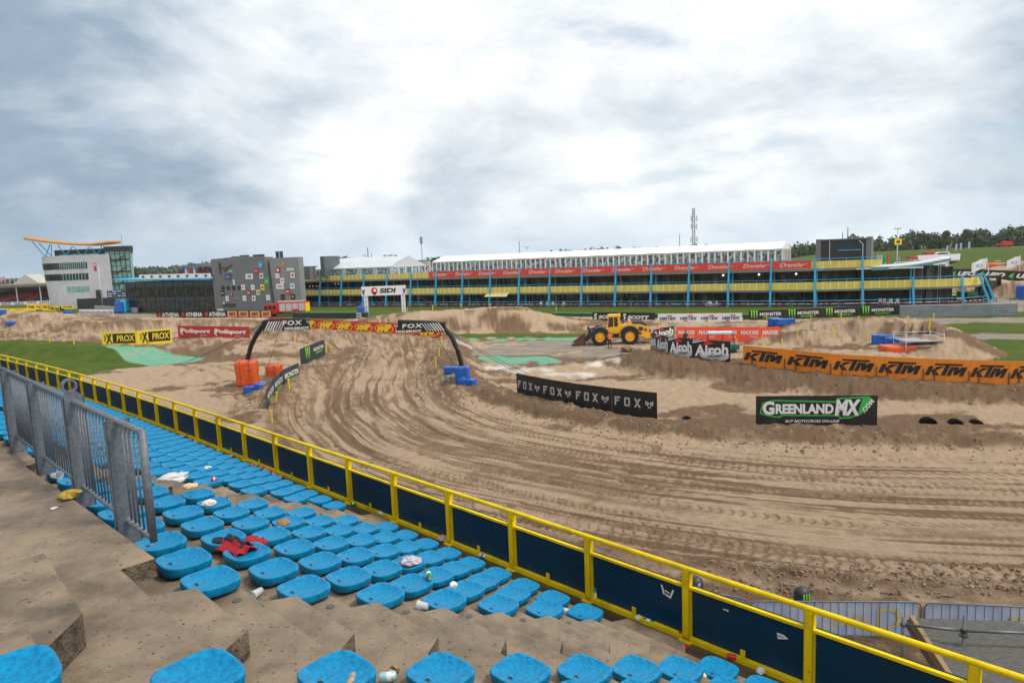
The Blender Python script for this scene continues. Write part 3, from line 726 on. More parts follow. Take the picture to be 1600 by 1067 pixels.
# ---- yellow railing
rl = thing('yellow_railing', 'long yellow steel railing with dark navy panels in front of the seats', 'railing', (0, 0, 0))
PT = []
for px in (1525, 1268, 1076, 922, 802, 703, 617, 546, 485, 431, 382):
    P_ = G(px, 669+.326*(px-400), 5.52+.966)
    t_ = P_[:2]@DR; PT.append(t_)
sp_ = (PT[-1]-PT[0])/10; 
PT = [PT[0]-3*sp_, PT[0]-2*sp_, PT[0]-sp_]+PT
while PT[-1] < 50: PT.append(PT[-1]+sp_)
RLN = RL-.0; TOPZ = 10.5-4.75*.84
def rail(zc, r_, nm, t0, t1, n_off=0, sq=None):
    ts = np.linspace(t0, t1, 60); mb = MB()
    if sq:
        rows = []
        for t_ in ts:
            rows.append([SP(t_, RLN+n_off-sq[0]/2, zc-sq[1]/2), SP(t_, RLN+n_off-sq[0]/2, zc+sq[1]/2), SP(t_, RLN+n_off+sq[0]/2, zc+sq[1]/2), SP(t_, RLN+n_off+sq[0]/2, zc-sq[1]/2), SP(t_, RLN+n_off-sq[0]/2, zc-sq[1]/2)])
        mb.grid(rows); mb.build(nm, yellow, rl, recalc=True)
    else:
        mb.tube([SP(t_, RLN+n_off, zc) for t_ in ts], r_, 12); mb.build(nm, yellow, rl, smooth=True)
rail(TOPZ, .034, 'top_rail', PT[0], PT[-1])
rail(TOPZ-.235, 0, 'mid_rail', PT[0], PT[-1], 0, (.05, .035))
rail(WZ+.035, 0, 'bottom_rail', PT[0], PT[-1], -.01, (.07, .06))
for i, t_ in enumerate(PT):
    w = .05
    mb = MB()
    for n0, n1, a, b_ in ((-.045, -.037, -w, w), (-.045, .05, -w, -w+.008), (-.045, .05, w-.008, w)):
        b4 = [SP(t_+x, RLN+y, WZ) for x, y in ((a, n0), (b_, n0), (b_, n1), (a, n1))]; t4 = [(p[0], p[1], TOPZ-.02) for p in b4]
        mb.hexa(b4, t4)
    mb.build('post', yellow, rl, recalc=True)
    # foot plate
    b4 = [SP(t_+x, RLN+y, WZ+.006) for x, y in ((-.085, -.10), (.085, -.10), (.085, .06), (-.085, .06))]
    if i < 16:
        MB().hexa(b4, [(p[0], p[1], p[2]+.012) for p in b4]).build('foot_plate', yellow, rl, recalc=True)
    if i+1 < len(PT):
        t2 = PT[i+1]
        a4 = [SP(t_+.055, RLN+.03, WZ+.008), SP(t2-.055, RLN+.03, WZ+.008), SP(t2-.055, RLN+.042, WZ+.008), SP(t_+.055, RLN+.042, WZ+.008)]
        MB().hexa(a4, [(p[0], p[1], TOPZ-.21) for p in a4]).build('infill_panel', navy, rl, recalc=True)
        if i < 14:
            tm = (t_+t2)/2; b4 = [SP(tm+x, RLN+y, WZ+.1) for x, y in ((-.03, -.047), (.03, -.047), (.03, -.035), (-.03, -.035))]
            MB().hexa(b4, [(p[0], p[1], p[2]+.09) for p in b4]).build('bracket', yellow, rl, recalc=True)
# stickers on the navy panels
def sticker(px, py, s, txt, lab, red=False):
    el = -ray(px, py)[2]/(ray(px, py)[:2]@NN); n_ = RLN+.02; z = 10.5-el*n_; d = ray(px, py); k = n_/(d[:2]@NN); P_ = d[:2]*k
    t = thing('sticker', lab, 'sticker', (P_[0], P_[1], z), STZ+math.pi)
    A = Art(-.004)
    return t, A
t, A = sticker(1043, 924, .1, '', 'worn white and red angular sticker on the navy railing panel')
for pts in ([(-.10, .07), (-.075, .075), (-.04, -.03), (-.065, -.05)], [(-.06, -.05), (.05, -.08), (.045, -.05), (-.05, -.025)], [(.05, -.08), (.10, .05), (.075, .055), (.035, -.045)], [(-.04, .0), (.03, -.02), (.03, 0.0), (-.035, .02)]): A.poly(pts, white)
A.rect(-.05, -.01, -.05, -.04, red_p); A.done(t)
t, A = sticker(1222, 994, .1, '', 'small torn white sticker shaped like an arrow on the navy panel')
A.poly([(-.06, .03), (.02, .03), (.075, .0), (.03, -.02), (-.05, -.045)], white); A.text('KTN', -.015, -.002, .022, black); A.done(t)
t, A = sticker(1135, 953, .1, '', 'tiny white and red sticker high on the navy panel')
A.rect(-.04, .03, -.008, .012, white); A.rect(-.02, .0, -.004, .006, red_p); A.done(t)

# ---- galvanised fence on the platform edge
fn = thing('metal_fence', 'galvanised steel fence with thin bars on the platform edge, one post ringed', 'fence', (0, 0, 0))
def fedge(t_): return np.interp(t_, [a for a, _ in ed], [b_ for _, b_ in ed])
FT = 9.27; NF = .06
def FP(t_, z_, o_=0.): n_ = fedge(t_)+NF+o_; return (DR[0]*t_+NN[0]*n_, DR[1]*t_+NN[1]*n_, z_)
FT0 = 4.55
def tcol(px, py, z_): 
    P_ = G(px, py, z_); return float(P_[:2]@DR)
NFN = 1.632; FT = 9.273
def FQ(t_, z_, o_=0.): n_ = NFN+o_; return (DR[0]*t_+NN[0]*n_, DR[1]*t_+NN[1]*n_, z_)
MB().tube([FQ(5.69, FT), FQ(11.5, FT)], .026, 12).build('top_rail', galv, fn, smooth=True)
MB().tube([FQ(5.69, 8.41), FQ(11.5, 8.41)], .023, 12).build('bottom_rail', galv, fn, smooth=True)
for t_ in (5.69, 11.5): MB().tube([FQ(t_, FT+.012), FQ(t_, 8.39)], .028, 12).build('end_upright', galv, fn, smooth=True)
def channel(t_, top, ring=False):
    mb = MB()
    for a, b_, c_, d_ in ((-.03, -.02, -.09, .09), (-.03, .037, -.09, -.08), (-.03, .037, .08, .09)):
        b4 = [FQ(t_+x, 8.20, y) for x, y in ((a, c_), (b_, c_), (b_, d_), (a, d_))]
        mb.hexa(b4, [(p[0], p[1], top) for p in b4])
    o = mb.build('post', galv, fn, recalc=True)
    if ring:
        cz_ = top+.105; pts = []
        mbr = MB(); n_ = 24
        for rr_ in (.068, .050):
            for o_ in (-.034, .034):
                mbr.v += [FQ(t_-.0+o_, cz_+rr_*math.sin(2*math.pi*k/n_), rr_*math.cos(2*math.pi*k/n_)-.02) for k in range(n_)]
        for k in range(n_):
            k2 = (k+1) % n_
            mbr.f += [(k, k2, n_+k2, n_+k), (2*n_+k, 3*n_+k, 3*n_+k2, 2*n_+k2), (k, 2*n_+k, 2*n_+k2, k2), (n_+k, n_+k2, 3*n_+k2, 3*n_+k)]
        mbr.build('cable_ring', galv, fn, recalc=True)
        b4 = [FQ(t_+x, top-.01, y) for x, y in ((-.029, -.088), (-.019, -.088), (-.019, .088), (-.029, .088))]
        t4 = [FQ(t_+x, top+.045, y) for x, y in ((-.029, -.07), (-.019, -.07), (-.019, .03), (-.029, .03))]
        MB().hexa(b4, t4).build('gusset', galv, fn, recalc=True)
for t_, rg_ in ((6.345, 0), (7.73, 1), (9.39, 0), (10.97, 0)): channel(t_, FT+(.05 if rg_ else .012), rg_)
tb = 5.80
PSTS = (6.345, 7.73, 9.39, 10.97)
while tb < 11.4:
    if min(abs(tb-q_) for q_ in PSTS) > .06:
        MB().tube([FQ(tb, FT-.01), FQ(tb, 8.42)], .009, 6).build('bar', galv, fn, smooth=True)
    tb += .105
for o_ in [o for o in fn.children]: pass

# ---- litter on the stand
def seat_pt(blk, j, k, dx=0, dn=0, dz=.105):
    ts = {'R': B_T, 'A': A_T, 'C': C_T}[blk]; return SP(ts[k]+dx, (7.7-.909*j)*.84+dn, seatz(j)+dz)
def lit_t(px, py, zj, dz=.02):             # point on tread zj at this direction
    P_ = G(px, py, zj+dz); return P_
def cup(p, rz, tilt, label, m=clearp, name='plastic_cup', cat='cup', h=.12, r0=.028, r1=.04):
    t = thing(name, label, cat, p, rz); n_ = 14; mb = MB()
    vs = [(r_*math.cos(2*math.pi*k/n_), r_*math.sin(2*math.pi*k/n_), z_) for z_, r_ in ((0, r0), (h, r1), (h, r1-.003), (.004, r0-.003)) for k in range(n_)]
    fs = [(i*n_+k, i*n_+(k+1) % n_, (i+1)*n_+(k+1) % n_, (i+1)*n_+k) for i in range(3) for k in range(n_)]+[tuple(range(n_))[::-1], tuple(3*n_+k for k in range(n_))]
    mb.add(vs, fs); o = mb.build('cup_wall', m, t, smooth=False)
    rim = MB().tube([(r1*math.cos(2*math.pi*k/n_), r1*math.sin(2*math.pi*k/n_), h) for k in range(n_+1)], .003, 5).build('rim', m, t)
    t.rotation_euler = (0, tilt, rz); return t
def can(p, rz, label, m1, m2, h=.115, r_=.033, name='drink_can', cat='can', lying=True):
    t = thing(name, label, cat, (p[0], p[1], p[2]+(r_ if lying else 0)), rz)
    prof = [(0, r_*.72), (.008, r_), (h*.88, r_), (h, r_*.78)]
    mb = MB(); n_ = 14
    vs = [(q_*math.cos(2*math.pi*k/n_), q_*math.sin(2*math.pi*k/n_), z_) for z_, q_ in prof for k in range(n_)]
    mb.add(vs, [(i*n_+k, i*n_+(k+1) % n_, (i+1)*n_+(k+1) % n_, (i+1)*n_+k) for i in range(3) for k in range(n_)]+[tuple(range(n_))[::-1]])
    mb.build('can_body', m1, t, smooth=True)
    MB().add([(r_*.78*math.cos(2*math.pi*k/n_), r_*.78*math.sin(2*math.pi*k/n_), h-.002) for k in range(n_)], [tuple(range(n_))]).build('can_lid', alu, t)
    MB().prism([(r_*1.01*math.cos(2*math.pi*k/n_), r_*1.01*math.sin(2*math.pi*k/n_)) for k in range(n_)], 'z', h*.3, h*.55).build('label_band', m2, t)
    if lying: t.rotation_euler = (0, R(90), rz)
    return t
def bottle(p, rz, label, m, lying=True, h=.24, r_=.033):
    t = thing('bottle', label, 'bottle', (p[0], p[1], p[2]+(r_ if lying else 0)), rz); n_ = 14
    prof = [(0, r_*.9), (.01, r_), (h*.6, r_), (h*.78, r_*.45), (h*.94, r_*.38), (h, r_*.4)]
    vs = [(q_*math.cos(2*math.pi*k/n_), q_*math.sin(2*math.pi*k/n_), z_) for z_, q_ in prof for k in range(n_)]
    MB().add(vs, [(i*n_+k, i*n_+(k+1) % n_, (i+1)*n_+(k+1) % n_, (i+1)*n_+k) for i in range(len(prof)-1) for k in range(n_)]+[tuple(range(n_))[::-1], tuple((len(prof)-1)*n_+k for k in range(n_))]).build('glass', m, t, smooth=True)
    MB().prism([(r_*1.02*math.cos(2*math.pi*k/n_), r_*1.02*math.sin(2*math.pi*k/n_)) for k in range(n_)], 'z', h*.2, h*.45).build('paper_label', white, t)
    if lying: t.rotation_euler = (0, R(90), rz)
    return t
def crumple(name, p, s, label, cat, m, flat=.35, seed=1, seg=3):
    b = bmesh.new(); bmesh.ops.create_icosphere(b, subdivisions=seg, radius=1); rs = np.random.RandomState(seed); o3 = rs.uniform(-9, 9, 3)
    for v in b.verts:
        c = v.co; d = fbm(np.array([c.x*1.6+o3[0]+c.z]), np.array([c.y*1.6+o3[1]-c.z]), 4, seed)[0]
        v.co = c*(0.45+1.0*d); v.co.z *= flat
        v.co *= s
    zmin = min(v.co.z for v in b.verts)
    for v in b.verts: v.co.z -= zmin*.8
    me = bpy.data.meshes.new(name); b.to_mesh(me); b.free(); me.materials.append(m)
    o = bpy.data.objects.new(name, me); COL.objects.link(o); o.location = tuple(float(c) for c in p); o.rotation_euler[2] = rs.uniform(0, 6)
    return tag(o, label, cat)
gold = mat('gold_can', (.55, .33, .08), .3, .7); greenc = mat('green_can', (.02, .35, .08), .35, .4)
redc = mat('red_wrapper', (.60, .02, .03), .4); paper = mat('paper_white', (.68, .67, .64), .8); bread = mat('food_scrap', (.62, .38, .16), .8, col2=(.7, .62, .5), vscale=30)
banana = mat('banana_peel', (.55, .36, .03), .6, col2=(.16, .09, .02), vscale=18)
gbot = mat('green_bottle_glass', (.02, .10, .04), .1); tbot = mat('teal_bottle', (.03, .35, .35), .12, alpha=.8)
def tz(j): return nose(j)[1]+.004
cup(seat_pt('A', 5, 1, -.20, -.22, .035), STZ+2.2, R(82), 'clear plastic cup lying beside a seat near the steps', h=.15)
cup(lit_t(668, 947, tz(4)), STZ+.5, R(85), 'pinkish clear plastic cup lying at the end of a seat row', h=.10)
can(lit_t(620, 1050, tz(5)), STZ+1.9, 'gold beer can lying on the bare concrete step', gold, black)
can(lit_t(553, 1064, tz(6)), STZ+2.4, 'orange and blue drink can beside the lowest front seats', mat('orange_can', (.75, .33, .05), .35, .3), mat('blue_band', (.05, .3, .6), .4))
can(lit_t(620, 1062, tz(5)), STZ+.9, 'pale blue crushed drink can next to the gold can', mat('pale_blue_can', (.35, .65, .7), .35, .3), white)
can(lit_t(668, 898, tz(3), .10), STZ+2.7, 'green and white drink can lying between two seats', greenc, white, h=.15)
crumple('crumpled_paper', lit_t(709, 917, tz(3), .10), .045, 'crumpled white paper ball between the seats', 'paper', paper, .7, 5)
crumple('crumpled_newspaper', seat_pt('A', 2, 3, -.05, 0), .16, 'crumpled printed newspaper lying over a seat', 'newspaper', mat('newsprint', (.62, .6, .62), .8, col2=(.2, .15, .3), vscale=16), .22, 8)
crumple('napkin', seat_pt('A', 4, 7, -.1, -.1), .09, 'white crumpled napkin on a seat behind the jacket', 'napkin', paper, .5, 9)
crumple('bread_scrap', seat_pt('A', 3, 8, 0, -.02), .0, 'x', 'food', bread, .5, 10) if False else None
crumple('pastry', seat_pt('A', 4, 8, .03, 0), .01, 'x', 'food', bread) if False else None
crumple('food_tray', lit_t(297, 763, seatz(4), .11), .10, 'pale food scrap on the corner seat by the second aisle', 'food', bread, .4, 11)
crumple('plastic_bag', lit_t(270, 752, tz(5), .03), .20, 'crumpled clear white plastic bag and cups on the second aisle', 'bag', mat('white_plastic_film', (.75, .76, .78), .3, alpha=.75), .35, 12)
cup(lit_t(292, 744, seatz(4), .10), STZ+.2, R(84), 'clear tall plastic cup lying on a seat by the second aisle', h=.15)
crumple('brown_bag', lit_t(443, 821, tz(3), .05), .10, 'crumpled brown paper bag squeezed between seats', 'bag', mat('kraft_paper', (.32, .16, .06), .8), .5, 13)
bottle(lit_t(331, 813, tz(5), .01), STZ+2.9, 'dark green glass bottle lying against a corner seat', gbot)
can(lit_t(339, 751, seatz(3), .10), STZ+1.2, 'red and white crushed can lying on a seat', redc, white, h=.09)
crumple('sandwich_paper', lit_t(325, 732, seatz(3), .1), .06, 'small white sandwich paper on the long block seats', 'paper', paper, .4, 15)
can(lit_t(494, 788, tz(0), .02), STZ+1, 'small red carton lying beside the last seat by the second aisle', redc, redc, h=.08)
can(lit_t(556, 790, WZ, .02), STZ+.1, 'green beer can at the foot of a yellow railing post', greenc, white, h=.14)
cup(lit_t(599, 804, WZ, .04), STZ, R(80), 'clear cup with red print on the wet walkway', h=.11)
crumple('red_foil', lit_t(571, 808, WZ, .01), .07, 'flat red foil wrapper on the wet walkway', 'wrapper', redc, .15, 16)
crumple('crushed_packet', lit_t(693, 844, WZ, .02), .09, 'white and red crushed packet by the bottom rail', 'packet', mat('packet', (.6, .55, .55), .5, col2=(.45, .05, .05), vscale=20), .6, 17)
can(lit_t(759, 872, WZ, .02), STZ+.2, 'white and blue drink can by the bottom rail', mat('white_can', (.7, .7, .75), .35, .2), mat('blue_band2', (.05, .1, .5), .4), h=.13)
bottle(lit_t(932, 938, WZ, .0), 0, 'teal plastic bottle standing against a yellow post', tbot, False, .30, .036)
bottle(lit_t(1022, 977, WZ, .01), STZ+.1, 'green glass beer bottle lying along the bottom rail', mat('beer_green', (.02, .28, .07), .12))
crumple('white_wrapper', lit_t(997, 967, WZ, .02), .06, 'small white wrapper before the lying green beer bottle', 'wrapper', paper, .6, 18)
crumple('red_cup_lid', lit_t(1065, 993, WZ, .02), .05, 'red crushed lid beside a yellow post foot', 'wrapper', redc, .6, 19)
crumple('red_packet', lit_t(1066, 1010, WZ, .01), .08, 'red and white flattened packet on the wet walkway', 'packet', redc, .15, 20)
can(lit_t(1151, 1031, WZ, .02), STZ+.3, 'red drink can on the walkway right of the brackets', redc, redc, h=.11)
crumple('paper_ball', lit_t(1188, 1052, WZ, .03), .055, 'white paper ball on the walkway near the last seats', 'paper', paper, .8, 21)
can(lit_t(1101, 1059, tz(0), .05), STZ+1.7, 'small yellow carton standing between two front seats', mat('yellow_carton', (.7, .45, .05), .5), white, h=.07)
crumple('white_napkin', lit_t(868, 978, tz(0), .01), .14, 'long white paper strip on the lowest aisle step', 'paper', paper, .12, 22)
cup(lit_t(893, 955, tz(0), .06), STZ+.6, R(84), 'clear plastic cup lying between the last seats above the steps', h=.13)
rs3 = np.random.RandomState(4)
redmix = mat('mixed_litter', (.55, .03, .04), .5, col2=(.65, .62, .6), vscale=9, thr=(.45, .52))
q_ = [(x0+rs3.uniform(-14, 14), 0) for x0 in (240, 262, 330, 348, 395, 405, 420, 432, 258, 385, 398, 412, 425)]
for k, (px, _) in enumerate(q_):
    t_ = G(px, 669+.326*(px-400)+70, WZ)[:2]@DR
    P_ = SP(t_+rs3.uniform(-.1, .1), RLN-rs3.uniform(.08, .22), WZ+.01)
    crumple('crushed_cup', P_, rs3.uniform(.05, .09), 'crushed red and white cup, %s of the row of litter along the bottom rail' % ordn(k+1), 'cup', redmix, .6, 30+k, 2)['group'] = 'litter along the railing'
crumple('banana_peel', G(108, 776, PZ+.01), .11, 'yellow brown banana peel at the foot of the ringed post', 'banana peel', banana, .35, 23)
crumple('paper_scrap', G(84, 794, PZ+.003), .035, 'small white paper scrap lying on the platform', 'paper', paper, .12, 24)
cup(G(83, 743, PZ+.03), STZ+3.4, R(80), 'crushed clear cup at the fence foot on the platform', h=.13)
# jacket
jm = mat('red_fabric', (.34, .005, .015), .8, bump=.4, bscale=20); jd = mat('charcoal_fabric', (.02, .02, .03), .85, bump=.4, bscale=20)
jt = thing('jacket', 'red and black jacket left crumpled over two blue seats', 'jacket', seat_pt('A', 5, 2, .34, -.02, .05), STZ); jt.scale = (.85, .85, .85)
def cloth(x0, x1, y0, y1, amp, z0, seed, nm, m, drop=0., skew=0.):
    nx, ny = 26, 16; rows = []
    for i in range(nx):
        a = i/(nx-1); row = []
        for k in range(ny):
            b_ = k/(ny-1); x = x0+(x1-x0)*a; y = y0+(y1-y0)*b_+skew*a+.05*math.sin(a*9+seed)*(b_-.5)
            zz = z0+amp*(fbm(np.array([a*4+seed]), np.array([b_*3.5]), 3, seed)[0]-.4)-drop*abs(b_-.5)**2*4-drop*.6*max(0, a-.6)
            row.append((x, y, zz))
        rows.append(row)
    o = MB().grid(rows).build(nm, m, jt, smooth=True); mo = o.modifiers.new('s', 'SOLIDIFY'); mo.thickness = .018
cloth(-.42, .22, -.16, .12, .14, .06, 3, 'body', jm, .05, .05)
cloth(-.15, .20, -.40, -.05, .12, .0, 5, 'sleeve', jm, .06)
cloth(-.30, .16, -.13, -.02, .15, .085, 7, 'dark_panel', jd, .05, .04)
cloth(.05, .30, .0, .10, .09, .05, 9, 'collar', jd, .02)
A = Art(0); 

# ================================================================== BOARDS ROUND THE TRACK
def up_(p, dz): return np.array([p[0], p[1], p[2]+dz])
def fox_art(A, L, h):
    w = L; A.text('F', w*.13, h*.50, h*.36, greyw, w=w*.13, bold=.0); A.poly([(0, 0)]*3, greyw) if False else None
    A.text('O', w*.36, h*.50, h*.36, greyw, w=w*.15, bold=.03); A.text('X', w*.60, h*.50, h*.36, greyw, w=w*.17, bold=.03)
    foxhead(A, w*.86, h*.50, h*.22, greyw)
def fox_art2(A, L, h):
    w = L; s = h*.36; z0 = h*.32; t_ = s*.2
    x = w*.07; A.rect(x, x+t_, z0, z0+s, greyw); A.rect(x, x+w*.13, z0+s-t_, z0+s, greyw); A.rect(x, x+w*.10, z0+s*.45, z0+s*.45+t_*.9, greyw)
    x = w*.29; ww = w*.13
    for r_ in ((x, x+t_, z0, z0+s), (x+ww-t_, x+ww, z0, z0+s), (x, x+ww, z0, z0+t_), (x, x+ww, z0+s-t_, z0+s)): A.rect(*r_, greyw)
    x = w*.51; ww = w*.15
    A.poly([(x, z0), (x+t_*1.2, z0), (x+ww, z0+s), (x+ww-t_*1.2, z0+s)], greyw); A.poly([(x+ww-t_*1.2, z0), (x+ww, z0), (x+t_*1.2, z0+s), (x, z0+s)], greyw)
    foxhead(A, w*.845, h*.50, h*.29, white)
FP_ = [(808, 615), (847, 624.5), (897, 634), (956.5, 643), (1027, 652.5)]
for k in range(4):
    a = on(*FP_[k]); b = on(*FP_[k+1]); d = (b-a)/np.linalg.norm(b-a)*.012
    a[2] = b[2] = (a[2]+b[2])/2 if False else a[2]
    a = G(*FP_[k], .45); b = G(*FP_[k+1], .45)
    board('banner_board', 'black board with white fox head outline on the inner berm, %s from the arch' % ordn(k+1), 'banner', a, b-d, 1.55, black, fox_art2, 'black fox head boards along the inner berm', 2)
def green_art(A, L, h):
    g = green_p; w = L
    A.poly([(w*.03, h*.35), (w*.05, h*.75), (w*.15, h*.86), (w*.66, h*.80), (w*.67, h*.92), (w*.93, h*.97), (w*.97, h*.82), (w*.87, h*.33), (w*.78, h*.18), (w*.70, h*.16), (w*.68, h*.26), (w*.22, h*.27), (w*.20, h*.2), (w*.12, h*.24)], g)
    A.poly([(w*.045, h*.38), (w*.06, h*.73), (w*.15, h*.81), (w*.68, h*.75), (w*.69, h*.87), (w*.88, h*.91), (w*.84, h*.33), (w*.77, h*.23), (w*.71, h*.22), (w*.69, h*.31), (w*.21, h*.32), (w*.19, h*.26), (w*.12, h*.29)], black, 'backing')
    A.text('G', w*.105, h*.56, h*.50, white, w=w*.10, bold=.045); A.text('REENLAND', w*.405, h*.53, h*.36, white, w=w*.48, bold=.045)
    A.text('MX', w*.76, h*.57, h*.58, white, w=w*.21, bold=.05, shear=.15); A.text('.COM', w*.92, h*.62, h*.17, white, w=w*.13, bold=.03, rot=.9)
    A.text('BUY MOTOCROSS ON-LINE', w*.47, h*.085, h*.095, white, w=w*.45, bold=.02, shear=.25)
a = G(1181, 661, .3); b = G(1370, 661, .3)
board('banner_board', 'wide black banner board with thick white letters outlined in bright green', 'banner', a, b, 1.62, black, green_art, None, 4)
def ktm_art(A, L, h):
    w = L; z = h*.46; s = h*.42; sh = .42
    def P(pts, dx): A.poly([(w*.06+dx+x*w*.84+(y-.5)*s*sh, z-s/2+y*s) for x, y in pts], black, 'lettering')
    P([(0, 0), (.12, 0), (.12, 1), (0, 1)], 0); P([(.11, .40), (.22, .98), (.42, .98), (.22, .50)], 0); P([(.11, .60), (.22, .55), (.40, 0), (.22, 0)], 0)
    P([(.12, 1.08), (.84, 1.08), (.84, 1.30), (.12, 1.30)], 0); P([(.42, 0), (.54, 0), (.54, 1.10), (.42, 1.10)], 0)
    P([(.57, 0), (.68, 0), (.68, .98), (.57, .98)], 0); P([(.66, .98), (.78, .98), (.86, .30), (.74, .12)], 0); P([(.72, .12), (.82, .12), (.98, .98), (.86, .98)], 0); P([(.89, 0), (1.0, 0), (1.0, .98), (.89, .98)], 0)
KT = [(1161, 569), (1228, 576.5), (1300, 585), (1370.5, 590), (1443.5, 594), (1515, 597), (1577, 599.5), (1640, 601)]
for k in range(7):
    za, zb = [np.interp(x, [1161, 1300, 1430, 1640], [1.08, .95, .80, .70]) for x in (KT[k][0], KT[k+1][0])]
    a = G(*KT[k], za); b = G(*KT[k+1], zb); d = (b-a)/np.linalg.norm(b-a)*.015
    o = board('banner_board', 'orange board with heavy black letters, %s counted from the curved helmet boards' % ordn(k+1), 'banner', a, b-d, 1.55, orange_k, ktm_art, 'orange boards on the outer berm', 1)
    L = np.hypot(*(b-a)[:2])
    for fx in (.23, .98): MB().box(L*fx-.03, L*fx+.03, -.12, -.06, -.6, .75).build('front_stake', wood, o)
def air_art(A, L, h):
    w = L
    A.poly([(0, h*.80), (w*.42, h*.99), (w*.34, h*.99), (0, h*.86)], white); A.poly([(0, h*.9), (w*.22, h*.995), (w*.15, h*.995), (0, h*.94)], white)
    A.ell(w*.58, h*.24, w*.40, h*.22, greyw); A.poly([(w*.5, h*.09), (w*.98, h*.38), (w*.98, h*.33), (w*.62, h*.09)], white)
    A.text('Airoh', w*.50, h*.52, h*.56, white, w=w*.92, bold=.035, shear=.12, rot=.10); A.text('HELMET', w*.62, h*.24, h*.13, black, w=w*.42, bold=.02, rot=.1, nm='small_lettering')
    A.poly([(w*.28, h*.74), (w*.45, h*.77), (w*.60, h*.84), (w*.42, h*.97), (w*.36, h*.95)], red_p)
AI = [((1016.5, 545), (1026, 549.5), .95), ((1026, 549.5), (1045, 556), 1.0), ((1045, 556), (1083, 560.5), 1.1), ((1083, 560.5), (1141, 566), 1.08)]
for k, (p, q_, z_) in enumerate(AI):
    a = G(*p, z_); b = G(*q_, AI[k+1][2] if k < 3 else 1.08)
    board('banner_board', 'helmet board with red triangle, %s of the curved row counted from the loader' % ordn(k+1), 'banner', a, b, 1.75, black, air_art, 'curved row of helmet boards', 1)
a = on(1016, 531); b = on(1053, 526)
board('banner_board', 'pale helmet banner board standing behind the curved row of helmet boards', 'banner', a, b, 1.3, black, air_art, None, 2)
def max_art(A, L, h):
    for i in range(5):
        c = L*(.085+.2*i+.01); A.text('MAXXIS', c, h*.60, h*.30, white, w=L*.165, bold=.03, shear=.12); A.text('TYRES', c+L*.035, h*.27, h*.15, white, w=L*.07, bold=0., spacing=1.2)
def max_art2(A, L, h):
    for i in range(4):
        c = L*(.125+.25*i); A.text('MAXXIS', c, h*.60, h*.30, white, w=L*.205, bold=.03, shear=.12); A.text('TYRES', c+L*.045, h*.27, h*.15, white, w=L*.09, bold=0., spacing=1.2)
def max_art1(A, L, h):
    A.text('MAXXIS', L*.47, h*.60, h*.32, white, w=L*.80, bold=.05, shear=.12); A.text('TYRES', L*.7, h*.27, h*.15, white, w=L*.36, bold=0., spacing=1.2)
a = G(1057, 531.5, .15); b = G(1189, 532.5, .15); c = G(1219.5, 532, .15)
board('banner_board', 'long coral red banner board with four white slanted words', 'banner', a, b-[.03, 0, 0], 1.55, maxred, max_art2, None, 4)
board('banner_board', 'short coral red banner board with a single white word', 'banner', b, c, 1.55, maxred, max_art1, None, 1)
def vert_art(A, L, h):
    nv = mat('navy_print', (.02, .06, .2), .5)
    for i in range(4):
        c = L*(.125+.25*i); A.text('VERTEX', c, h*.42, h*.36, nv, w=L*.21, bold=.05, shear=.3); A.poly([(c-L*.02, h*.68), (c+L*.05, h*.68), (c+L*.045, h*.84), (c-L*.01, h*.8)], red_p); A.poly([(c-L*.06, h*.08), (c-L*.02, h*.08), (c-L*.015, h*.2), (c-L*.055, h*.2)], red_p)
a = G(1028, 503.5, 0); b = G(1159.5, 502.5, 0)
board('banner_board', 'white banner board with four navy italic words and red flashes', 'banner', a, b, 1.25, white, vert_art, None, 4)
def scott_art(A, L, h):
    for i in range(2):
        c = L*(.27+.47*i); A.text('SCOTT', c, h*.45, h*.42, white, w=L*.34, bold=.06, shear=.2); A.text('S', c-L*.22, h*.5, h*.75, white, w=L*.06, bold=.05, shear=.2)
a = G(926, 501, 0); b = G(1024, 502.5, 0)
board('banner_board', 'black banner board with two white words behind the yellow loader', 'banner', a, b, 1.35, black, scott_art, None, 4)
def mon_art(A, L, h, rows=1):
    claw(A, L*.14, h*.55, h*.95); A.text('MONSTER', L*.58, h*.58, h*.34, white, w=L*.58, bold=.03); A.text('ENERGY', L*.58, h*.22, h*.15, lime, w=L*.40, bold=.02, spacing=1.2)
MO = [(1170, 500), (1229, 498), (1287.5, 496), (1344, 493.5), (1405, 491.5)]
for k in range(4):
    a = G(*MO[k], 0); b = G(*MO[k+1], 0); d = (b-a)/np.linalg.norm(b-a)*.02
    board('banner_board', 'black board with green claw, %s of four ending at the grey guardrail' % ordn(k+1), 'banner', a, b-d, 1.35, black, mon_art, 'black and green boards by the guardrail', 2)
def ath_art(A, L, h):
    A.ell(L*.13, h*.5, h*.32, h*.32, red_p); A.text('ATHENA', L*.60, h*.5, h*.62, white, w=L*.72, bold=.03)
AT = [(245, 497), (282, 496.6), (318.5, 496.2), (355, 496)]
for k in range(3):
    a = G(*AT[k], 0); b = G(*AT[k+1], 0); b = a+(b-a)*.995
    board('banner_board', 'black board with red disc and white capitals, %s counted from the white tower' % ordn(k+1), 'banner', a, b, 1.45, black, ath_art, 'black red disc boards', 1)
def get_art(A, L, h):
    A.rect(L*.06, L*.94, h*.08, h*.92, orange_k); A.rect(L*.10, L*.90, h*.14, h*.86, greyw, 'inner'); A.rect(L*.14, L*.86, h*.2, h*.8, orange_k, 'inner'); A.text('GET', L*.5, h*.5, h*.42, black, w=L*.6, bold=.05)
GE = [(355, 496), (372.5, 496), (390, 496), (408, 496), (425, 496)]
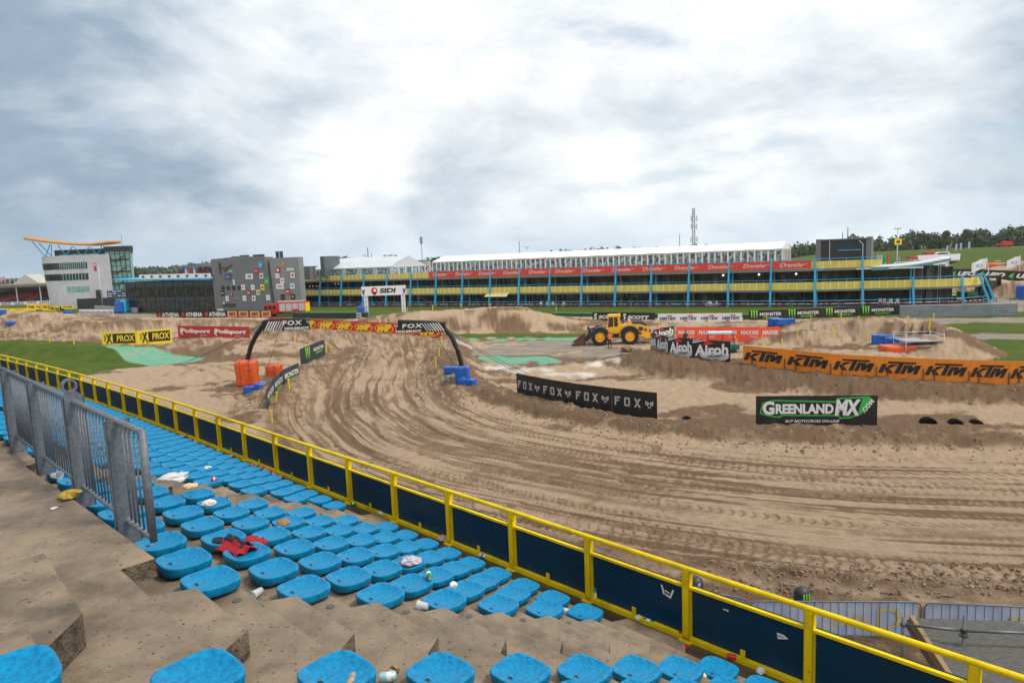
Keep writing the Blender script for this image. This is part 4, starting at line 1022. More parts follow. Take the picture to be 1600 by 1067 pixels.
for k in range(4):
    a = G(*GE[k], 0); b = G(*GE[k+1], 0); b = a+(b-a)*.99
    board('banner_board', 'black board with orange framed panel, %s of four towards the fire engine' % ordn(k+1), 'banner', a, b, 1.5, black, get_art, 'orange framed boards', 1)
def pol_art(A, L, h):
    for c, s_ in ((L*.25, 0), (L*.74, 0)):
        A.ell(c-L*.185, h*.52, h*.26, h*.30, white); A.ell(c-L*.175, h*.52, h*.20, h*.24, polired, 'inner')
        A.text('Polisport', c+L*.01, h*.52, h*.44, white, w=L*.42, bold=.045, shear=.2)
        A.text('OFF-ROAD', c+L*.12, h*.2, h*.08, white, w=L*.10)
PO = [(279, 526.5), (336, 526), (391, 529.5)]
a = G(*PO[0], 1.2); b = G(*PO[2], 1.2)
board('banner_board', 'dark red banner board with a white word twice on the sand bank', 'banner', a, b, 1.62, polired, pol_art, None, 6)
def prox_art(A, L, h):
    A.rect(L*.32, L*.95, h*.14, h*.88, black); A.text('PROX', L*.68, h*.52, h*.48, yel_b, w=L*.5, bold=.02, shear=.1)
    A.poly([(L*.12, h*.1), (L*.16, h*.1), (L*.30, h*.88), (L*.24, h*.88)], black); A.poly([(L*.27, h*.1), (L*.31, h*.1), (L*.17, h*.88), (L*.13, h*.88)], black); A.poly([(L*.09, h*.3), (L*.13, h*.55), (L*.09, h*.8), (L*.07, h*.8), (L*.10, h*.55), (L*.07, h*.3)], black)
PX = [(160, 540), (216, 538.5), (270, 534)]
for k in range(2):
    a = G(*PX[k], 1.05); b = G(*PX[k+1], 1.05+.1*k); b = a+(b-a)*.99
    board('banner_board', 'yellow banner board with black X emblem, %s' % ('the one farther from the red board', 'the one beside the red board')[k], 'banner', a, b, 1.75 if k == 0 else 1.8, yel_b, prox_art, 'yellow X emblem boards', 3)
def fmf_art(A, L, h):
    for i in range(9):
        c = L*(.055+.111*i); A.ell(c, h*.5, L*.05, h*.40, yel_b); A.ell(c, h*.5, L*.046, h*.34, red_p, 'inner'); A.text('FMF', c, h*.5, h*.55, yel_b, w=L*.085, bold=.06, shear=.35, rot=.15)
a = G(421, 511, 1.0); b = G(690, 529, .8)
board('banner_board', 'long red banner board with yellow ovals behind the black arch', 'banner', a, b, 1.62, red_p, fmf_art, None, 8)
# monster boards by the near turn
def mon1(A, L, h): claw(A, L*.28, h*.52, h*.86); A.text('MONSTER', L*.73, h*.60, h*.22, white, w=L*.42, bold=.02); A.text('ENERGY', L*.75, h*.36, h*.11, lime, w=L*.3)
def mon2(A, L, h): A.text('MONSTER', L*.52, h*.58, h*.30, white, w=L*.88, bold=.02); A.text('ENERGY', L*.55, h*.26, h*.15, lime, w=L*.6)
a = G(470, 570, .95); b = G(508, 553, 1.15)
board('banner_board', 'tilted dark banner board with green claw standing on the inner bank', 'banner', a, b, 1.55, mat('slate_print', (.03, .045, .06), .45), mon1, None, 2)
for k, (p, q_, z_) in enumerate((((418, 640), (428.5, 621), .35), ((429, 620), (443, 606), .5), ((443.5, 605), (468, 593), .7))):
    board('banner_board', 'slate board with white letters, %s of three curving up the near bank' % ordn(k+1), 'banner', G(*p, z_), G(*q_, z_+.08), 1.45, MATS['slate_print'], mon2, 'dark boards round the near bank', 1)

# ================================================================== ARCHES, CUSHIONS
def soft_box(name, label, cat, p, size, rz, m, seed=1, group=None, parent=None, straps=True, bev=.08):
    b = bmesh.new(); bmesh.ops.create_cube(b, size=1)
    for v in b.verts: v.co = Vector((v.co.x*size[0], v.co.y*size[1], (v.co.z+.5)*size[2]))
    bmesh.ops.subdivide_edges(b, edges=b.edges, cuts=7, use_grid_fill=True)
    for v in b.verts:
        c = v.co; k = .07*min(size)
        a = np.array
        v.co.x += k*2*(fbm(a([c.y*2+seed]), a([c.z*2.5]), 3, seed)[0]-.45); v.co.y += k*2*(fbm(a([c.x*2+seed]), a([c.z*2.5+3]), 3, seed+5)[0]-.45)
        v.co.z += k*2*(fbm(a([c.x*2+seed]), a([c.y*2+1]), 3, seed+9)[0]-.45)*(1 if c.z > .1 else 0)
        ex = max(0, abs(c.x)/(size[0]/2)-.8)*max(0, abs(c.y)/(size[1]/2)-.8)*8; v.co.x *= 1-ex*.3; v.co.y *= 1-ex*.3
    me = bpy.data.meshes.new(name); b.to_mesh(me); b.free(); me.materials.append(m); me.shade_smooth()
    if parent is not None:
        o = bpy.data.objects.new(name, me); COL.objects.link(o); o.parent = parent; o.location = p; o.rotation_euler = (0, 0, rz); return o
    t = thing(name, label, cat, p, rz, group)
    o = bpy.data.objects.new('cover', me); COL.objects.link(o); o.parent = t
    if straps:
        sx_, sy_, sz_ = size
        for f_ in (-.22, .22):
            MB().tube([(sx_*f_, -sy_/2-.03, 0), (sx_*f_, -sy_/2-.03, sz_+.03), (sx_*f_, sy_/2+.03, sz_+.03), (sx_*f_, sy_/2+.03, 0)], .02, 5).build('strap', steel_dk, t)
    return t
aL = G(386, 600, 0); aR = G(722, 591, 0)
arch = thing('inflatable_arch', 'black holeshot arch of two curved arms carrying striped banners over the track', 'arch', (0, 0, 0))
ad = (aR-aL); aw = np.hypot(ad[0], ad[1]); au = ad/aw
ARZ = math.atan2(au[1], au[0]); arch.location = tuple(aL); arch.rotation_euler = (0, 0, ARZ)
def az(px, py):                              # arch-plane coordinates of a sight line
    d = ray(px, py); nr = np.array([-au[1], au[0], 0]); t = (aL-[0, 0, CZ])@nr/(d@nr); P_ = np.array([0, 0, CZ])+d*t
    return ((P_-aL)@au, P_[2])
L_ = [az(*q) for q in ((384, 600), (385, 575), (390, 548), (398, 528), (411, 508), (416, 502.5), (440, 501), (484, 500))]
R__ = [az(*q) for q in ((724, 592), (720, 565), (713, 543), (704, 524), (690, 508.5), (684, 505.5), (660, 504), (622, 503))]
for L0 in (L_, R__):
    L0[0] = (L0[0][0], -.05)
    q_ = smooth_pl([(a, b_, 0) for a, b_ in L0], 4)
    MB().tube([(p[0], 0, p[1]) for p in q_], .21, 14).build('arm', mat('arch_black', (.012, .012, .014), .4, bump=.1, bscale=4), arch, smooth=True)
def arch_ban(x0, x1, z0, z1, flip):
    MB().box(x0, x1, -.30, -.27, z0, z1).build('banner', black, arch)
    w = x1-x0; hh = z1-z0; A = Art(-.32)
    if not flip:
        for k in range(7): xx = x0+w*(.03+.055*k); A.poly([(xx, z0), (xx+w*.028, z0), (xx+w*.14, z1-hh*.08), (xx+w*.112, z1-hh*.08)], white if k < 4 else greyw, 'stripes')
        A.text('FOX', x0+w*.64, z0+hh*.72, hh*.46, white, w=w*.42, bold=.03, shear=.15, spacing=1.2); foxhead(A, x0+w*.99, z0+hh*.76, hh*.33, white)
        A.text('HOLESHOT', x0+w*.73, z0+hh*.17, hh*.25, white, w=w*.52, bold=.05)
    else:
        for k in range(7): xx = x1-w*(.05+.055*k); A.poly([(xx, z0+hh*.1), (xx+w*.028, z0+hh*.1), (xx-w*.085, z1-hh*.05), (xx-w*.112, z1-hh*.05)], white if k < 4 else greyw, 'stripes')
        A.text('FOX', x0+w*.33, z0+hh*.74, hh*.46, white, w=w*.42, bold=.03, shear=.15, spacing=1.2); foxhead(A, x0+w*.0, z0+hh*.78, hh*.33, white)
        A.text('HOLESHOT', x0+w*.25, z0+hh*.17, hh*.25, white, w=w*.52, bold=.05)
    A.done(arch)
x0, z0 = az(413, 516.5); x1, z1 = az(485, 498.5); arch_ban(x0, x1, z0, z1, False)
x0, z0 = az(621, 520); x1, z1 = az(697, 503); arch_ban(x0, x1, z0, z1, True)
def line3(a, b_, r_=.025, nm='guy_line', par=None, m=steel_dk, sag=.25):
    a = np.array(a); b_ = np.array(b_); pts = []
    for k in range(9):
        t_ = k/8; p = a+(b_-a)*t_; p[2] -= sag*4*t_*(1-t_); pts.append(tuple(p))
    return MB().tube(pts, r_, 5).build(nm, m, par)
inv = Matrix.Rotation(-ARZ, 4, 'Z')
def to_arch(P_): v_ = inv @ Vector(tuple(np.array(P_)-aL)); return tuple(v_)
zt_ = L_[5]; a_top = (zt_[0], 0, zt_[1]); zr_ = R__[5]; b_top = (zr_[0], 0, zr_[1])
for e_ in (on(292, 566), on(275, 571)): line3(a_top, to_arch(e_), .022, par=arch)
for e_ in (on(812, 583), on(826, 584)): line3(b_top, to_arch(e_), .022, par=arch)
line3((L_[6][0], 0, L_[6][1]), to_arch(on(413, 585)), .022, par=arch)
line3((R__[5][0]-.6, 0, R__[5][1]), to_arch(on(711, 570)), .022, par=arch)
line3((L_[7][0], 0, L_[7][1]), (R__[7][0], 0, R__[7][1]), .02, par=arch)
soft_box('covered_block', 'tall stack of orange covered blocks at the left foot of the black arch', 'cushion block', G(395, 598, 0)-[0, 1.1, 0], (1.75, 1.5, 2.25), .1, tarp_o, 3)
soft_box('covered_block', 'single orange covered block between the tall stack and the slate boards', 'cushion block', G(429, 588, 0), (1.35, 1.3, 1.15), -.1, tarp_o, 4)
soft_box('folded_tarp', 'crumpled blue tarpaulin bundle before the tall orange stack', 'tarpaulin', G(394, 613, 0), (1.3, .9, .55), .2, tarp_b, 5, straps=False)
soft_box('folded_tarp', 'blue tarpaulin bundle leaning against the slate banner boards', 'tarpaulin', G(411, 612, 0), (1.2, 1.1, .75), .6, tarp_b, 6, straps=False)
soft_box('cushion_block', 'upright blue cushion block wrapped round the right arch foot', 'cushion block', on(723, 597)-[0, 0, .1], (1.15, .8, 1.35), 0, tarp_b, 7)
soft_box('cushion_block', 'blue cushion lying left of the right arch foot', 'cushion block', on(708, 583)+[0, 0, 0], (1.5, .7, .55), -.15, tarp_b, 8, straps=False)
soft_box('cushion_block', 'flat blue cushion lying below the upright one by the arch', 'cushion block', on(730, 601), (1.5, .7, .45), -.5, tarp_b, 9, straps=False)
soft_box('cushion_block', 'pale lettered cushion lying on the bank before the right arch foot', 'cushion block', on(713, 596), (2.0, .6, .45), -.55, mat('pale_grey_tarp', (.30, .34, .30), .5, col2=(.05, .07, .05), vscale=5), 10, straps=False)
for px, py, sz, rz_, lab in ((1211, 509, (1.6, 1.0, .95), .3, 'rounded blue cushion on the sand beyond the coral boards'), (1227, 507.5, (2.3, .8, .75), .1, 'flat blue cushion beside the rounded one beyond the coral boards'),
                            (1380, 538, (2.1, .9, .95), -.5, 'long blue cushion beside the scaffold tower'), (1394, 541, (1.1, .9, .85), -.2, 'short blue cushion between the long one and the orange covers'),
                            (17, 508, (1.9, 1.0, .7), -.2, 'blue cushion on the tarmac strip between the left rollers'), (1, 492, (2.6, 1.0, 1.2), .0, 'blue cushion at the far left edge before the yellow boards'), (107, 490, (2.2, 1.2, .8), .2, 'blue cushion right of the yellow boards at the far turn'), (565, 497, (1.2, 1.2, 2.3), 0, 'blue cushion standing at the left leg of the white arch')):
    soft_box('cushion_block', lab, 'cushion block', on(px, py), sz, rz_, tarp_b, int(px) % 17, straps=False)
# white arch
w0 = G(574, 496, 0); w1 = w0+np.array([7.1, 0, 0])*1.0
wa = thing('truss_arch', 'white start arch with black lettering and a red emblem before the long building', 'arch', w0, 0)
def wz(px, py): P_ = D(px, py, w0[1]); return P_[0]-w0[0], P_[2]
xl, zt2 = wz(572, 449); xr, zr2 = wz(627, 446)
wprint = mat('blue_red_print', (.05, .08, .35), .5)
for x_, zz in ((0, zt2), (xr+.25, zt2)):
    mb = MB()
    for a, b_ in ((-.32, -.32), (.32, -.32), (.32, .32), (-.32, .32)): mb.tube([(x_+a, b_, 0), (x_+a, b_, zz)], .05, 6)
    k = 0
    while k*.7 < zz-.7:
        mb.tube([(x_-.32, -.32, k*.7), (x_+.32, -.32, k*.7+.7)], .03, 5); mb.tube([(x_-.32, .32, k*.7), (x_+.32, .32, k*.7+.7)], .03, 5); k += 1
    mb.build('leg', alu, wa)
    MB().box(x_-.36, x_+.36, -.40, -.37, .1, zz-.2).build('leg_cover', white, wa)
    A = Art(-.41)
    for kk in range(4): A.text('SIDI', x_, 1.0+kk*1.0, .24, black if x_ == 0 else wprint, rot=math.pi/2, w=.7, nm='lettering')
    A.done(wa)
zb = zt2-1.65
MB().box(-.75, xr+.95, -.47, -.43, zb, zt2+.15).build('cross_banner', white, wa)
A = Art(-.49); cxm = (xr)/2
A.text('SIDI', cxm+.9, zb+.9, .95, black, w=3.2, bold=.05, shear=.15); A.ell(cxm-1.7, zb+.95, .62, .62, red_p); A.poly([(cxm-1.9, zb+.1), (cxm-1.5, zb+.1), (cxm-1.2, zb+.6), (cxm-2.1, zb+.6)], red_p)
A.ell(cxm-1.6, zb+1.0, .28, .28, white, 'inner')
for sx_ in (-.35, xr+.55): A.poly([(sx_-.35, zb+1.4), (sx_, zb+1.0), (sx_+.4, zb+1.45), (sx_+.1, zb+.2), (sx_-.1, zb+.2)], wprint)
A.done(wa)
for k, (ax_, e_) in enumerate(((-.3, (-9, 2)), (.6, (6, 6)), (xr+.3, (xr+8, 4)))): line3((ax_, 0, zt2-.2), (e_[0], e_[1], .1), .02, par=wa, m=red_p, sag=.05)

# ---- scaffold tower with covers, flags pegs
def scaffold(name, label, p, w, d, h, rz, levels=(1,), deck=True):
    t = thing(name, label, 'scaffold', p, rz)
    for a in (0, w):
        for b_ in (0, d): MB().tube([(a, b_, 0), (a, b_, h)], .035, 8).build('upright', alu, t, smooth=True)
    for z_ in (h-.12, h-.6, h*.5):
        for s_, e_ in (((0, 0), (w, 0)), ((0, d), (w, d)), ((0, 0), (0, d)), ((w, 0), (w, d))): MB().tube([(*s_, z_), (*e_, z_)], .028, 6).build('rail', alu, t, smooth=True)
    MB().tube([(0, 0, .1), (w, 0, h*.55)], .025, 6).build('brace', alu, t); MB().tube([(w, d, .1), (0, d, h*.55)], .025, 6).build('brace', alu, t)
    if deck: MB().box(.02, w-.02, .02, d-.02, h*.66, h*.66+.07).build('deck', mat('deck_grey', (.36, .38, .40), .5), t)
    return t
scaffold('scaffold_tower', 'small grey scaffold tower standing over orange covers on the infield', G(1415, 560, 0), 3.2, 2.6, 2.2, -.12)
soft_box('covered_block', 'large orange covered block left of the scaffold tower legs', 'cushion block', G(1403, 557, 0), (2.9, 2.0, 1.05), -.1, tarp_o, 11, straps=False)
soft_box('covered_block', 'orange covered block beneath the scaffold tower', 'cushion block', G(1438, 556, 0)+[0, .3, 0], (2.5, 1.6, 1.1), -.1, tarp_o, 12, straps=False)
peg0 = thing('marker_peg', 'x', 'marker peg')
MB().hexa([(-.05, -.05, -.2), (.05, -.05, -.2), (.05, .05, -.2), (-.05, .05, -.2)], [(-.045, -.045, .85), (.045, -.045, .85), (.045, .045, .85), (-.045, .045, .85)]).build('stake', mat('peg_yellow', (.80, .55, .02), .5), peg0)
MB().box(-.07, .07, -.07, .07, .78, .9).build('cap', MATS['peg_yellow'], peg0)
PEGS = [(425, 661, 'on the sand just beyond the railing'), (431, 631, 'in front of the lowest slate board'), (452, 609, 'in front of the middle slate board'), (510, 552, 'right of the tilted claw board'), (517, 549, 'second one right of the tilted claw board'), (681, 573, 'on the bank left of the right arch foot, lowest'), (686, 557, 'on the bank below the end of the long red board'), (691, 538, 'beside the right end of the long red board'), (461, 535, 'on the track under the left arch banner'),
        (636, 488, 'on the left jump behind the white arch'), (766, 484, 'on top of the big tabletop jump'), (813, 492, 'on the right slope of the tabletop jump'), (858, 500, 'low on the right slope of the tabletop jump'), (909, 507, 'at the right foot of the tabletop jump'), (676, 486, 'on the crest left of the tabletop jump'), (827, 478, 'on grass behind the tabletop jump'), (869, 486, 'on grass right of the tabletop jump'), (721, 482, 'at the left shoulder of the tabletop jump'),
        (1151, 543, 'between helmet boards and orange boards'), (1223, 543, 'just above the second orange board'), (1190, 537, 'in front of the short coral board'), (1246, 527, 'on the flat right of the short coral board'), (1284, 533, 'on the flat above the third orange board'), (1302, 523, 'below the inner mound'), (1341, 507, 'on top of the mound'), (1314, 502, 'on the mound shoulder under the claw boards'), (1267, 502, 'left of the mound under the claw boards'), (1379, 492, 'behind the mound before the last claw board'), (1432, 494, 'before the left end of the guardrail'), (1458, 500, 'on the right crest of the mound'), (1452, 513, 'on the right slope of the mound'), (1420, 522, 'behind the scaffold tower'), (1355, 534, 'left of the long blue cushion'), (1160, 507, 'behind the coral boards'), (1030, 510, 'behind the pale helmet board'), (1198, 500, 'before the first claw board of the guardrail row'),
        (9, 528, 'near the left picture edge on the front roller'), (41, 532, 'on the front roller'), (78, 535, 'on the front roller, third one'), (116, 538, 'on the front roller, nearest the yellow boards'), (34, 512, 'on the tarmac strip between rollers, westmost'), (50, 512.5, 'second on the tarmac strip between rollers'), (66, 513.5, 'third on the tarmac strip between rollers'), (85, 515, 'fourth on the tarmac strip between rollers'), (107, 518, 'fifth on the tarmac strip between rollers'), (133, 518, 'sixth on the tarmac strip between rollers'), (159, 511, 'on the roller above the yellow boards'), (126, 502, 'on the far roller before the striped white board'), (256, 504, 'on the roller before the red disc boards'), (393, 534, 'right of the dark red board')]
for i, (px, py, w_) in enumerate(PEGS):
    p = on(px, py); lab = 'yellow marker peg ' + w_
    if i == 0: peg0.location = tuple(p); peg0['label'] = lab; peg0['group'] = 'yellow track marker pegs'; peg0.rotation_euler = (.05, .02, 0)
    else:
        q_ = copy_thing(peg0, p, RS.uniform(0, 3), lab); q_.rotation_euler = (RS.uniform(-.12, .12), RS.uniform(-.15, .15), RS.uniform(0, 3))
# black rubber humps behind the low berm
for k, (px, py, w_) in enumerate(((1450, 661, .85), (1493, 662, .7), (1525, 662, .6), (1073, 656, .55))):
    t = MB(); rows = []
    for i in range(13):
        a = math.pi*i/12; rows.append([(w_/2*math.cos(a), y_, w_*.42*math.sin(a)) for y_ in (-.25, -.1, .1, .25)])
    o = t.grid(rows).build('rubber_flap', mat('black_rubber', (.010, .009, .010), .95, spec=.05), None, smooth=True)
    MB().prism([(w_/2*math.cos(math.pi*i/12)*.98, w_*.42*math.sin(math.pi*i/12)*.98) for i in range(13)], 'y', -.24, .24).build('core', MATS['black_rubber'], o)
    p = on(px, py); o.location = tuple(p-[0, 0, .02]); o.rotation_euler[2] = -.2
    tag(o, 'half round black rubber piece on the low berm, %s' % ('first after the wide white lettered board', 'middle one of the right three', 'farthest right of the three', 'alone beside the last fox head board')[k], 'rubber piece', 'black rubber pieces on the berm')
# poles lying by the painted strip
o = MB().tube([tuple(G(200, 556.5, .12)), tuple(G(241, 550.5, .12))], .07, 6).build('red_pole', mat('dull_red', (.30, .03, .03), .6)); tag(o, 'dull red pole lying on the green painted strip', 'pole')
o = MB().tube([tuple(G(268, 552, .10)), tuple(G(284, 553, .10))], .06, 6).build('red_pole', MATS['dull_red']); tag(o, 'short dark red pole at the foot of the sand bank', 'pole')

# ================================================================== WHEEL LOADER
lp = G(962, 541, 0); lp2 = G(1000, 540, 0)
ld = thing('wheel_loader', 'yellow wheel loader with muddy bucket lowered facing the arch', 'wheel loader', G(965, 539, 0)+[0, 1.2, 0], -.12)
Y = loader_y
def wheel(x, y, r_=1.0, w=.72):
    t = thing('wheel', None, None, (x, y, r_)); 
    for k in ('label', 'category'):
        if k in t: del t[k]
    t.parent = ld
    n_ = 40; mb = MB(); rows = []
    for (yy, rr) in ((-w/2, r_*.55), (-w/2, r_*.84), (-w/2*.82, r_*.97), (-w*.2, r_), (w*.2, r_), (w/2*.82, r_*.97), (w/2, r_*.84), (w/2, r_*.55)):
        rows.append([(rr*(1+(.022 if (k//2) % 2 and rr > r_*.9 else 0))*math.cos(2*math.pi*k/n_), yy, rr*math.sin(2*math.pi*k/n_)) for k in range(n_+1)])
    mb.grid(rows).build('tyre', tyre_m, t, recalc=True)
    mb = MB(); rows = [[(rr*math.cos(2*math.pi*k/24), yy*sgn, rr*math.sin(2*math.pi*k/24)) for k in range(25)] for sgn in (1,) for yy, rr in ((-w/2*.92, r_*.57), (-w/2*.55, r_*.5), (-w/2*.5, r_*.28), (-w/2*.95, r_*.22), (-w/2*.97, .001))]
    mb.grid(rows).build('rim', Y, t, recalc=True)
    mb = MB(); rows = [[(rr*math.cos(2*math.pi*k/24), -yy, rr*math.sin(2*math.pi*k/24)) for k in range(25)] for yy, rr in ((-w/2*.92, r_*.57), (-w/2*.55, r_*.5), (-w/2*.5, .001))]
    mb.grid(rows).build('rim', Y, t, recalc=True)
    return t
XF, XR = -1.85, 1.55
for x in (XF, XR):
    for y in (-1.25, 1.25): wheel(x, y)
MB().prism([(XR-1.25, .9), (XR-1.1, 1.35), (XR-1.0, 2.15), (XR-.2, 2.35), (XR+1.2, 2.3), (XR+2.0, 2.0), (XR+2.55, 1.35), (XR+2.5, .95), (XR+1.6, .85), (XR+1.2, .9)], 'y', -.82, .82).build('rear_body', Y, ld, recalc=True)
MB().prism([(XR+.2, 2.36), (XR+.5, 2.62), (XR+1.5, 2.6), (XR+2.0, 2.25), (XR+2.02, 2.1)], 'y', -.7, .7).build('engine_hood', steel_dk, ld, recalc=True)
MB().prism([(XR-.2, 2.3), (XR-.1, 2.75), (XR+.15, 2.75), (XR+.3, 2.3)], 'y', -.75, .75).build('hood_front', Y, ld, recalc=True)
A = Art(-.835)
A.rect(XR+.15+.9, XR+1.55, 1.55, 2.0, steel_dk, 'vent'); A.rect(XR+1.68, XR+1.95, 1.5, 1.8, steel_dk, 'vent'); A.rect(XR+1.05, XR+1.35, 1.15, 1.4, steel_dk, 'vent'); A.done(ld)
MB().prism([(XR+2.05, 1.35), (XR+2.58, 1.3), (XR+2.85, 1.15), (XR+2.8, .75), (XR+1.9, .7), (XR+1.4, .95)], 'y', -1.15, 1.15).build('counterweight', Y, ld, recalc=True)
for y_ in (-1.0, 1.0): MB().box(XR+2.2, XR+2.42, y_-.14, y_+.14, 1.38, 1.7).build('rear_light', red_p, ld)
for y0 in (-1.62, .82):
    pts = [(XR+1.18*math.cos(a), 1.0+1.18*math.sin(a)) for a in np.linspace(R(18), R(160), 11)]; pin = [(XR+1.08*math.cos(a), 1.0+1.08*math.sin(a)) for a in np.linspace(R(160), R(18), 11)]
    MB().prism(pts+pin, 'y', y0, y0+.8).build('rear_fender', steel_dk, ld, recalc=True)
    pts = [(XF+1.15*math.cos(a), 1.0+1.15*math.sin(a)) for a in np.linspace(R(30), R(120), 9)]; pin = [(XF+1.06*math.cos(a), 1.0+1.06*math.sin(a)) for a in np.linspace(R(120), R(30), 9)]
    MB().prism(pts+pin, 'y', y0, y0+.8).build('front_fender', steel_dk, ld, recalc=True)
MB().prism([(XF-.7, .7), (XF-.6, 1.6), (XF+.1, 2.15), (XF+.55, 2.1), (XF+.95, 1.2), (XF+.9, .75)], 'y', -.55, .55).build('front_frame', Y, ld, recalc=True)
MB().box(XF+.8, XR-1.0, -.35, .35, .75, 1.15).build('joint', steel_dk, ld)
CX0, CX1 = -1.0, .55
MB().prism([(CX0-.15, 1.55), (CX0-.1, 2.0), (CX1+.1, 2.15), (CX1+.25, 1.4), (CX0+.6, 1.2)], 'y', -.85, .85).build('cab_base', Y, ld, recalc=True)
MB().prism([(CX0, 2.0), (CX0+.18, 3.2), (CX1-.25, 3.2), (CX1-.1, 2.12)], 'y', -.72, .72).build('cab_glass', mat('cab_glass', (.02, .03, .03), .06, spec=.8), ld, recalc=True)
for x0_, x1_, x2_, x3_ in ((CX0-.02, CX0+.08, CX0+.24, CX0+.14), (CX0+.72, CX0+.80, CX0+.80, CX0+.72), (CX1-.30, CX1+.10, CX1-.08, CX1-.34)):
    for y_ in (-.76, .70): MB().hexa([(x0_, y_, 1.98), (x1_, y_, 1.98), (x1_, y_+.06, 1.98), (x0_, y_+.06, 1.98)], [(x3_, y_, 3.22), (x2_, y_, 3.22), (x2_, y_+.06, 3.22), (x3_, y_+.06, 3.22)]).build('cab_pillar', Y, ld, recalc=True)
MB().prism([(CX0+.02, 3.18), (CX0+.1, 3.38), (CX0+.4, 3.44), (CX1-.1, 3.44), (CX1+.02, 3.36), (CX1+.02, 3.2)], 'y', -.84, .84).build('cab_roof', Y, ld, recalc=True)
MB().prism([(CX1-.05+.08*math.cos(k*math.pi/4), .08*math.sin(k*math.pi/4)) for k in range(8)], 'z', 3.42, 3.66).build('beacon', mat('beacon_orange', (.9, .2, .02), .3), ld)
MB().tube([(CX1+.35, .3, 2.3), (CX1+.35, .3, 3.3)], .07, 8).build('exhaust', steel_dk, ld)
MB().tube([(CX0+.15, -1.1, 2.9), (CX0+.05, -.8, 2.95)], .03, 6).build('mirror_arm', steel_dk, ld)
for y_ in (-.5, .5):
    MB().prism([(XF+.5, 2.05), (XF+.2, 2.2), (XF-1.1, 1.25), (XF-1.75, .55), (XF-1.6, .35), (XF-1.0, .85), (XF+.3, 1.75)], 'y', y_-.1, y_+.1).build('lift_arm', steel_dk, ld, recalc=True)
MB().bar((XF+.3, 0, 2.15), (XF-1.2, 0, 1.75), .2, .2).build('tilt_cylinder', steel_dk, ld)
MB().prism([(XF-1.5, 2.05), (XF-1.25, 2.1), (XF-.95, 1.5), (XF-1.6, .6), (XF-1.75, .7), (XF-1.3, 1.4)], 'y', -.16, .16).build('tilt_lever', steel_dk, ld, recalc=True)
bp = [(XF-1.65, 1.25), (XF-1.75, .55), (XF-1.7, .15), (XF-2.0, .04), (XF-3.3, .02), (XF-3.3, .12), (XF-2.05, .14), (XF-1.82, .3), (XF-1.86, .6), (XF-1.72, 1.27)]
MB().prism(bp, 'y', -1.5, 1.5).build('bucket', mudm, ld, recalc=True)
for y_ in (-1.5, 1.45): MB().prism([(XF-1.66, 1.25), (XF-1.7, .1), (XF-3.25, .05), (XF-3.1, .25)], 'y', y_, y_+.05).build('bucket_side', mat('rusty_red_steel', (.16, .05, .035), .6, var=.4), ld, recalc=True)
for k, y_ in enumerate((-.95,)):
    for z_ in (.55, .9, 1.25): MB().box(-.45, .05, -1.12, -.85, z_, z_+.05).build('ladder_rung', steel_dk, ld)
soft = crumple('sand_heap', G(979, 549, 0), .8, 'small heap of damp sand beside the loader', 'heap', mat('damp_sand', (.24, .16, .10), .95, bump=.8, bscale=6), .5, 41)

# ================================================================== PEOPLE
skinm = mat('skin', (.45, .27, .19), .6); hairm = mat('dark_hair', (.03, .02, .015), .7)
def person(label, p, rz, top, bottom, pose, scale=1., group=None):
    J = pose; b = bpy.data.meshes.new('body')
    names = list(J.keys()); idx = {n_: i for i, n_ in enumerate(names)}
    E_ = [('pelvis', 'spine'), ('spine', 'chest'), ('chest', 'neck'), ('neck', 'head'), ('head', 'crown')]
    for s_ in 'lr': E_ += [('chest', 'sh'+s_), ('sh'+s_, 'el'+s_), ('el'+s_, 'wr'+s_), ('wr'+s_, 'ha'+s_), ('pelvis', 'hip'+s_), ('hip'+s_, 'kn'+s_), ('kn'+s_, 'an'+s_), ('an'+s_, 'to'+s_)]
    rad = dict(pelvis=.15, spine=.14, chest=.17, neck=.06, head=.095, crown=.075, sh=.075, el=.05, wr=.035, ha=.04, hip=.10, kn=.065, an=.045, to=.045)
    b.from_pydata([J[n_] for n_ in names], [(idx[a], idx[c_]) for a, c_ in E_], [])
    o = bpy.data.objects.new('body', b); COL.objects.link(o)
    o.modifiers.new('k', 'SKIN'); su = o.modifiers.new('u', 'SUBSURF'); su.levels = 2
    for n_ in names:
        r_ = rad.get(n_, rad.get(n_[:-1], .06)); b.skin_vertices[0].data[idx[n_]].radius = (r_, r_*.8 if n_ in ('chest', 'spine', 'pelvis') else r_)
    b.skin_vertices[0].data[idx['pelvis']].use_root = True
    dg = bpy.context.evaluated_depsgraph_get(); me = bpy.data.meshes.new_from_object(o.evaluated_get(dg)); bpy.data.objects.remove(o)
    me.materials.clear(); me.materials.append(skinm); me.materials.append(top); me.materials.append(bottom); me.materials.append(steel_dk)
    zp = J['pelvis'][2]+.06; zn = J['neck'][2]-.01
    for f in me.polygons:
        c = f.center; dh = min((c-Vector(J['ha'+s_])).length for s_ in 'lr')
        f.material_index = 0 if (c.z > zn and abs(c.x-J['neck'][0]) < .16) or dh < .09 else 1 if c.z > zp else 3 if c.z < .10 else 2
    me.shade_smooth(); me.name = 'body'
    t = thing('person', label, 'person', p, rz, group); t.scale = (scale,)*3
    bo = bpy.data.objects.new('body', me); COL.objects.link(bo); bo.parent = t
    hx, hy, hz_ = J['head']; mb = MB()
    rows = [[(hx+.108*math.cos(a)*math.cos(e), hy+.01+.118*math.sin(a)*math.cos(e), hz_+.03+.13*math.sin(e)) for a in np.linspace(0, 2*math.pi, 13)] for e in np.linspace(R(5), R(90), 6)]
    mb.grid(rows).build('hair', hairm, t, smooth=True)
    return t
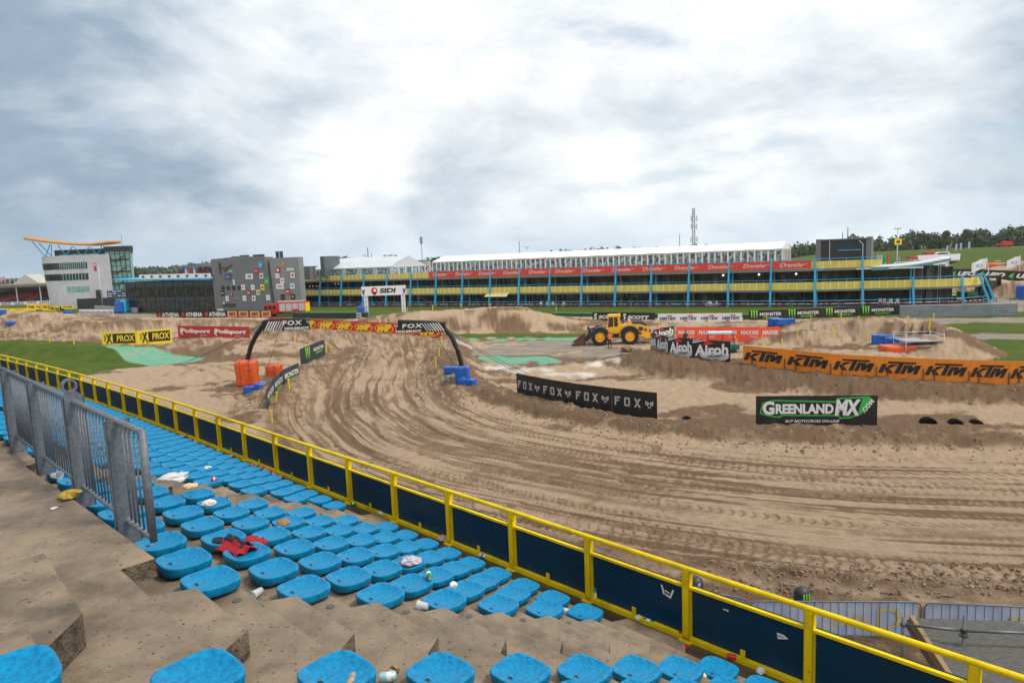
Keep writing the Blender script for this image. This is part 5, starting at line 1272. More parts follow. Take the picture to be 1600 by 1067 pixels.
def stand_pose(lean=0., arml=(-.28, -.05, 1.12), armr=(.28, -.05, 1.12), hl=(-.3, -.12, .88), hr=(.3, -.12, .88)):
    return dict(pelvis=(0, 0, .95), spine=(0, -lean*.3, 1.14), chest=(0, -lean*.7, 1.36), neck=(0, -lean, 1.52), head=(0, -lean-.01, 1.63), crown=(0, -lean, 1.72),
                shl=(-.19, -lean*.8, 1.42), ell=arml, wrl=hl, hal=(hl[0], hl[1]-.03, hl[2]-.09), shr=(.19, -lean*.8, 1.42), elr=armr, wrr=hr, har=(hr[0], hr[1]-.03, hr[2]-.09),
                hipl=(-.1, 0, .88), knl=(-.12, -.04, .5), anl=(-.14, .02, .09), tol=(-.15, -.14, .04), hipr=(.1, 0, .88), knr=(.12, -.03, .5), anr=(.14, .02, .09), tor=(.15, -.14, .04))
hiviz = mat('orange_jacket', (.85, .16, .02), .7); navyc = mat('navy_cloth', (.02, .03, .06), .8); blackc = mat('black_cloth', (.015, .015, .018), .8)
person('person in an orange jacket and dark trousers leaning towards the loader cab', G(953, 545, 0)+[0, 0, 0], R(165), hiviz, blackc, stand_pose(.12, (-.33, -.15, 1.3), (.3, -.2, 1.25), (-.25, -.4, 1.35), (.22, -.42, 1.2)), 1.05)
person('person in a navy jacket standing behind the curved helmet boards', on(1071, 546)+[0, 0, .25], .3, navyc, navyc, stand_pose(.05))
# small utility buggy behind the boards
bg = thing('utility_cart', 'small open cart with pale canopy and green body behind the helmet boards', 'cart', on(1128, 552)+[0, .8, 0], -.25)
for x in (-1.3, 1.3):
    for y_ in (-.6, .6): MB().prism([(x+.3*math.cos(k*math.pi/8), .3+.3*math.sin(k*math.pi/8)) for k in range(16)], 'y', y_-.1, y_+.1).build('wheel', tyre_m, bg, recalc=True)
MB().prism([(-1.7, .35), (-1.75, .8), (-1.0, 1.0), (-.8, .55), (.7, .55), (.8, .9), (1.9, .85), (1.9, .35)], 'y', -.7, .7).build('body', mat('dark_green_paint', (.02, .16, .10), .4), bg, recalc=True)
MB().box(-.5, .3, -.55, .55, .55, .95).build('seat', blackc, bg)
MB().prism([(-1.2, 2.0), (-1.1, 2.1), (1.2, 2.12), (1.3, 2.0), (1.25, 1.97), (-1.15, 1.95)], 'y', -.75, .75).build('canopy', mat('pale_blue_canopy', (.5, .62, .72), .4), bg, recalc=True)
for x0_, x1_ in ((-1.3, -1.1), (1.5, 1.25), (.3, .3)):
    for y_ in (-.68, .68): MB().tube([(x0_, y_, .7), (x1_, y_, 2.0)], .03, 6).build('roof_post', red_p if x0_ == .3 else steel_dk, bg)
MB().tube([(1.25, -.7, 2.0), (2.0, -.7, 1.8), (2.1, -.7, .8)], .03, 6).build('rear_hoop', red_p, bg)
MB().tube([(-.7, -.2, .9), (-.95, -.2, 1.25)], .02, 6).build('steering_column', steel_dk, bg)

# ================================================================== MAIN PIT BUILDING
A0 = np.array([-48.48, 173.19]); B0 = np.array([51.73, 115.81]); UL = np.hypot(*(B0-A0)); U = (B0-A0)/UL
UZ = math.atan2(U[1], U[0])
pit = thing('pit_building', 'long three level building with yellow parapets and slanting blue pillars', 'building', (A0[0], A0[1], 0), UZ)
def loc(px, py, back=0.):                    # (u, z) where a sight line meets the plane `back` metres behind the facade line
    d = ray(px, py); nr = np.array([-U[1], U[0], 0]); o = np.array([A0[0], A0[1], 0])+nr*back
    t = (o-[0, 0, CZ])@nr/(d@nr); P_ = np.array([0, 0, CZ])+d*t; return (P_[:2]-A0)@U, P_[2]
BS = UL/16; us = [i*BS-BS*(1 if i == -1 else 0)*0 for i in range(-1, 17)]
# plan line of the facade: straight bays then the rounded end (local coords)
ENDP = [(122.7, 1.8), (130.05, 3.2), (137.0, 5.7)]
line = [(-9.0, 0)]+[(i*BS, 0.) for i in range(0, 17)]+ENDP
curve_end = [(139.6, 8.6), (140.6, 12.5), (139.5, 16.5)]
full = line+curve_end
def off(pts, o_):                            # offset plan polyline towards the back (+y)
    out_ = []
    for i, p in enumerate(pts):
        a = np.array(pts[max(0, i-1)]); b_ = np.array(pts[min(len(pts)-1, i+1)]); d = (b_-a)/np.hypot(*(b_-a)); out_.append((p[0]-d[1]*o_, p[1]+d[0]*o_))
    return out_
def ribbon(pts, o0, o1, z0, z1, mb=None):
    mb = mb or MB(); a = off(pts, o0); b_ = off(pts, o1)
    for i in range(len(pts)-1):
        mb.hexa([(*a[i], z0), (*a[i+1], z0), (*b_[i+1], z0), (*b_[i], z0)], [(*a[i], z1), (*a[i+1], z1), (*b_[i+1], z1), (*b_[i], z1)])
    return mb
ribbon(full, .75, 16, 2.62, 3.0).build('balcony_slab', slab, pit)
ribbon(line[:-2]+[(126, 2.6)], 1.15, 16, 6.1, 6.5).build('roof_slab', slab, pit)
ribbon(full, -.6, 16, 0.0, .10).build('plinth', mat('dark_paving', (.10, .09, .085), .8), pit)
back = [(p[0], p[1]) for p in line]
MB().box(-9, 128, 14, 15, .1, 6.1).build('rear_wall', dark, pit)
# glass fronts behind the balconies, bay by bay
gpts = line
rs5 = np.random.RandomState(5)
warm = mat('warm_interior', (.10, .055, .02), .6, col2=(.03, .02, .02), vscale=1.2)
pale_i = mat('pale_interior', (.10, .10, .10), .5, col2=(.02, .02, .02), vscale=.9)
for i in range(len(gpts)-1):
    a, b_ = off(gpts, 4.2)[i], off(gpts, 4.2)[i+1]
    for z0, z1, nm in ((.1, 2.62, 'ground_window'), (3.0, 6.1, 'upper_window')):
        d = np.array(b_)-np.array(a); L = np.hypot(*d); d /= L; nn_ = np.array([-d[1], d[0]])
        def Q(x, o_, z_): return (a[0]+d[0]*x+nn_[0]*o_, a[1]+d[1]*x+nn_[1]*o_, z_)
        w_ = MB().hexa([Q(0, 0, z0), Q(L, 0, z0), Q(L, .06, z0), Q(0, .06, z0)], [Q(0, 0, z1), Q(L, 0, z1), Q(L, .06, z1), Q(0, .06, z1)]).build(nm, glass_d, pit)
        f_ = MB()
        for k in range(5):
            x = L*k/4; f_.hexa([Q(x-.04, -.07, z0), Q(x+.04, -.07, z0), Q(x+.04, -.003, z0), Q(x-.04, -.003, z0)], [Q(x-.04, -.07, z1), Q(x+.04, -.07, z1), Q(x+.04, -.003, z1), Q(x-.04, -.003, z1)])
        f_.build('window_frame', steel_dk, w_)
        if rs5.rand() < .75:
            x = rs5.uniform(.5, L-1.6); MB().hexa([Q(x, -.12, z0), Q(x+.9, -.12, z0), Q(x+.9, -.09, z0), Q(x, -.09, z0)], [Q(x, -.12, z1-.4), Q(x+.9, -.12, z1-.4), Q(x+.9, -.09, z1-.4), Q(x, -.09, z1-.4)]).build('door', rs5.choice([pale_i, warm, pale_i]), w_)
        MB().hexa([Q(.1, -1.2, z0), Q(.35, -1.2, z0), Q(.35, -.8, z0), Q(.1, -.8, z0)], [Q(.1, -1.2, z1), Q(.35, -1.2, z1), Q(.35, -.8, z1), Q(.1, -.8, z1)]).build('inner_column', blue_steel if i % 2 else greyc, pit)
# parapets with framed panels
def parapet(pts, o_, z0, z1, nm, skip=()):
    P_ = off(pts, o_)
    for i in range(len(P_)-1):
        if i in skip: continue
        a, b_ = np.array(P_[i]), np.array(P_[i+1]); d = b_-a; L = np.hypot(*d); d /= L; nn_ = np.array([-d[1], d[0]])
        def Q(x, o2, z_): return (a[0]+d[0]*x+nn_[0]*o2, a[1]+d[1]*x+nn_[1]*o2, z_)
        w_ = MB().hexa([Q(0, 0, z0), Q(L, 0, z0), Q(L, .05, z0), Q(0, .05, z0)], [Q(0, 0, z1), Q(L, 0, z1), Q(L, .05, z1), Q(0, .05, z1)]).build(nm, par_y, pit)
        f_ = MB(); n_ = max(2, round(L/1.3))
        for k in range(n_+1):
            x = L*k/n_; f_.hexa([Q(x-.05, -.04, z0), Q(x+.05, -.04, z0), Q(x+.05, -.003, z0), Q(x-.05, -.003, z0)], [Q(x-.05, -.04, z1), Q(x+.05, -.04, z1), Q(x+.05, -.003, z1), Q(x-.05, -.003, z1)])
        f_.build('panel_frame', par_f, w_)
parapet(full, .70, 2.95, 4.25, 'parapet')
parapet(line[:-2]+[(125.5, 2.5)], 1.25, 6.55, 7.75, 'parapet')
def handrail(pts, o_, z_, nm='handrail', r_=.05, posts=None, par=None, m=None):
    P_ = off(pts, o_); MB().tube([(*p, z_) for p in P_], r_, 6, True).build(nm, m or blue_steel, par or pit)
    if posts:
        z0, step = posts; mb = MB(); 
        for a, b_ in zip(P_[:-1], P_[1:]):
            L = math.hypot(b_[0]-a[0], b_[1]-a[1]); n_ = max(1, round(L/step))
            for k in range(n_): mb.tube([(a[0]+(b_[0]-a[0])*k/n_, a[1]+(b_[1]-a[1])*k/n_, z0), (a[0]+(b_[0]-a[0])*k/n_, a[1]+(b_[1]-a[1])*k/n_, z_)], r_*.8, 5)
        mb.build('rail_posts', m or blue_steel, par or pit)
handrail(full, .70, 4.62, posts=(4.2, 2.4)); handrail(line[:-2]+[(125.5, 2.5)], 1.25, 8.15, posts=(7.7, 2.4))
handrail(full, -.35, 1.12, posts=(.05, 3.6), r_=.06); handrail(full, -.35, .62, r_=.03)
tapem = mat('barrier_tape', (.65, .03, .03), .5, col2=(.75, .7, .7), vscale=1.6, thr=(.48, .52))
P_ = off(full, -.42); mb = MB()
for i in range(len(P_)-1): mb.add([(*P_[i], .55), (*P_[i+1], .55), (*P_[i+1], .67), (*P_[i], .67)], [(0, 1, 2, 3)])
tag(mb.build('barrier_tape', tapem, None), 'red and white barrier tape strung along the blue ground rail', 'tape'); bpy.data.objects['barrier_tape'].matrix_world = Matrix.Translation((A0[0], A0[1], 0)) @ Matrix.Rotation(UZ, 4, 'Z')
# slanting pillars
for i, p in enumerate(line):
    if i == 0: continue
    q0 = off(line, 0.)[i]; q1 = off(line, 1.25)[i]; w = .19; zt_ = 8.2 if i < 19 else 4.7
    lean = off(line, 1.25 if i < 19 else .75)[i]
    MB().hexa([(q0[0]-w, q0[1]-.2, .1), (q0[0]+w, q0[1]-.2, .1), (q0[0]+w, q0[1]+.2, .1), (q0[0]-w, q0[1]+.2, .1)], [(lean[0]-w*.7, lean[1]-.15, zt_), (lean[0]+w*.7, lean[1]-.15, zt_), (lean[0]+w*.7, lean[1]+.15, zt_), (lean[0]-w*.7, lean[1]+.15, zt_)]).build('pillar', blue_steel, pit)
    if i < 19: MB().box(lean[0]-.1, lean[0]+1.4, lean[1]+.0, lean[1]+.3, 6.15, 6.42).build('bracket', blue_steel, pit)
for q_ in curve_end[:2]:
    MB().hexa([(q_[0]+1.0, q_[1]-.2, .1), (q_[0]+1.4, q_[1]-.2, .1), (q_[0]+1.4, q_[1]+.2, .1), (q_[0]+1.0, q_[1]+.2, .1)], [(q_[0]-.6, q_[1]-.15, 4.7), (q_[0]-.3, q_[1]-.15, 4.7), (q_[0]-.3, q_[1]+.15, 4.7), (q_[0]-.6, q_[1]+.15, 4.7)]).build('pillar', blue_steel, pit)
# awning on one bay, white service strip lights
ua, za = loc(757, 458.5); ub, _ = loc(792, 459)
MB().hexa([(ua, -.3, 2.25), (ub, -.3, 2.25), (ub, -.2, 2.2), (ua, -.2, 2.2)], [(ua+.3, .7, 2.95), (ub+.1, .7, 2.95), (ub+.1, .75, 2.9), (ua+.3, .75, 2.9)]).build('awning', mat('cream_awning', (.72, .62, .30), .7), pit)
lampw = mat('lamp_white', (1, .95, .85), .5, emit=1.2)
for px, py in ((888, 429), (1130, 430), (1186, 429), (1244, 428)): 
    u_, z_ = loc(px, py, 3.8); MB().prism([(u_+.18*math.cos(k*math.pi/5), z_+.18*math.sin(k*math.pi/5)) for k in range(10)], 'y', 3.7, 3.8).build('lamp', lampw, pit)
for px in (484, 489, 495, 499, 524, 529, 534): 
    u_, z_ = loc(px, 447 if px < 500 else 443.5, 3.9); MB().box(u_-.09, u_+.09, 3.8, 3.88, z_-.09, z_+.09).build('lamp', mat('lamp_warm', (1, .5, .12), .5, emit=1.0), pit)
# curved end room with tall windows and swept roof
e1 = off(line, 4.0)
def RQ(px, py, back): u_, z_ = loc(px, py, back); return u_, z_
mb = MB(); 
pts = [(121.5, 5.2), (130, 7.0), (133.5, 8.2), (134.5, 11), (134.0, 15)]
for z0, z1, nm in ((.1, 2.62, 'end_room_window'), (3.0, 6.4, 'end_room_window')):
    w_ = ribbon(pts, 0, .1, z0, z1).build(nm, glass_d, pit); f_ = MB()
    for a, b_ in zip(pts[1:-1], pts[2:]):
        for k in range(4): x = a[0]+(b_[0]-a[0])*k/3; y_ = a[1]+(b_[1]-a[1])*k/3; f_.box(x-.07, x+.07, y_-.12, y_-.02, z0, z1)
    f_.build('window_frame', alu, w_)
    MB().add([(130.2, 6.9, z0+.2), (131.2, 7.15, z0+.2), (131.2, 7.15, z1-.3), (130.2, 6.9, z1-.3)], [(0, 1, 2, 3)]).build('blind', pale_i, w_)
    MB().add([(131.8, 7.4, z0+.2), (132.8, 7.75, z0+.2), (132.8, 7.75, z1-.3), (131.8, 7.4, z1-.3)], [(0, 1, 2, 3)]).build('blind', pale_i, w_)
rows = []; ue0, ue1 = loc(1362, 417, 2.2)[0], loc(1486, 404, 4.6)[0]
for k in range(14):
    a = k/13; u_ = ue0+(ue1-ue0)*a; px_ = 1362+124*a; zt_ = loc(px_, 418.5-2*a-12.5*a**2.3, 2.2+2.4*a)[1]
    rows.append([(u_, 2.2+2.4*a, zt_), (u_-.4*a, 4.5+1.5*a, zt_+.10), (u_-1*a, 8, zt_+.12)])
o = MB().grid(rows).build('swept_roof', mat('roof_white', (.62, .65, .68), .4), pit, smooth=True); mo = o.modifiers.new('s', 'SOLIDIFY'); mo.thickness = .22; mo.offset = -1
rows2 = [[(r_[0][0], r_[0][1]-.04, r_[0][2]-.02), (r_[0][0], r_[0][1]-.04, r_[0][2]-.30-.3*max(0, .5-i_/13))] for i_, r_ in enumerate(rows)]
MB().grid(rows2).build('roof_edge', mat('teal_edge', (.08, .30, .38), .4), pit)
MB().box(121.2, 131.2, 2.7, 3.0, 6.15, 6.35).build('white_beam', white, pit)
# dark plant room on the roof
ubx0, zb_ = loc(1276, 377.5, 5); ubx1, zb2 = loc(1361, 376, 5)
MB().box(ubx0, ubx1, 5, 13, 6.5, zb_+.1).build('plant_room', mat('black_cladding', (.025, .027, .032), .45, var=.3, vscale=6, aniso=(8, 8, .2)), pit)
MB().box(ubx0-.1, ubx0+.7, 4.85, 13.1, 6.5, zb_+.35).build('plant_room_edge', greyc, pit); MB().box(ubx1-.7, ubx1+.1, 4.85, 13.1, 6.5, zb_+.45).build('plant_room_edge', greyc, pit)
MB().box(ubx0, ubx1, 4.7, 13, zb_+.1, zb_+.3).build('plant_room_roof', greyc, pit)
MB().tube([(ubx0+2.1, 4.8, 6.5), (ubx0+2.1, 4.8, zb_)], .08, 6).build('downpipe', alu, pit); MB().tube([(ubx1-1.2, 4.8, 6.5), (ubx1-1.2, 4.8, zb_-.8), (ubx1-1.8, 4.8, zb_-.1)], .09, 6).build('downpipe', alu, pit)
MB().box(ubx1-5, ubx1-1.5, 4.3, 4.5, zb_-1.75, zb_-1.6).build('blue_shelf', blue_steel, pit)
# red hanging banners on the roof parapet
edges = [1081, 1078]
BX = [(670, 697), (697, 731), (731, 763.5), (763.5, 799.5), (799.5, 838), (838, 869), (869, 903.5), (903.5, 940), (940, 978.5), (978.5, 1020), (1020, 1063), (1063, 1110), (1110, 1158), (1158, 1206), (1206, 1267.5)]
n_ = 13; uu0 = loc(670, 428, 1.2)[0]; uu1 = loc(1267.5, 412, 1.2)[0]
for k in range(n_):
    a = uu0+(uu1-uu0)*k/n_; b_ = uu0+(uu1-uu0)*(k+1)/n_-.04
    nr = np.array([-U[1], U[0]]); P0 = A0+U*a+nr*1.10; P1 = A0+U*b_+nr*1.10
    def dr_art(A, L, h): A.text('Drenthe', L*.5, h*.48, h*.50, white, w=L*.62, bold=.0, shear=.45, spacing=.92); A.poly([(L*.80, h*.48), (L*.93, h*.60), (L*.94, h*.57), (L*.80, h*.44)], white); A.poly([(L*.14, h*.62), (L*.22, h*.72), (L*.30, h*.66), (L*.22, h*.69)], white)
    board('hanging_banner', 'red hanging banner with white script on the parapet, %s counted from the short marquee' % ordn(k+1), 'banner', (P0[0], P0[1], 6.62), (P1[0], P1[1], 6.62), 1.35, redb, dr_art, 'red script banners on the long roof parapet', 0, thick=.02)
# ---- marquees
def marquee(name, label, u0, u1, b0, b1, zf, ze, zr, nb, side, panes, gable_l=True, gable_r=True):
    t = thing(name, label, 'marquee', (A0[0], A0[1], 0), UZ); bm_ = (b0+b1)/2; L = u1-u0
    for k in range(nb):
        a, c_ = u0+L*k/nb, u0+L*(k+1)/nb
        rows = [[(x, y_, z_+(-.06 if s_ else 0)) for y_, z_ in ((b0-.25, ze-.05), (b0+(bm_-b0)*.35, ze+(zr-ze)*.42), (bm_, zr), (b1, ze))] for x, s_ in ((a+.04, 0), ((a+c_)/2, 1), (c_-.04, 0))]
        MB().grid(rows).build('roof_panel', side[0], t, smooth=True)
        MB().hexa([(c_-.06, b0-.3, ze-.08), (c_+.06, b0-.3, ze-.08), (c_+.06, bm_, zr), (c_-.06, bm_, zr)], [(c_-.06, b0-.3, ze+.02), (c_+.06, b0-.3, ze+.02), (c_+.06, bm_, zr+.06), (c_-.06, bm_, zr+.06)]).build('roof_rib', side[1], t)
        for j in range(panes):
            p0 = a+(c_-a)*j/panes; p1 = a+(c_-a)*(j+1)/panes
            if nb*panes <= 70: MB().box(p0+.2*(p1-p0)/1.5, p1-.2*(p1-p0)/1.5, b0+.02, b0+.05, zf+.9, ze-.35).build('window', tentwin, t)
        MB().box(a-.11, a+.11, b0-.06, b0+.10, zf, ze).build('frame_post', alu if nb < 8 else white, t)
    wl = MB()
    for j in range(nb*panes+1):
        x = u0+L*j/(nb*panes); d_ = .2*(L/(nb*panes))/1.5; wl.box(x-d_, x+d_, b0, b0+.08, zf, ze-.05)
    wl.build('wall_panel', tentw if nb > 8 else tentg, t)
    MB().box(u0, u1, b0+.003, b0+.075, zf, zf+.9).build('wall_base', tentw if nb > 8 else tentg, t); MB().box(u0, u1, b0+.003, b0+.075, ze-.35, ze-.04).build('wall_head', tentw if nb > 8 else tentg, t)
    MB().box(u0, u1, b0-.12, b0-.06, ze-.28, ze-.1).build('eaves_beam', side[1], t)
    if side[2] is not None:
        x = u1; MB().prism([(b0, zf), (b0, ze), (bm_, zr), (b1, ze), (b1, zf)], 'x', x-.05, x).build('gable', side[2], t)
        g = MB(); 
        for j in range(6): y_ = b0+(b1-b0)*j/5; g.box(x+.003, x+.1, y_-.1, y_+.1, zf, ze)
        g.box(x+.11, x+.14, b0, b1, ze-.2, ze); g.build('gable_frame', white, t)
        for j in range(5): y_ = b0+(b1-b0)*j/5; MB().box(x+.003, x+.03, y_+.3, y_+(b1-b0)/5-.3, zf+.4, ze-.4).build('window', tentwin, t)
    return t
u0, _ = loc(675, 420, 2.2); u1, _ = loc(1222, 395, 2.2)
marquee('marquee', 'long white ribbed marquee with a row of windows on the roof terrace', u0, u1, 2.4, 12.5, 6.5, 10.2, 11.4, 13, (tentw, white, tentw), 5)
ua_, _ = loc(490, 425, 3.0); ub_, _ = loc(611, 418, 3.0)
marquee('marquee', 'short pale grey marquee with five roof bays at the grey wall end', ua_, ub_, 3.2, 16.5, 6.5, 9.5, 12.0, 5, (tentg, white, tentg), 1)
for (a, b_) in ((ub_, ub_),): pass
# figures/tables reduced to furniture on the terraces
ch0 = thing('terrace_chair', 'x', 'chair', (0, 0, 0))
MB().box(-.25, .25, -.25, .25, .42, .48).build('seat', white, ch0); MB().box(-.25, .25, .2, .26, .48, .95).build('backrest', white, ch0)
for x in (-.22, .22):
    for y_ in (-.22, .22): MB().box(x-.03, x+.03, y_-.03, y_+.03, 0, .42).build('leg', white, ch0)
chs = [(845, 'first of three beside the awning bays'), (855, 'middle one of three right of the awning'), (864.5, 'third one right of the awning'), (880, 'alone behind a slanting pillar'), (1105, 'first of the group under the far script banners'), (1111, 'second of the group under the far script banners'), (1118, 'third of the group under the far script banners'), (1375, 'under the right lower parapet, first'), (1383, 'under the right lower parapet, second'), (1392, 'under the right lower parapet, third'), (1402, 'under the right lower parapet, fourth')]
for i, (px, w_) in enumerate(chs):
    u_, _ = loc(px, 470, 1.6 if px < 1300 else 4.2); yb = 1.6 if px < 1300 else 5.4; P2 = A0+U*u_+np.array([-U[1], U[0]])*yb
    lab = 'white terrace chair on the ground terrace, '+w_
    if i == 0: ch0.location = (P2[0], P2[1], .1); ch0['label'] = lab; ch0['group'] = 'white chairs on the ground terrace'; ch0.rotation_euler = (0, 0, UZ+.4)
    else: copy_thing(ch0, (P2[0], P2[1], .1), UZ+rs5.uniform(-1, 1), lab)
# green strip wall (tyre barrier) in front
def wallthing(name, label, cat, a, b_, h, th, m, cap=None, z=0.):
    a = np.array(a); b_ = np.array(b_); L = np.hypot(*(b_-a)[:2]); t = thing(name, label, cat, a, math.atan2(b_[1]-a[1], b_[0]-a[0]))
    MB().box(0, L, 0, th, 0, h).build('barrier_wall', m, t)
    if cap: MB().box(-.02, L+.02, -.03, th+.03, h, h+.08).build('cap', cap, t)
    return t
gcap = mat('green_cap', (.04, .22, .09), .6)
tyr = mat('tyre_wall', (.02, .022, .022), .7, col2=(.05, .05, .05), vscale=2.2)
wallthing('tyre_barrier', 'dark tyre barrier with green top behind the red banner and fire engine', 'barrier', G(458, 497, 0), G(572, 497.5, 0), 1.05, .8, tyr, gcap)
wallthing('tyre_barrier', 'dark green topped barrier sloping behind the tabletop jump and white banner', 'barrier', G(862, 495.5, 0)+[0, 1.5, 0], G(1180, 499.5, 0)+[0, 1.5, 0], .55, .8, mat('green_wall', (.02, .10, .05), .6, var=.5, vscale=.6), gcap)
for k, (a, b_) in enumerate((((491, 495), (504, 495)), ((520+37, 496), (565, 496)))):
    board('banner_board', 'small pale sign board on the tyre barrier, %s the white arch leg' % ('well left of', 'touching')[k], 'banner', G(*a, .2), G(*b_, .2)-[0, 0, 0], .9, greyw, lambda A, L, h: A.rect(L*.15, L*.85, h*.4, h*.6, wprint), None, 0)
# guardrail on the right
ga = G(1406, 497.5, 0); gb = G(1589, 494.5, 0); gr = thing('guardrail', 'stacked grey steel guardrail on the infield edge right of the claw boards', 'guardrail', ga, math.atan2((gb-ga)[1], (gb-ga)[0])); L = np.hypot(*(gb-ga)[:2])
for k in range(5):
    z = .12+k*.34; MB().grid([[(x, 0, z), (x, -.09, z+.05), (x, -.09, z+.11), (x, -.02, z+.155), (x, -.09, z+.20), (x, -.09, z+.26), (x, 0, z+.31)] for x in np.linspace(0, L, 12)]).build('rail', mat('rail_steel', (.30, .33, .36), .45, .3, var=.2, vscale=.8), gr)
for k in range(10): x = L*k/9; MB().box(x-.06, x+.06, .02, .16, 0, 1.85).build('post', galv, gr)
MB().box(L*.795, L*.81, -.11, -.1, .6, 1.0).build('blue_tag', blue_steel, gr)

# ================================================================== LEFT SIDE BUILDINGS
HL0 = np.array([-102.15, 182.38]); HL1 = np.array([-48.4, 157.3]); V_ = (HL1-HL0)/np.hypot(*(HL1-HL0)); VZ = math.atan2(V_[1], V_[0]); LL = np.hypot(*(HL1-HL0))
def loc2(px, py, back=0.):
    d = ray(px, py); nr = np.array([-V_[1], V_[0], 0]); o = np.array([HL0[0], HL0[1], 0])+nr*back
    t = (o-[0, 0, CZ])@nr/(d@nr); P_ = np.array([0, 0, CZ])+d*t; return (P_[:2]-HL0)@V_, P_[2]
hall = thing('glass_hall', 'two storey dark glass hall with pale roof banner and blue roof edge', 'building', (HL0[0], HL0[1], 0), VZ)
uG, _ = loc2(337, 486); uH, _ = loc2(200, 486)
zt_h = loc2(335, 437)[1]
MB().box(uH, uG, .3, 14, 0, zt_h).build('body', tower_d, hall)
nbay = 9
for k in range(nbay):
    a = uH+(uG-uH)*k/nbay; b_ = uH+(uG-uH)*(k+1)/nbay
    for z0, z1 in ((.3, 2.6), (4.0, 6.4), (2.9, 3.8), (6.6, zt_h-.1)):
        w_ = MB().box(a+.08, b_-.08, .15, .28, z0, z1).build('window', glass_d if z0 in (.3, 4.0) else mat('spandrel', (.03, .04, .05), .2), hall)
        if z0 in (.3, 4.0): 
            MB().box(a+.08+(b_-a)*.45, a+.14+(b_-a)*.45, .08, .145, z0, z1).build('window_frame', steel_dk, w_)
            MB().box(a+.5, a+.9, .10, .14, z0, z1-.5).build('inner_door', [pale_i, warm, mat('green_glow', (.02, .25, .06), .5)][(k*3+int(z0)) % 3], w_)
    MB().box(a-.08, a+.08, .05, .3, 0, zt_h).build('mullion', steel_dk, hall)
MB().prism([(uH-3.4, zt_h+.9), (uH-1, zt_h+.45), (uG, zt_h+.0), (uG, zt_h+.4), (uH-1, zt_h+.85), (uH-3.4, zt_h+1.1)], 'y', -.8, 10).build('roof_edge', blue_steel, hall, recalc=True)
def h_art(A, L, h):
    for i in range(8): A.ell(L*(.06+.125*i), h*.5, L*.022, h*.28, wprint); A.text('ford', L*(.12+.125*i), h*.5, h*.3, greyw, w=L*.04) if False else None
pa = HL0+V_*loc2(220, 430)[0]; pb = HL0+V_*uG
board('roof_banner', 'pale roof banner with dark blue ovals along the glass hall', 'banner', (pa[0], pa[1]-.9, zt_h+.75), (pb[0], pb[1]-.9, zt_h+.45), 1.15, tentw, h_art, None, 0)
# roof garden pavilion
rp = thing('roof_pavilion', 'flat grey canopy on columns with red band above the glass hall', 'pavilion', (HL0[0], HL0[1], 0), VZ)
uu = [loc2(x, 420, 8)[0] for x in (282, 300, 334)]; zc2 = loc2(320, 417, 8)[1]
MB().box(uu[1]-1, uu[2]+1, 5, 14, zc2, zc2+.5).build('canopy', greyc, rp); MB().box(uu[1]+2, uu[2]-3, 7, 12, zc2+.5, zc2+.9).build('canopy_top', greyc, rp)
for x in (uu[1], uu[1]+3, uu[2]-3, uu[2]): MB().box(x-.25, x+.25, 6, 6.5, zt_h, zc2).build('column', white if x < uu[1]+4 else steel_dk, rp)
MB().box(uu[0], uu[2]-2, 9, 9.3, zt_h+1.6, zt_h+2.7).build('red_band', red_p, rp)
MB().box(loc2(250, 425, 8)[0], uu[1], 7, 7.2, zt_h+.3, zt_h+1.7).build('screen', tentw, rp)
# grey sponsor building
gb_ = thing('grey_building', 'windowless grey clad building covered with small coloured sponsor signs', 'building', (HL0[0], HL0[1], 0), VZ)
uE, _ = loc2(470.5, 487); uM, _ = loc2(428, 487); 
z1_ = loc2(338, 405)[1]; z2_ = loc2(425, 402.5)[1]; z3_ = loc2(469, 402)[1]
um2, _ = loc2(374, 486)
MB().hexa([(uG, 0, 0), (um2, 0, 0), (um2, 2.5, 0), (uG, 2.5, 0)], [(uG, 0, z1_), (um2-.8, 0, z1_+.3), (um2-.8, 2.5, z1_+.3), (uG, 2.5, z1_)]).build('wall', greyc, gb_)
MB().hexa([(um2+.003, -.25, 0), (uM, -.25, 0), (uM, 2.4, 0), (um2+.003, 2.4, 0)], [(um2-.75, -.25, z1_+.5), (uM-1.2, -.25, z2_+.2), (uM-1.2, 2.4, z2_+.2), (um2-.75, 2.4, z1_+.5)]).build('wall', greyc, gb_)
MB().hexa([(uM+.15, .4, 0), (uE, .4, 0), (uE, 2.0, 0), (uM+.15, 2.0, 0)], [(uM-.6, .4, z2_-.1), (uE, .4, z3_+.1), (uE, 2.0, z3_+.1), (uM-.6, 2.0, z2_-.1)]).build('wall', mat('grey_cladding_light', (.25, .26, .28), .45, var=.1), gb_)
jm2 = MB(); 
for k in range(1, 9): jm2.box(uG, uE, -.262, -.258, k*1.5, k*1.5+.02) if False else None
MB().box(uE-4, loc2(500, 405, 14)[0], 14, 20, 7.5, 12.6).build('rear_block', mat('steel_block', (.10, .115, .13), .4), gb_)
MB().box(uE-9, loc2(483, 405, 12)[0], 12, 14, 7.0, 10.3).build('side_block', greyc, gb_)
for px, w_ in ((404, 9), (423, 6), (431, 3), (455, .6), (461, .6)): u_, z_ = loc2(px, 402, 6); MB().box(u_-w_*.12, u_+w_*.12, 1.0, 2.0, z2_-.5, z2_+(.9 if w_ > 1 else 1.4)).build('roof_unit', steel_dk, gb_)
u_, z_ = loc2(343, 418, -.1); MB().box(u_-.3, u_+.4, -.12, -.003, z_-1.6, z_+1.2).build('slot_window', steel_dk, gb_)
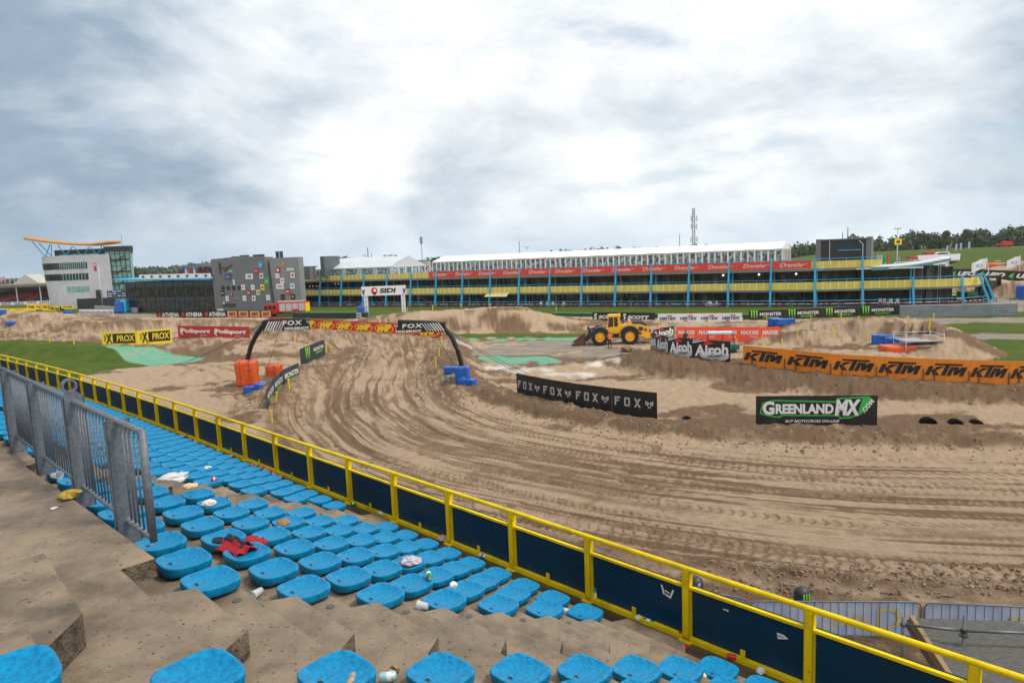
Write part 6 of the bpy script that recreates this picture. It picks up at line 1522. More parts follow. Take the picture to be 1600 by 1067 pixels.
MB().prism([(loc2(351, 425, -.1)[0], loc2(351, 425, -.1)[1]), (loc2(365, 412, -.1)[0], loc2(365, 412, -.1)[1]), (loc2(356, 414, -.1)[0], loc2(356, 416, -.1)[1]), (loc2(346, 418, -.1)[0], loc2(346, 418, -.1)[1])], 'y', -.12, -.003).build('sail_cutout', mat('brown_dark', (.08, .07, .06), .6), gb_)
u_, z_ = loc2(358, 477, -.1); MB().box(u_-2.2, u_+2.0, -.12, -.003, z_-.4, z_+.4).build('slot_window', mat('slot_brown', (.06, .05, .04), .5), gb_)
C_ = dict(w=white, r=red_p, b=mat('sky_blue_print', (.05, .38, .70), .5), n=wprint, g=green_p, k=black, o=orange_k, c=mat('cream_print', (.7, .62, .4), .5), y=yel_b)
SG = [(361, 424, 11, 4, 'g'), (356, 432.5, 13, 9, 'n', 'o'), (367, 441, 7, 8, 'w'), (390, 432, 15, 8, 'w', 'b'), (400.5, 423, 7.5, 8, 'r'), (407.5, 414, 8, 9, 'b'), (409, 431, 7, 8, 'w', 'k'), (417, 439.5, 8, 9, 'g'), (380.5, 449, 8, 8, 'w', 'r'), (395.5, 449, 8, 8, 'w'), (410.5, 449, 8, 8.5, 'y', 'k'), (348, 458, 7, 8, 'k', 'y'), (362, 460, 4, 5, 'r'), (389, 457.5, 7, 7, 'r', 'w'), (404, 457, 7.5, 8, 'c', 'n'), (355.5, 466.5, 7, 8, 'w'), (370, 466, 6, 3, 'b'), (382.5, 466, 7.5, 8, 'w'), (397, 466, 7.5, 8, 'w', 'r'), (419.5, 465, 8, 8, 'w'),
      (443, 413, 6, 5, 'o', 'b'), (434.5, 422, 8, 8, 'r', 'w'), (454, 421, 13, 4, 'w', 'g'), (434, 431, 8, 7, 'w'), (457.5, 430, 8, 8, 'w', 'r'), (441.5, 438.5, 8, 8, 'w', 'r'), (438, 447.5, 15, 8, 'w', 'r'), (457.5, 447, 8, 8, 'w', 'b'), (450, 455.5, 8, 8, 'r', 'w'), (442, 464, 7.5, 8, 'k', 'r'), (458, 463.5, 7.5, 8, 'k', 'o'), (350, 473.5, 4, 3, 'w'), (345, 486, 13, 7, 'w')]
CN = dict(w='white', r='red', b='light blue', n='navy', g='green', k='black', o='orange', c='cream', y='yellow')
for i, q_ in enumerate(SG):
    px, py, w_, h_, c1 = q_[:5]; bk = .35 if px > 429 else (-.3 if px > 372 else -.05); u_, z_ = loc2(px, py, bk); s_ = .157
    P2 = HL0+V_*(u_-w_*s_/2)+np.array([-V_[1], V_[0]])*(bk-.06)
    t = thing('sponsor_sign', '', 'sign', (P2[0], P2[1], z_-h_*s_/2), VZ, 'sponsor signs on the grey building')
    col_ = [p for p in ('hall side', 'middle', 'balcony side')][0 if px < 373 else 1 if px < 429 else 2]
    t['label'] = '%s%s sign, %s slab of the grey building, %s from top' % (CN[c1], ' and '+CN[q_[5]] if len(q_) > 5 else '', col_, ordn(1+sum(1 for z in SG if z[1] < py and (0 if z[0] < 373 else 1 if z[0] < 429 else 2) == (0 if px < 373 else 1 if px < 429 else 2))))
    MB().box(0, w_*s_, -.05, 0, 0, h_*s_).build('sign_panel', C_[c1], t)
    A = Art(-.06); c2 = C_[q_[5]] if len(q_) > 5 else greyw; ww, hh = w_*s_, h_*s_
    (A.rect(ww*.2, ww*.8, hh*.38, hh*.62, c2) if i % 3 else A.ell(ww*.5, hh*.5, ww*.28, hh*.26, c2)); A.done(t)
for k, px in enumerate((348, 356.5, 364.7, 373.3)):
    u_, z_ = loc2(px, 450, -.1 if px < 372 else -.35); mb = MB(); mb.prism([(u_+.5*math.cos(j*math.pi/8), z_+.55*math.sin(j*math.pi/8)) for j in range(16)], 'y', -.16 if px < 372 else -.36, -.002 if px < 372 else -.26)
    mb.build('round_emblem', mat('round_navy', (.012, .02, .05), .4), gb_)
# fire engine
fe = thing('fire_engine', 'red fire engine with white side lockers parked before the grey building', 'fire engine', G(412, 495.5, 0)+[0, .2, 0], VZ*.25)
fl = 9.2
MB().prism([(.0, .55), (.05, 1.4), (.35, 2.6), (2.9, 2.75), (2.9, .55)], 'y', 0, 2.5).build('cab', red_p, fe, recalc=True)
MB().box(2.95, fl, 0, 2.5, .9, 2.95).build('body', red_p, fe)
MB().box(-.05, fl, .1, 2.4, .45, .62).build('chassis', steel_dk, fe)
for x in (1.35, 6.9):
    for y_ in (-.02, 2.1): MB().prism([(x+.52*math.cos(k*math.pi/10), .52+.52*math.sin(k*math.pi/10)) for k in range(20)], 'y', y_-.03, y_+.35).build('wheel', tyre_m, fe, recalc=True)
for k in range(4): MB().box(3.6+1.42*k, 3.6+1.42*k+1.25, -.05, -.003, 1.15 if k != 2 else 1.5, 2.7).build('locker', greyw, fe)
MB().box(.25, .95, -.04, -.003, 1.55, 2.35).build('window', glass_d, fe); MB().box(1.15, 1.9, -.04, -.003, 1.6, 2.35).build('window', glass_d, fe); MB().box(2.05, 2.75, -.04, -.003, 1.6, 2.35).build('window', glass_d, fe)
MB().add([(.03, .1, 1.5), (.03, 2.4, 1.5), (.29, 2.4, 2.5), (.29, .1, 2.5)], [(0, 1, 2, 3)]).build('windscreen', glass_d, fe)
MB().box(3.2, fl-.1, .3, 1.1, 2.98, 3.25).build('ladder', alu, fe); MB().box(fl, fl+.08, .1, 2.4, .9, 2.7).build('rear_stripe', yel_b, fe)
# race control tower with swooping orange roof
TD = 212.
tw = thing('race_control_tower', 'white rounded tower building with swooping orange roof and green glass stairwell', 'building', (0, 0, 0))
def T(px, py, dd=0.): return D(px, py, TD+dd)
tb0 = 0.
def tx(px, py): p = T(px, py); return p[0], p[2]
# curved white body : plan from left curve to right corner, slanting left end
nseg = 14; rowsb = []
xl_t, ztp = tx(42.5, 403.5); xr_t, _ = tx(171, 404); ztr = tx(167, 400)[1]; xl_b, _ = tx(57, 470); xrb, _ = tx(178, 470)
def body_plan(fz):
    x0 = xl_b+(xl_t-xl_b)*fz; x1 = xrb+(xr_t-xrb)*fz; pts = []
    rad = 9.0
    for k in range(8): a = math.pi-(math.pi/2)*k/7; pts.append((x0+rad+rad*math.cos(a), TD+rad-rad*math.sin(a)+0))
    pts.append((x1, TD)); pts.append((x1-7, TD+14)); pts.append((x0+2, TD+14)); return pts
H_T = ztp+.3
lv = [0, .19, .30, .30, .48, .565, .73, .82, 1.0]
mb = MB(); zs = [i/16 for i in range(17)]
mb.grid([[(x, y_, H_T*fz+(ztr-ztp)*fz*0) for x, y_ in body_plan(fz)+[body_plan(fz)[0]]] for fz in zs]); pl_ = body_plan(1.); mb.add([(x, y_, H_T) for x, y_ in pl_], [tuple(range(len(pl_)))])
mb.build('body', tower_w, tw, recalc=True)
def band(p0, p1, q0, q1, nm='window_band', m=None, nmul=14):   # strip following the curved front between two image heights
    (x0, z0) = tx(*p0); (x1, z1) = tx(*p1); (_, z2) = tx(*q0); (_, z3) = tx(*q1)
    f0, f1 = (z0+z2)/2/H_T, (z1+z3)/2/H_T
    def front(f, xa, xb):
        pp = body_plan(f)[:9]; o_ = [(x, y_-.06) for x, y_ in pp if x < xb-.2]; o_ = [(x-.05, y_) for x, y_ in o_]; o_.append((xb, TD-.06)); return o_[1:]
    A_ = front((z0+z1)/2/H_T, x0, x1); n_ = len(A_)
    zt_a, zb_a = (z0+z1)/2+.45, (z2+z3)/2-.35
    At = front(zt_a/H_T, x0, x1); Ab = front(zb_a/H_T, x0, x1); k_ = min(len(At), len(Ab))
    At = At[-k_:]; Ab = Ab[-k_:]
    w_ = MB().grid([[(x, y_, zt_a) for x, y_ in At], [(x, y_, zb_a) for x, y_ in Ab]]).build(nm, m or glass_d, tw)
    f_ = MB()
    xa_ = max(At[-2][0], x0)
    for k in range(1, nmul):
        x = xa_+(x1-xa_)*k/nmul; f_.box(x-.09, x+.09, TD-.16, TD-.065, zb_a, zt_a)
    f_.build('window_frame', tower_g, w_)
band((44, 415), (136, 412), (48, 421), (137, 418))
band((46, 432), (138, 429.5), (52, 438), (139, 435.5), nmul=9)
x0, z0 = tx(104, 448); x1, z1 = tx(141, 455.5)
for k in range(5): MB().box(x0+(x1-x0)*k/5+.1, x0+(x1-x0)*(k+1)/5-.1, TD-.07, TD-.003, z1, z0).build('window', tower_g, tw)
x0, z0 = tx(120, 467); x1, _ = tx(176, 480); MB().box(x0, x1+1, TD-.1, TD-.01, 0, z0).build('dark_base', tower_d, tw)
x0, z0 = tx(150, 453); x1, z1 = tx(160, 466); MB().box(x0, x1, TD-.3, TD-.003, z1, z0).build('dark_box', tower_d, tw)
# stairwell glass, black top
x0, _ = tx(167, 400); x1, zt3 = tx(199, 386.5); xb1, _ = tx(203, 440)
w_ = MB().hexa([(x0, TD+1, 0), (xb1, TD+1, 0), (xb1, TD+2.5, 0), (x0, TD+2.5, 0)], [(x0-1.2, TD+1, zt3-1), (x1, TD+1, zt3-1), (x1, TD+2.5, zt3-1), (x0-1.2, TD+2.5, zt3-1)]).build('stairwell_glass', tower_g, tw)
f_ = MB(); 
for k in range(6): 
    fx = k/5; f_.bar((x0+(xb1-x0)*fx, TD+.9, 0), (x0-1.2+(x1-x0+1.2)*fx, TD+.9, zt3-1), .14, .14)
for k in range(1, 10): z_ = zt3*k/10; f_.bar((x0-1.2*k/10, TD+.9, z_), (xb1, TD+.9, z_), .12, .12 if k % 2 else .5)
f_.build('glazing_bars', steel_dk, w_)
for k in range(4): MB().bar((x0+1.4, TD+.6, 3+k*3.6), (x0+5, TD+.6, 5+k*3.6), .15, .25).build('stair_flight', steel_dk, w_)
xa2, _ = tx(80, 395); zk = tx(120, 388)[1]
MB().box(xa2, x1+.1, TD+1.5, TD+2.6, H_T+.02, zt3).build('upper_storey', tower_d, tw)
xa3, za3 = tx(90, 402); xb3, zb3 = tx(145, 396); MB().box(xa3, xb3, TD+1.2, TD+1.45, za3, zb3).build('upper_window', tower_g, tw)
MB().box(tx(160, 390)[0], x1+.15, TD+.5, TD+2.8, zt3-1.1, zt3+.5).build('black_crown', tower_d, tw)
rows = []
for k in range(20):
    a = k/19; px = 40+135*a; py = 375.5+9.2*math.sin(min(1, a/.72)*math.pi/2)**1.1-(max(0, a-.72)/.28)**1.6*4.4+ (0)
    x, z_ = tx(px, py); rows.append([(x, TD-.8, z_+.15), (x, TD+2, z_+.2), (x, TD+5, z_+.15)])
o = MB().grid(rows).build('swooping_roof', orange_r, tw, smooth=True); mo = o.modifiers.new('s', 'SOLIDIFY'); mo.thickness = .75; mo.offset = -1
def rz_at(px): 
    x = tx(px, 390)[0]; r_ = min(rows, key=lambda q: abs(q[0][0]-x)); return r_[0][2]-.45
for k, (t0, b0_) in enumerate(((52, 69), (62, 79), (79, 70), (81, 79), (91, 102), (114, 102), (116, 126), (139, 131), (141, 151), (160, 152))):
    MB().tube([(tx(t0, 390)[0], TD+.0, rz_at(t0)), (tx(b0_, 401)[0], TD+.4, H_T)], .14, 6).build('strut', blue_steel, tw)
x, z_ = tx(174, 384); MB().tube([(x, TD+6, z_), (x, TD+6, z_+3.8)], .05, 5).build('antenna', steel_dk, tw)
A = Art(TD-.08); x, z_ = tx(148.5, 416.5); A.ell(x, z_+.5, .5, .6, red_p); A.poly([(x-.5, z_-1.4), (x+.6, z_-1.4), (x+.3, z_), (x-.2, z_)], red_p); A.ell(x, z_+.5, .25, .35, white, 'inner'); A.done(tw)
# covered grandstand at the left
GS = G(0, 477, 0); gy_ = GS[1]
gs = thing('covered_grandstand', 'low dark roofed grandstand with slim posts and red seats at the left edge', 'grandstand', (0, 0, 0))
def gx(px, py): p = D(px, py, 262.); return p[0], p[2]
xa, zr1 = gx(-60, 449); xb, zr2 = gx(100, 448.5); xc, zr3 = gx(121, 454)
MB().hexa([(xa, 262, zr1-.9), (xb, 262, zr1-.9), (xb+8, 276, zr1-.6), (xa, 280, zr1-.3)], [(xa, 262, zr1), (xb, 262, zr1), (xb+8, 276, zr1+.2), (xa, 280, zr1+.4)]).build('roof', mat('roof_brown', (.16, .14, .12), .6), gs, recalc=True)
MB().hexa([(xb, 262, zr1-.9), (xc, 262, zr3-.5), (xc+5, 272, zr3-.5), (xb+8, 276, zr1-.9)], [(xb, 262, zr1), (xc, 262, zr3), (xc+5, 272, zr3), (xb+8, 276, zr1)]).build('roof_slope', MATS['roof_brown'], gs, recalc=True)
zw = gx(0, 474)[1]
rowsg = []
for k in range(8): rowsg += [(262+.5+k*1.6, .9+zw*.2+k*.55), (262+.5+(k+1)*1.6, .9+zw*.2+k*.55)]
MB().grid([[(x, y_, z_) for y_, z_ in rowsg] for x in (xa, xb+4)]).build('seating', mat('grandstand_seats', (.03, .03, .035), .7, col2=(.28, .03, .02), vscale=.12, thr=(.5, .55)), gs)
MB().box(xa, xb+6, 277, 278, 0, zr1).build('rear_wall', mat('rear_panels', (.24, .22, .21), .7), gs)
for px in (-30, 25, 62, 99): x, _ = gx(px, 460); MB().tube([(x, 262.5, 0), (x, 262.5, zr1-.5)], .22, 8).build('post', alu, gs)
MB().box(xa, xb+.5, 261.5, 261.9, 0, gx(50, 471)[1]).build('front_wall', mat('dark_front', (.05, .05, .05), .7), gs)
x2, z2 = gx(121, 460)
MB().hexa([(xb, 261.5, 0), (x2, 261.5, 0), (x2, 262, 0), (xb, 262, 0)], [(xb, 261.5, gx(100, 472)[1]), (x2, 261.5, z2-1.2), (x2, 262, z2-1.2), (xb, 262, gx(100, 472)[1])]).build('end_wall', MATS['dark_front'], gs)
def parts_art(A, L, h):
    n_ = max(1, round(L/5))
    for i in range(n_): A.text('PARTS', L*(i+.5)/n_, h*.62, h*.5, wprint, w=L/n_*.8, bold=.05, shear=.2); A.rect(L*(i+.1)/n_, L*(i+.85)/n_, h*.12, h*.25, red_p)
p0 = D(-60, 478.3, 261.3); p1 = D(100, 476, 261.3); p1[2] = p0[2] = (p0[2]+p1[2])/2
board('banner_board', 'long white banner with navy words across the front of the covered grandstand', 'banner', p0, p1, 1.25, white, parts_art, None, 0)
p0 = D(100, 475.5, 261.2); p1 = D(120, 462.5, 261.2)
board('banner_board', 'white banner with navy words climbing the sloping end of the covered grandstand', 'banner', p0, p1, 1.6, white, parts_art, None, 0)
p0 = G(125, 494.5, 0); p1 = G(178, 495, 0)
def parts2(A, L, h):
    for i in range(6): A.text('PARTS', L*(i+.5)/6, h*.64, h*.22, wprint, w=L/6*.85, bold=.05)
    A.rect(L*.02, L*.98, h*.40, h*.47, wprint); A.rect(L*.02, L*.98, h*.26, h*.33, red_p)
board('banner_board', 'wide white board with navy and red stripes at the foot of the white tower', 'banner', p0, p1, 1.75, white, parts2, None, 0)
# yellow boards at the far turn
def thor(A, L, h): A.text('THOR', L*.5, h*.52, h*.45, black, w=L*.75, bold=.05, shear=.1)
TH = [(0, 486, 20, 486, .75, 'long low one'), (20, 486, 43, 485.3, .75, 'long low one next'), (43, 485, 56, 485, 2.0, 'tall square one first'), (56, 483, 66, 483, 1.3, 'dark topped one'), (67, 485, 75, 485, 2.0, 'tall square one second'), (75, 485, 79, 486, 2.0, 'narrow turned one'), (79, 485.5, 86, 486, 1.4, 'low one between tall ones'), (86, 488, 94, 489, 2.1, 'tall one near the blue cushion'), (94, 489.5, 102, 489.5, 2.0, 'striped dark one'), (96, 482.5, 116, 481.5, .9, 'long one behind the corner')]
for i, (a, b_, c_, d_, h_, w_) in enumerate(TH):
    p0 = D(a, b_, 205.); p1 = D(c_, d_, 205.+(-1.5 if i == 5 else 0)); 
    board('banner_board', 'yellow banner board at the far left turn, %s' % w_, 'banner', p0, p1, h_, yel_b if i not in (8,) else black, thor if h_ > .8 else (lambda A, L, h: A.rect(L*.2, L*.8, h*.45, h*.6, black)), 'yellow boards at the far left turn', 1)
# flagpoles
def flagpole(base, h, label, flag=None, fm=None, lean=0., name='flagpole', r_=.06, group=None):
    t = thing(name, label, 'flagpole', base, 0, group)
    MB().tube([(0, 0, 0), (lean, 0, h)], r_, 8, r2=r_*.6).build('pole', white, t, smooth=True)
    if flag:
        fw_, fh_, s_, dz = flag; rows = []
        for i in range(10):
            a = i/9; rows.append([(lean+s_*fw_*a, .15*math.sin(a*6), h-dz-fw_*.12*a*2-fh_*k/5+.10*math.sin(a*5)) for k in range(6)])
        MB().grid(rows).build('flag', fm or white, t, smooth=True)
        y0 = -.05; A = Art(-.25); cx = lean+s_*fw_*.5; cz = h-dz-fw_*.13-fh_*.5; A.ell(cx, cz, fh_*.32, fh_*.16, mat('flag_blue', (.08, .2, .6), .6)); A.ell(cx, cz, fh_*.22, fh_*.09, white, 'inner'); A.done(t)
    return t
flagpole(G(161, 483.5, 0), 12.6, 'tall white flagpole leaning before the white tower')
for k, (px, py, h_) in enumerate(((6, 468, 11), (12, 468, 11.5), (19, 468, 12), (26, 467, 12), (33, 466, 12.5), (66, 440, 9), (72, 440, 8))):
    b_ = D(px, py, 300.); b_[2] = 0; flagpole(b_, h_, 'thin white flagpole behind the covered grandstand, %s counted from the picture edge' % ordn(k+1), (2.2, 1.6, -1, .3) if k in (1,) else None, mat('pink_flag', (.6, .35, .45), .7) if k == 1 else None, group='flagpoles behind the covered grandstand')
# scoreboard on a blue mast
sb = thing('display_board', 'navy and white display board on a blue mast beside the tower foot', 'display board', G(175, 489, 0)+[0, 3, 0])
zz = lambda py: D(175, py, G(175, 489, 0)[1]+3)[2]
MB().tube([(0, 0, 0), (0, 0, zz(452))], .25, 8).build('mast', blue_steel, sb)
MB().box(-2.3, 4.4, -.4, -.1, zz(466.5), zz(454)).build('screen', mat('navy_screen', (.03, .05, .10), .4), sb)
A = Art(-.45)
for k in range(3): 
    for j in range(5): A.rect(-2.0+j*1.25, -1.0+j*1.25, zz(456+k*3.6), zz(454.8+k*3.6), white if (j+k) % 3 else mat('flag_blue', (.08, .2, .6), .6))
A.done(sb)
for k, (px, py, w_, h_, m_) in enumerate(((189, 489, 2.2, 3.0, tarp_b), (197, 488.5, 1.4, 3.4, blue_steel))):
    soft_box('container', 'tall %s container beside the glass hall corner' % ('blue wrapped', 'narrow blue')[k], 'container', G(px, py, 0), (w_, 2, h_), 0, m_, 20+k, straps=False)
wallthing('low_wall', 'pale grey low concrete wall beneath the display board', 'wall', G(135, 486, 0)+[0, 4, 0], G(210, 489, 0)+[0, 1, 0], 1.3, .4, mat('pale_concrete', (.36, .36, .37), .8))
for k, (px, c_) in enumerate(((32, red_p), (45, wprint))):
    p0 = D(px-5, 451, 285.); p1 = D(px+6, 451, 285.); board('banner_board', '%s banner above the covered grandstand roof' % ('red', 'navy')[k], 'banner', p0, p1, 1.7, c_, lambda A, L, h: A.rect(L*.35, L*.6, h*.3, h*.7, white), None, 0)
w2 = thing('white_tent', 'pale peaked tent far behind the flagpoles', 'tent', D(38, 440, 330.)); w2.location.z = 0
MB().box(-6, 8, 0, 10, 0, 6.5).build('wall', tentw, w2); MB().prism([(-6.5, 6.5), (1, 11.5), (8.5, 6.5)], 'y', -.3, 10.3).build('roof', mat('beige_canvas', (.48, .46, .42), .8), w2, recalc=True)

# ================================================================== RIGHT BACKGROUND
def ufo_art(A, L, h):
    A.poly([(L*.02, h*.35), (L*.22, h*.85), (L*.17, h*.2)], green_p); A.poly([(L*.02, h*.42), (L*.2, h*.82), (L*.12, h*.5)], lime); A.text('UFO', L*.60, h*.52, h*.48, white, w=L*.66, bold=.06, shear=.4)
UF = [(1485, 434.5), (1527, 435.5), (1574, 438), (1625, 441)]
for k in range(3):
    a = D(*UF[k], 150.-k*4); b_ = D(*UF[k+1], 146.-k*4)
    board('banner_board', 'black board with green wedge on the sand hill, %s from the long building' % ordn(k+1), 'banner', a, b_, 2.0, black, ufo_art, 'black wedge boards on the sand hill', 1)
for k, (px, pt, pb, s_) in enumerate(((1487, 402, 462, -1), (1545, 402, 457, -1), (1592, 399, 446, -1))):
    b_ = G(px+4 if k == 1 else px, pb, 0); hgt = D(px, pt, b_[1])[2]
    flagpole(b_, hgt, 'white flag on a pole, %s' % ('just behind the swept roof end', 'set in a concrete block on the paddock', 'above the orange toilets')[k], (2.9, 1.9, -1, .2), white, (-.9, -1.2, 0)[k], group='white flags over the paddock')
cb = MB().box(-1.2, 1.2, -.6, .6, 0, .9).build('concrete_block', mat('dark_concrete', (.12, .13, .14), .8), None); cb.location = tuple(G(1549, 461, 0)); tag(cb, 'dark concrete block holding the middle flagpole', 'block')
for k, px in enumerate((1584.5, 1593)):
    t = thing('portable_toilet', 'orange portable toilet with pale roof, %s' % ('the one beside the wire fence', 'the one beside the blue container')[k], 'portable toilet', G(px, 461.5, 0)+[0, .4*k, 0], -.1, 'orange portable toilets')
    MB().box(-.6, .6, -.6, .6, 0, 2.15).build('cabin', mat('orange_plastic', (.70, .12, .02), .5), t); MB().prism([(-.66, 2.15), (-.5, 2.4), (.5, 2.4), (.66, 2.15)], 'y', -.66, .66).build('roof', greyw, t, recalc=True)
    MB().box(-.42, .42, -.65, -.605, .1, 2.0).build('door', mat('dark_orange', (.45, .08, .02), .5), t)
soft_box('container', 'blue container at the right picture edge beside the orange toilets', 'container', G(1606, 468, 0), (3.0, 2, 2.4), 0, tarp_b, 31, straps=False)
# tractor and lime trailer behind the building end
tr = thing('tractor', 'dark tractor with black cab parked behind the rounded balcony end', 'tractor', G(1528, 471, 0))
for x, r_ in ((-1.4, .55), (.9, .85)):
    for y_ in (-.8, .8): MB().prism([(x+r_*math.cos(k*math.pi/10), r_+r_*math.sin(k*math.pi/10)) for k in range(20)], 'y', y_-.2, y_+.2).build('wheel', tyre_m, tr, recalc=True)
MB().prism([(-2.2, .8), (-2.1, 1.6), (-.3, 1.7), (-.2, .8)], 'y', -.45, .45).build('hood', mat('dark_green_paint', (.02, .16, .10), .4), tr, recalc=True)
MB().prism([(-.25, .8), (-.1, 2.6), (1.2, 2.6), (1.5, .8)], 'y', -.7, .7).build('cab', glass_d, tr, recalc=True); MB().box(-.25, 1.35, -.75, .75, 2.6, 2.75).build('cab_roof', black, tr)
bx = thing('black_frame', 'upright black frame structure beside the tractor on the paddock', 'frame', G(1529, 463, 0)+[0, -4, 0])
MB().box(-1.2, -.95, 0, 1, 0, 3.9).build('upright', black, bx); MB().box(.95, 1.2, 0, 1, 0, 3.9).build('upright', black, bx); MB().box(-.94, .94, 0, 1, 3.6, 3.9).build('beam', black, bx); MB().box(-.94, .94, .5, .6, .4, 3.0).build('infill', mat('olive', (.06, .08, .05), .6), bx)
for k, (x0, x1, py) in enumerate(((1484, 1524, 464), (1470, 1500, 468))):
    a = G(x0, py, 0); b_ = G(x1, py+2, 0); t = thing('trailer', 'lime green low trailer behind the building end, %s' % ('farther one', 'nearer one')[k], 'trailer', a, math.atan2((b_-a)[1], (b_-a)[0])); L = np.hypot(*(b_-a)[:2])
    lm = mat('lime_paint', (.28, .48, .03), .5); MB().box(0, L, 0, 2, .6, .85).build('bed', lm, t); MB().box(L-.8, L, 0, 2, .85, 1.6).build('headboard', lm, t)
    for x in (L*.3, L*.7): MB().prism([(x+.35*math.cos(q*math.pi/8), .35+.35*math.sin(q*math.pi/8)) for q in range(16)], 'y', -.05, .2).build('wheel', tyre_m, t)
# wire fence round the paddock
pf_ = thing('wire_fence', 'grey wire mesh fence panels in front of the paddock tarmac', 'fence', (0, 0, 0))
fp = [G(*q) for q in ((1528, 482), (1556, 486), (1600, 489), (1680, 492))]
for a, b_ in zip(fp[:-1], fp[1:]):
    n_ = max(2, int(np.hypot(*(b_-a)[:2])/2.6))
    for k in range(n_+1): p = a+(b_-a)*k/n_; MB().tube([tuple(p), (p[0], p[1], 2.0)], .035, 5).build('post', galv, pf_)
    for z_ in (.1, 1.0, 1.95): MB().tube([(a[0], a[1], z_), (b_[0], b_[1], z_)], .02, 4).build('wire', galv, pf_)
# far stand roof, lamp posts, masts
fs = thing('far_grandstand', 'low white roofed grandstand far behind the swept roof', 'grandstand', (0, 0, 0))
DS = 210.
def sxz(px, py): p = D(px, py, DS); return p[0], p[2]
a1, b1, c1, d1 = sxz(1436, 407), sxz(1470, 399), sxz(1541, 396), sxz(1500, 406)
MB().hexa([(a1[0], DS, a1[1]-.4), (d1[0], DS, d1[1]-.4), (c1[0], DS+12, c1[1]-.4), (b1[0], DS+12, b1[1]-.4)], [(a1[0], DS, a1[1]), (d1[0], DS, d1[1]), (c1[0], DS+12, c1[1]), (b1[0], DS+12, b1[1])]).build('roof', mat('roof_grey_white', (.42, .40, .40), .6), fs, recalc=True)
x0, _ = sxz(1445, 410); x1, _ = sxz(1498, 410); MB().box(x0, x1, DS+6, DS+9, 0, a1[1]-.6).build('body', tentw, fs)
x0, z0 = sxz(1470, 432); x1, _ = sxz(1530, 432); MB().hexa([(x0, DS-30, 0), (x1, DS-30, 0), (x1, DS-20, 0), (x0, DS-20, 0)], [(x0, DS-22, 4.6), (x1-9, DS-22, 4.2), (x1-9, DS-20, 4.2), (x0, DS-20, 4.6)]).build('blue_seating', mat('navy_seats', (.02, .04, .10), .7, col2=(.05, .08, .15), vscale=.5), fs, recalc=True)
def lamp_post(px, pt, pb, dist, label, sign=False, arms=2):
    b_ = D(px, pb, dist); top = D(px, pt, dist)[2]; z0 = 0; t = thing('lamp_post', label, 'lamp post', (b_[0], b_[1], z0))
    MB().tube([(0, 0, 0), (0, 0, top)], dist*.0011, 8, r2=dist*.0006).build('pole', alu, t, smooth=True)
    for s_ in (-1, 1): MB().box(min(.12*s_, dist*.0045*s_), max(.12*s_, dist*.0045*s_), -.3, .3, top-.12, top+.16).build('lamp_head', alu, t)
    if sign:
        zs = D(px, 378, dist)[2]; MB().box(-.85, .85, -.3, -.2, zs-.75, zs+.75).build('sign_panel', yel_b, t); A = Art(-.33); A.text('M', 0, zs, .8, black, bold=.05); A.done(t)
lamp_post(1401.5, 357.5, 409, 170., 'lamp post with a square yellow letter sign behind the swept roof', True)
lamp_post(824, 386, 402, 330., 'distant twin lamp post above the long marquee, left part')
lamp_post(571, 399, 412, 260., 'distant twin lamp post above the short marquee')
def mast(px, pt, pb, dist, label, w, lat=True, name='radio_mast', taper=.5):
    b_ = D(px, pb, dist); top = D(px, pt, dist)[2]; t = thing(name, label, 'mast', (b_[0], b_[1], 0))
    if not lat: MB().tube([(0, 0, 0), (0, 0, top)], w, 6, r2=w*taper).build('pole', mat('mast_grey', (.25, .28, .3), .6), t); return t
    mb = MB(); mg = mat('mast_grey', (.25, .28, .3), .6)
    for a, b2 in ((-1, -1), (1, -1), (1, 1), (-1, 1)): mb.bar((a*w, b2*w, 0), (a*w*taper, b2*w*taper, top), w*.28, w*.28)
    n_ = 14
    for k in range(n_):
        z0, z1 = top*k/n_, top*(k+1)/n_; w0_, w1_ = w*(1-(1-taper)*k/n_), w*(1-(1-taper)*(k+1)/n_)
        mb.bar((-w0_, -w0_, z0), (w1_, -w1_, z1), w*.2, w*.2); mb.bar((w0_, -w0_, z0), (-w1_, -w1_, z1), w*.2, w*.2)
    mb.build('lattice', mg, t); return t
t = mast(1084, 325, 381, 230., 'tall grey telecom mast with antennas rising behind the long marquee', .42, True, 'telecom_mast', .8)
zt_ = D(1084, 325, 230.)[2]
for dx, z_ in ((-.9, zt_-3.5), (.9, zt_-3.5), (-.85, zt_-6), (.85, zt_-6.2), (0, zt_-2.2), (-1.0, zt_-10.4), (1.0, zt_-10.4)): MB().box(dx-.16, dx+.16, -.6, -.3, z_-.9, z_+.9).build('antenna_panel', greyw, t); MB().bar((0, 0, z_), (dx, -.4, z_), .08, .08).build('antenna_arm', alu, t)
mast(660, 371, 410, 260., 'slim broadcast tower with thicker head left of the long marquee', .22, False, 'broadcast_tower', .4)
x = D(660, 376, 260.); o = MB().tube([(0, 0, x[2]-1.2), (0, 0, x[2]+1.4)], .55, 8).build('tower_head', MATS['mast_grey'], [c for c in COL.objects if c.name == 'broadcast_tower'][0])
for k, (px, pt, d_, w_) in enumerate(((575, 387, 500, .7), (580.5, 395, 600, .5), (812, 377, 420, .6), (1062, 366, 600, .5), (1316, 363, 600, .5), (1324, 355, 500, .5), (1593, 351, 600, .5))):
    mast(px, pt, 400, float(d_), 'far lattice pylon on the skyline, %s of seven counted from the short marquee' % ordn(k+1), w_, True, 'pylon', .25)['group'] = 'pylons on the skyline'
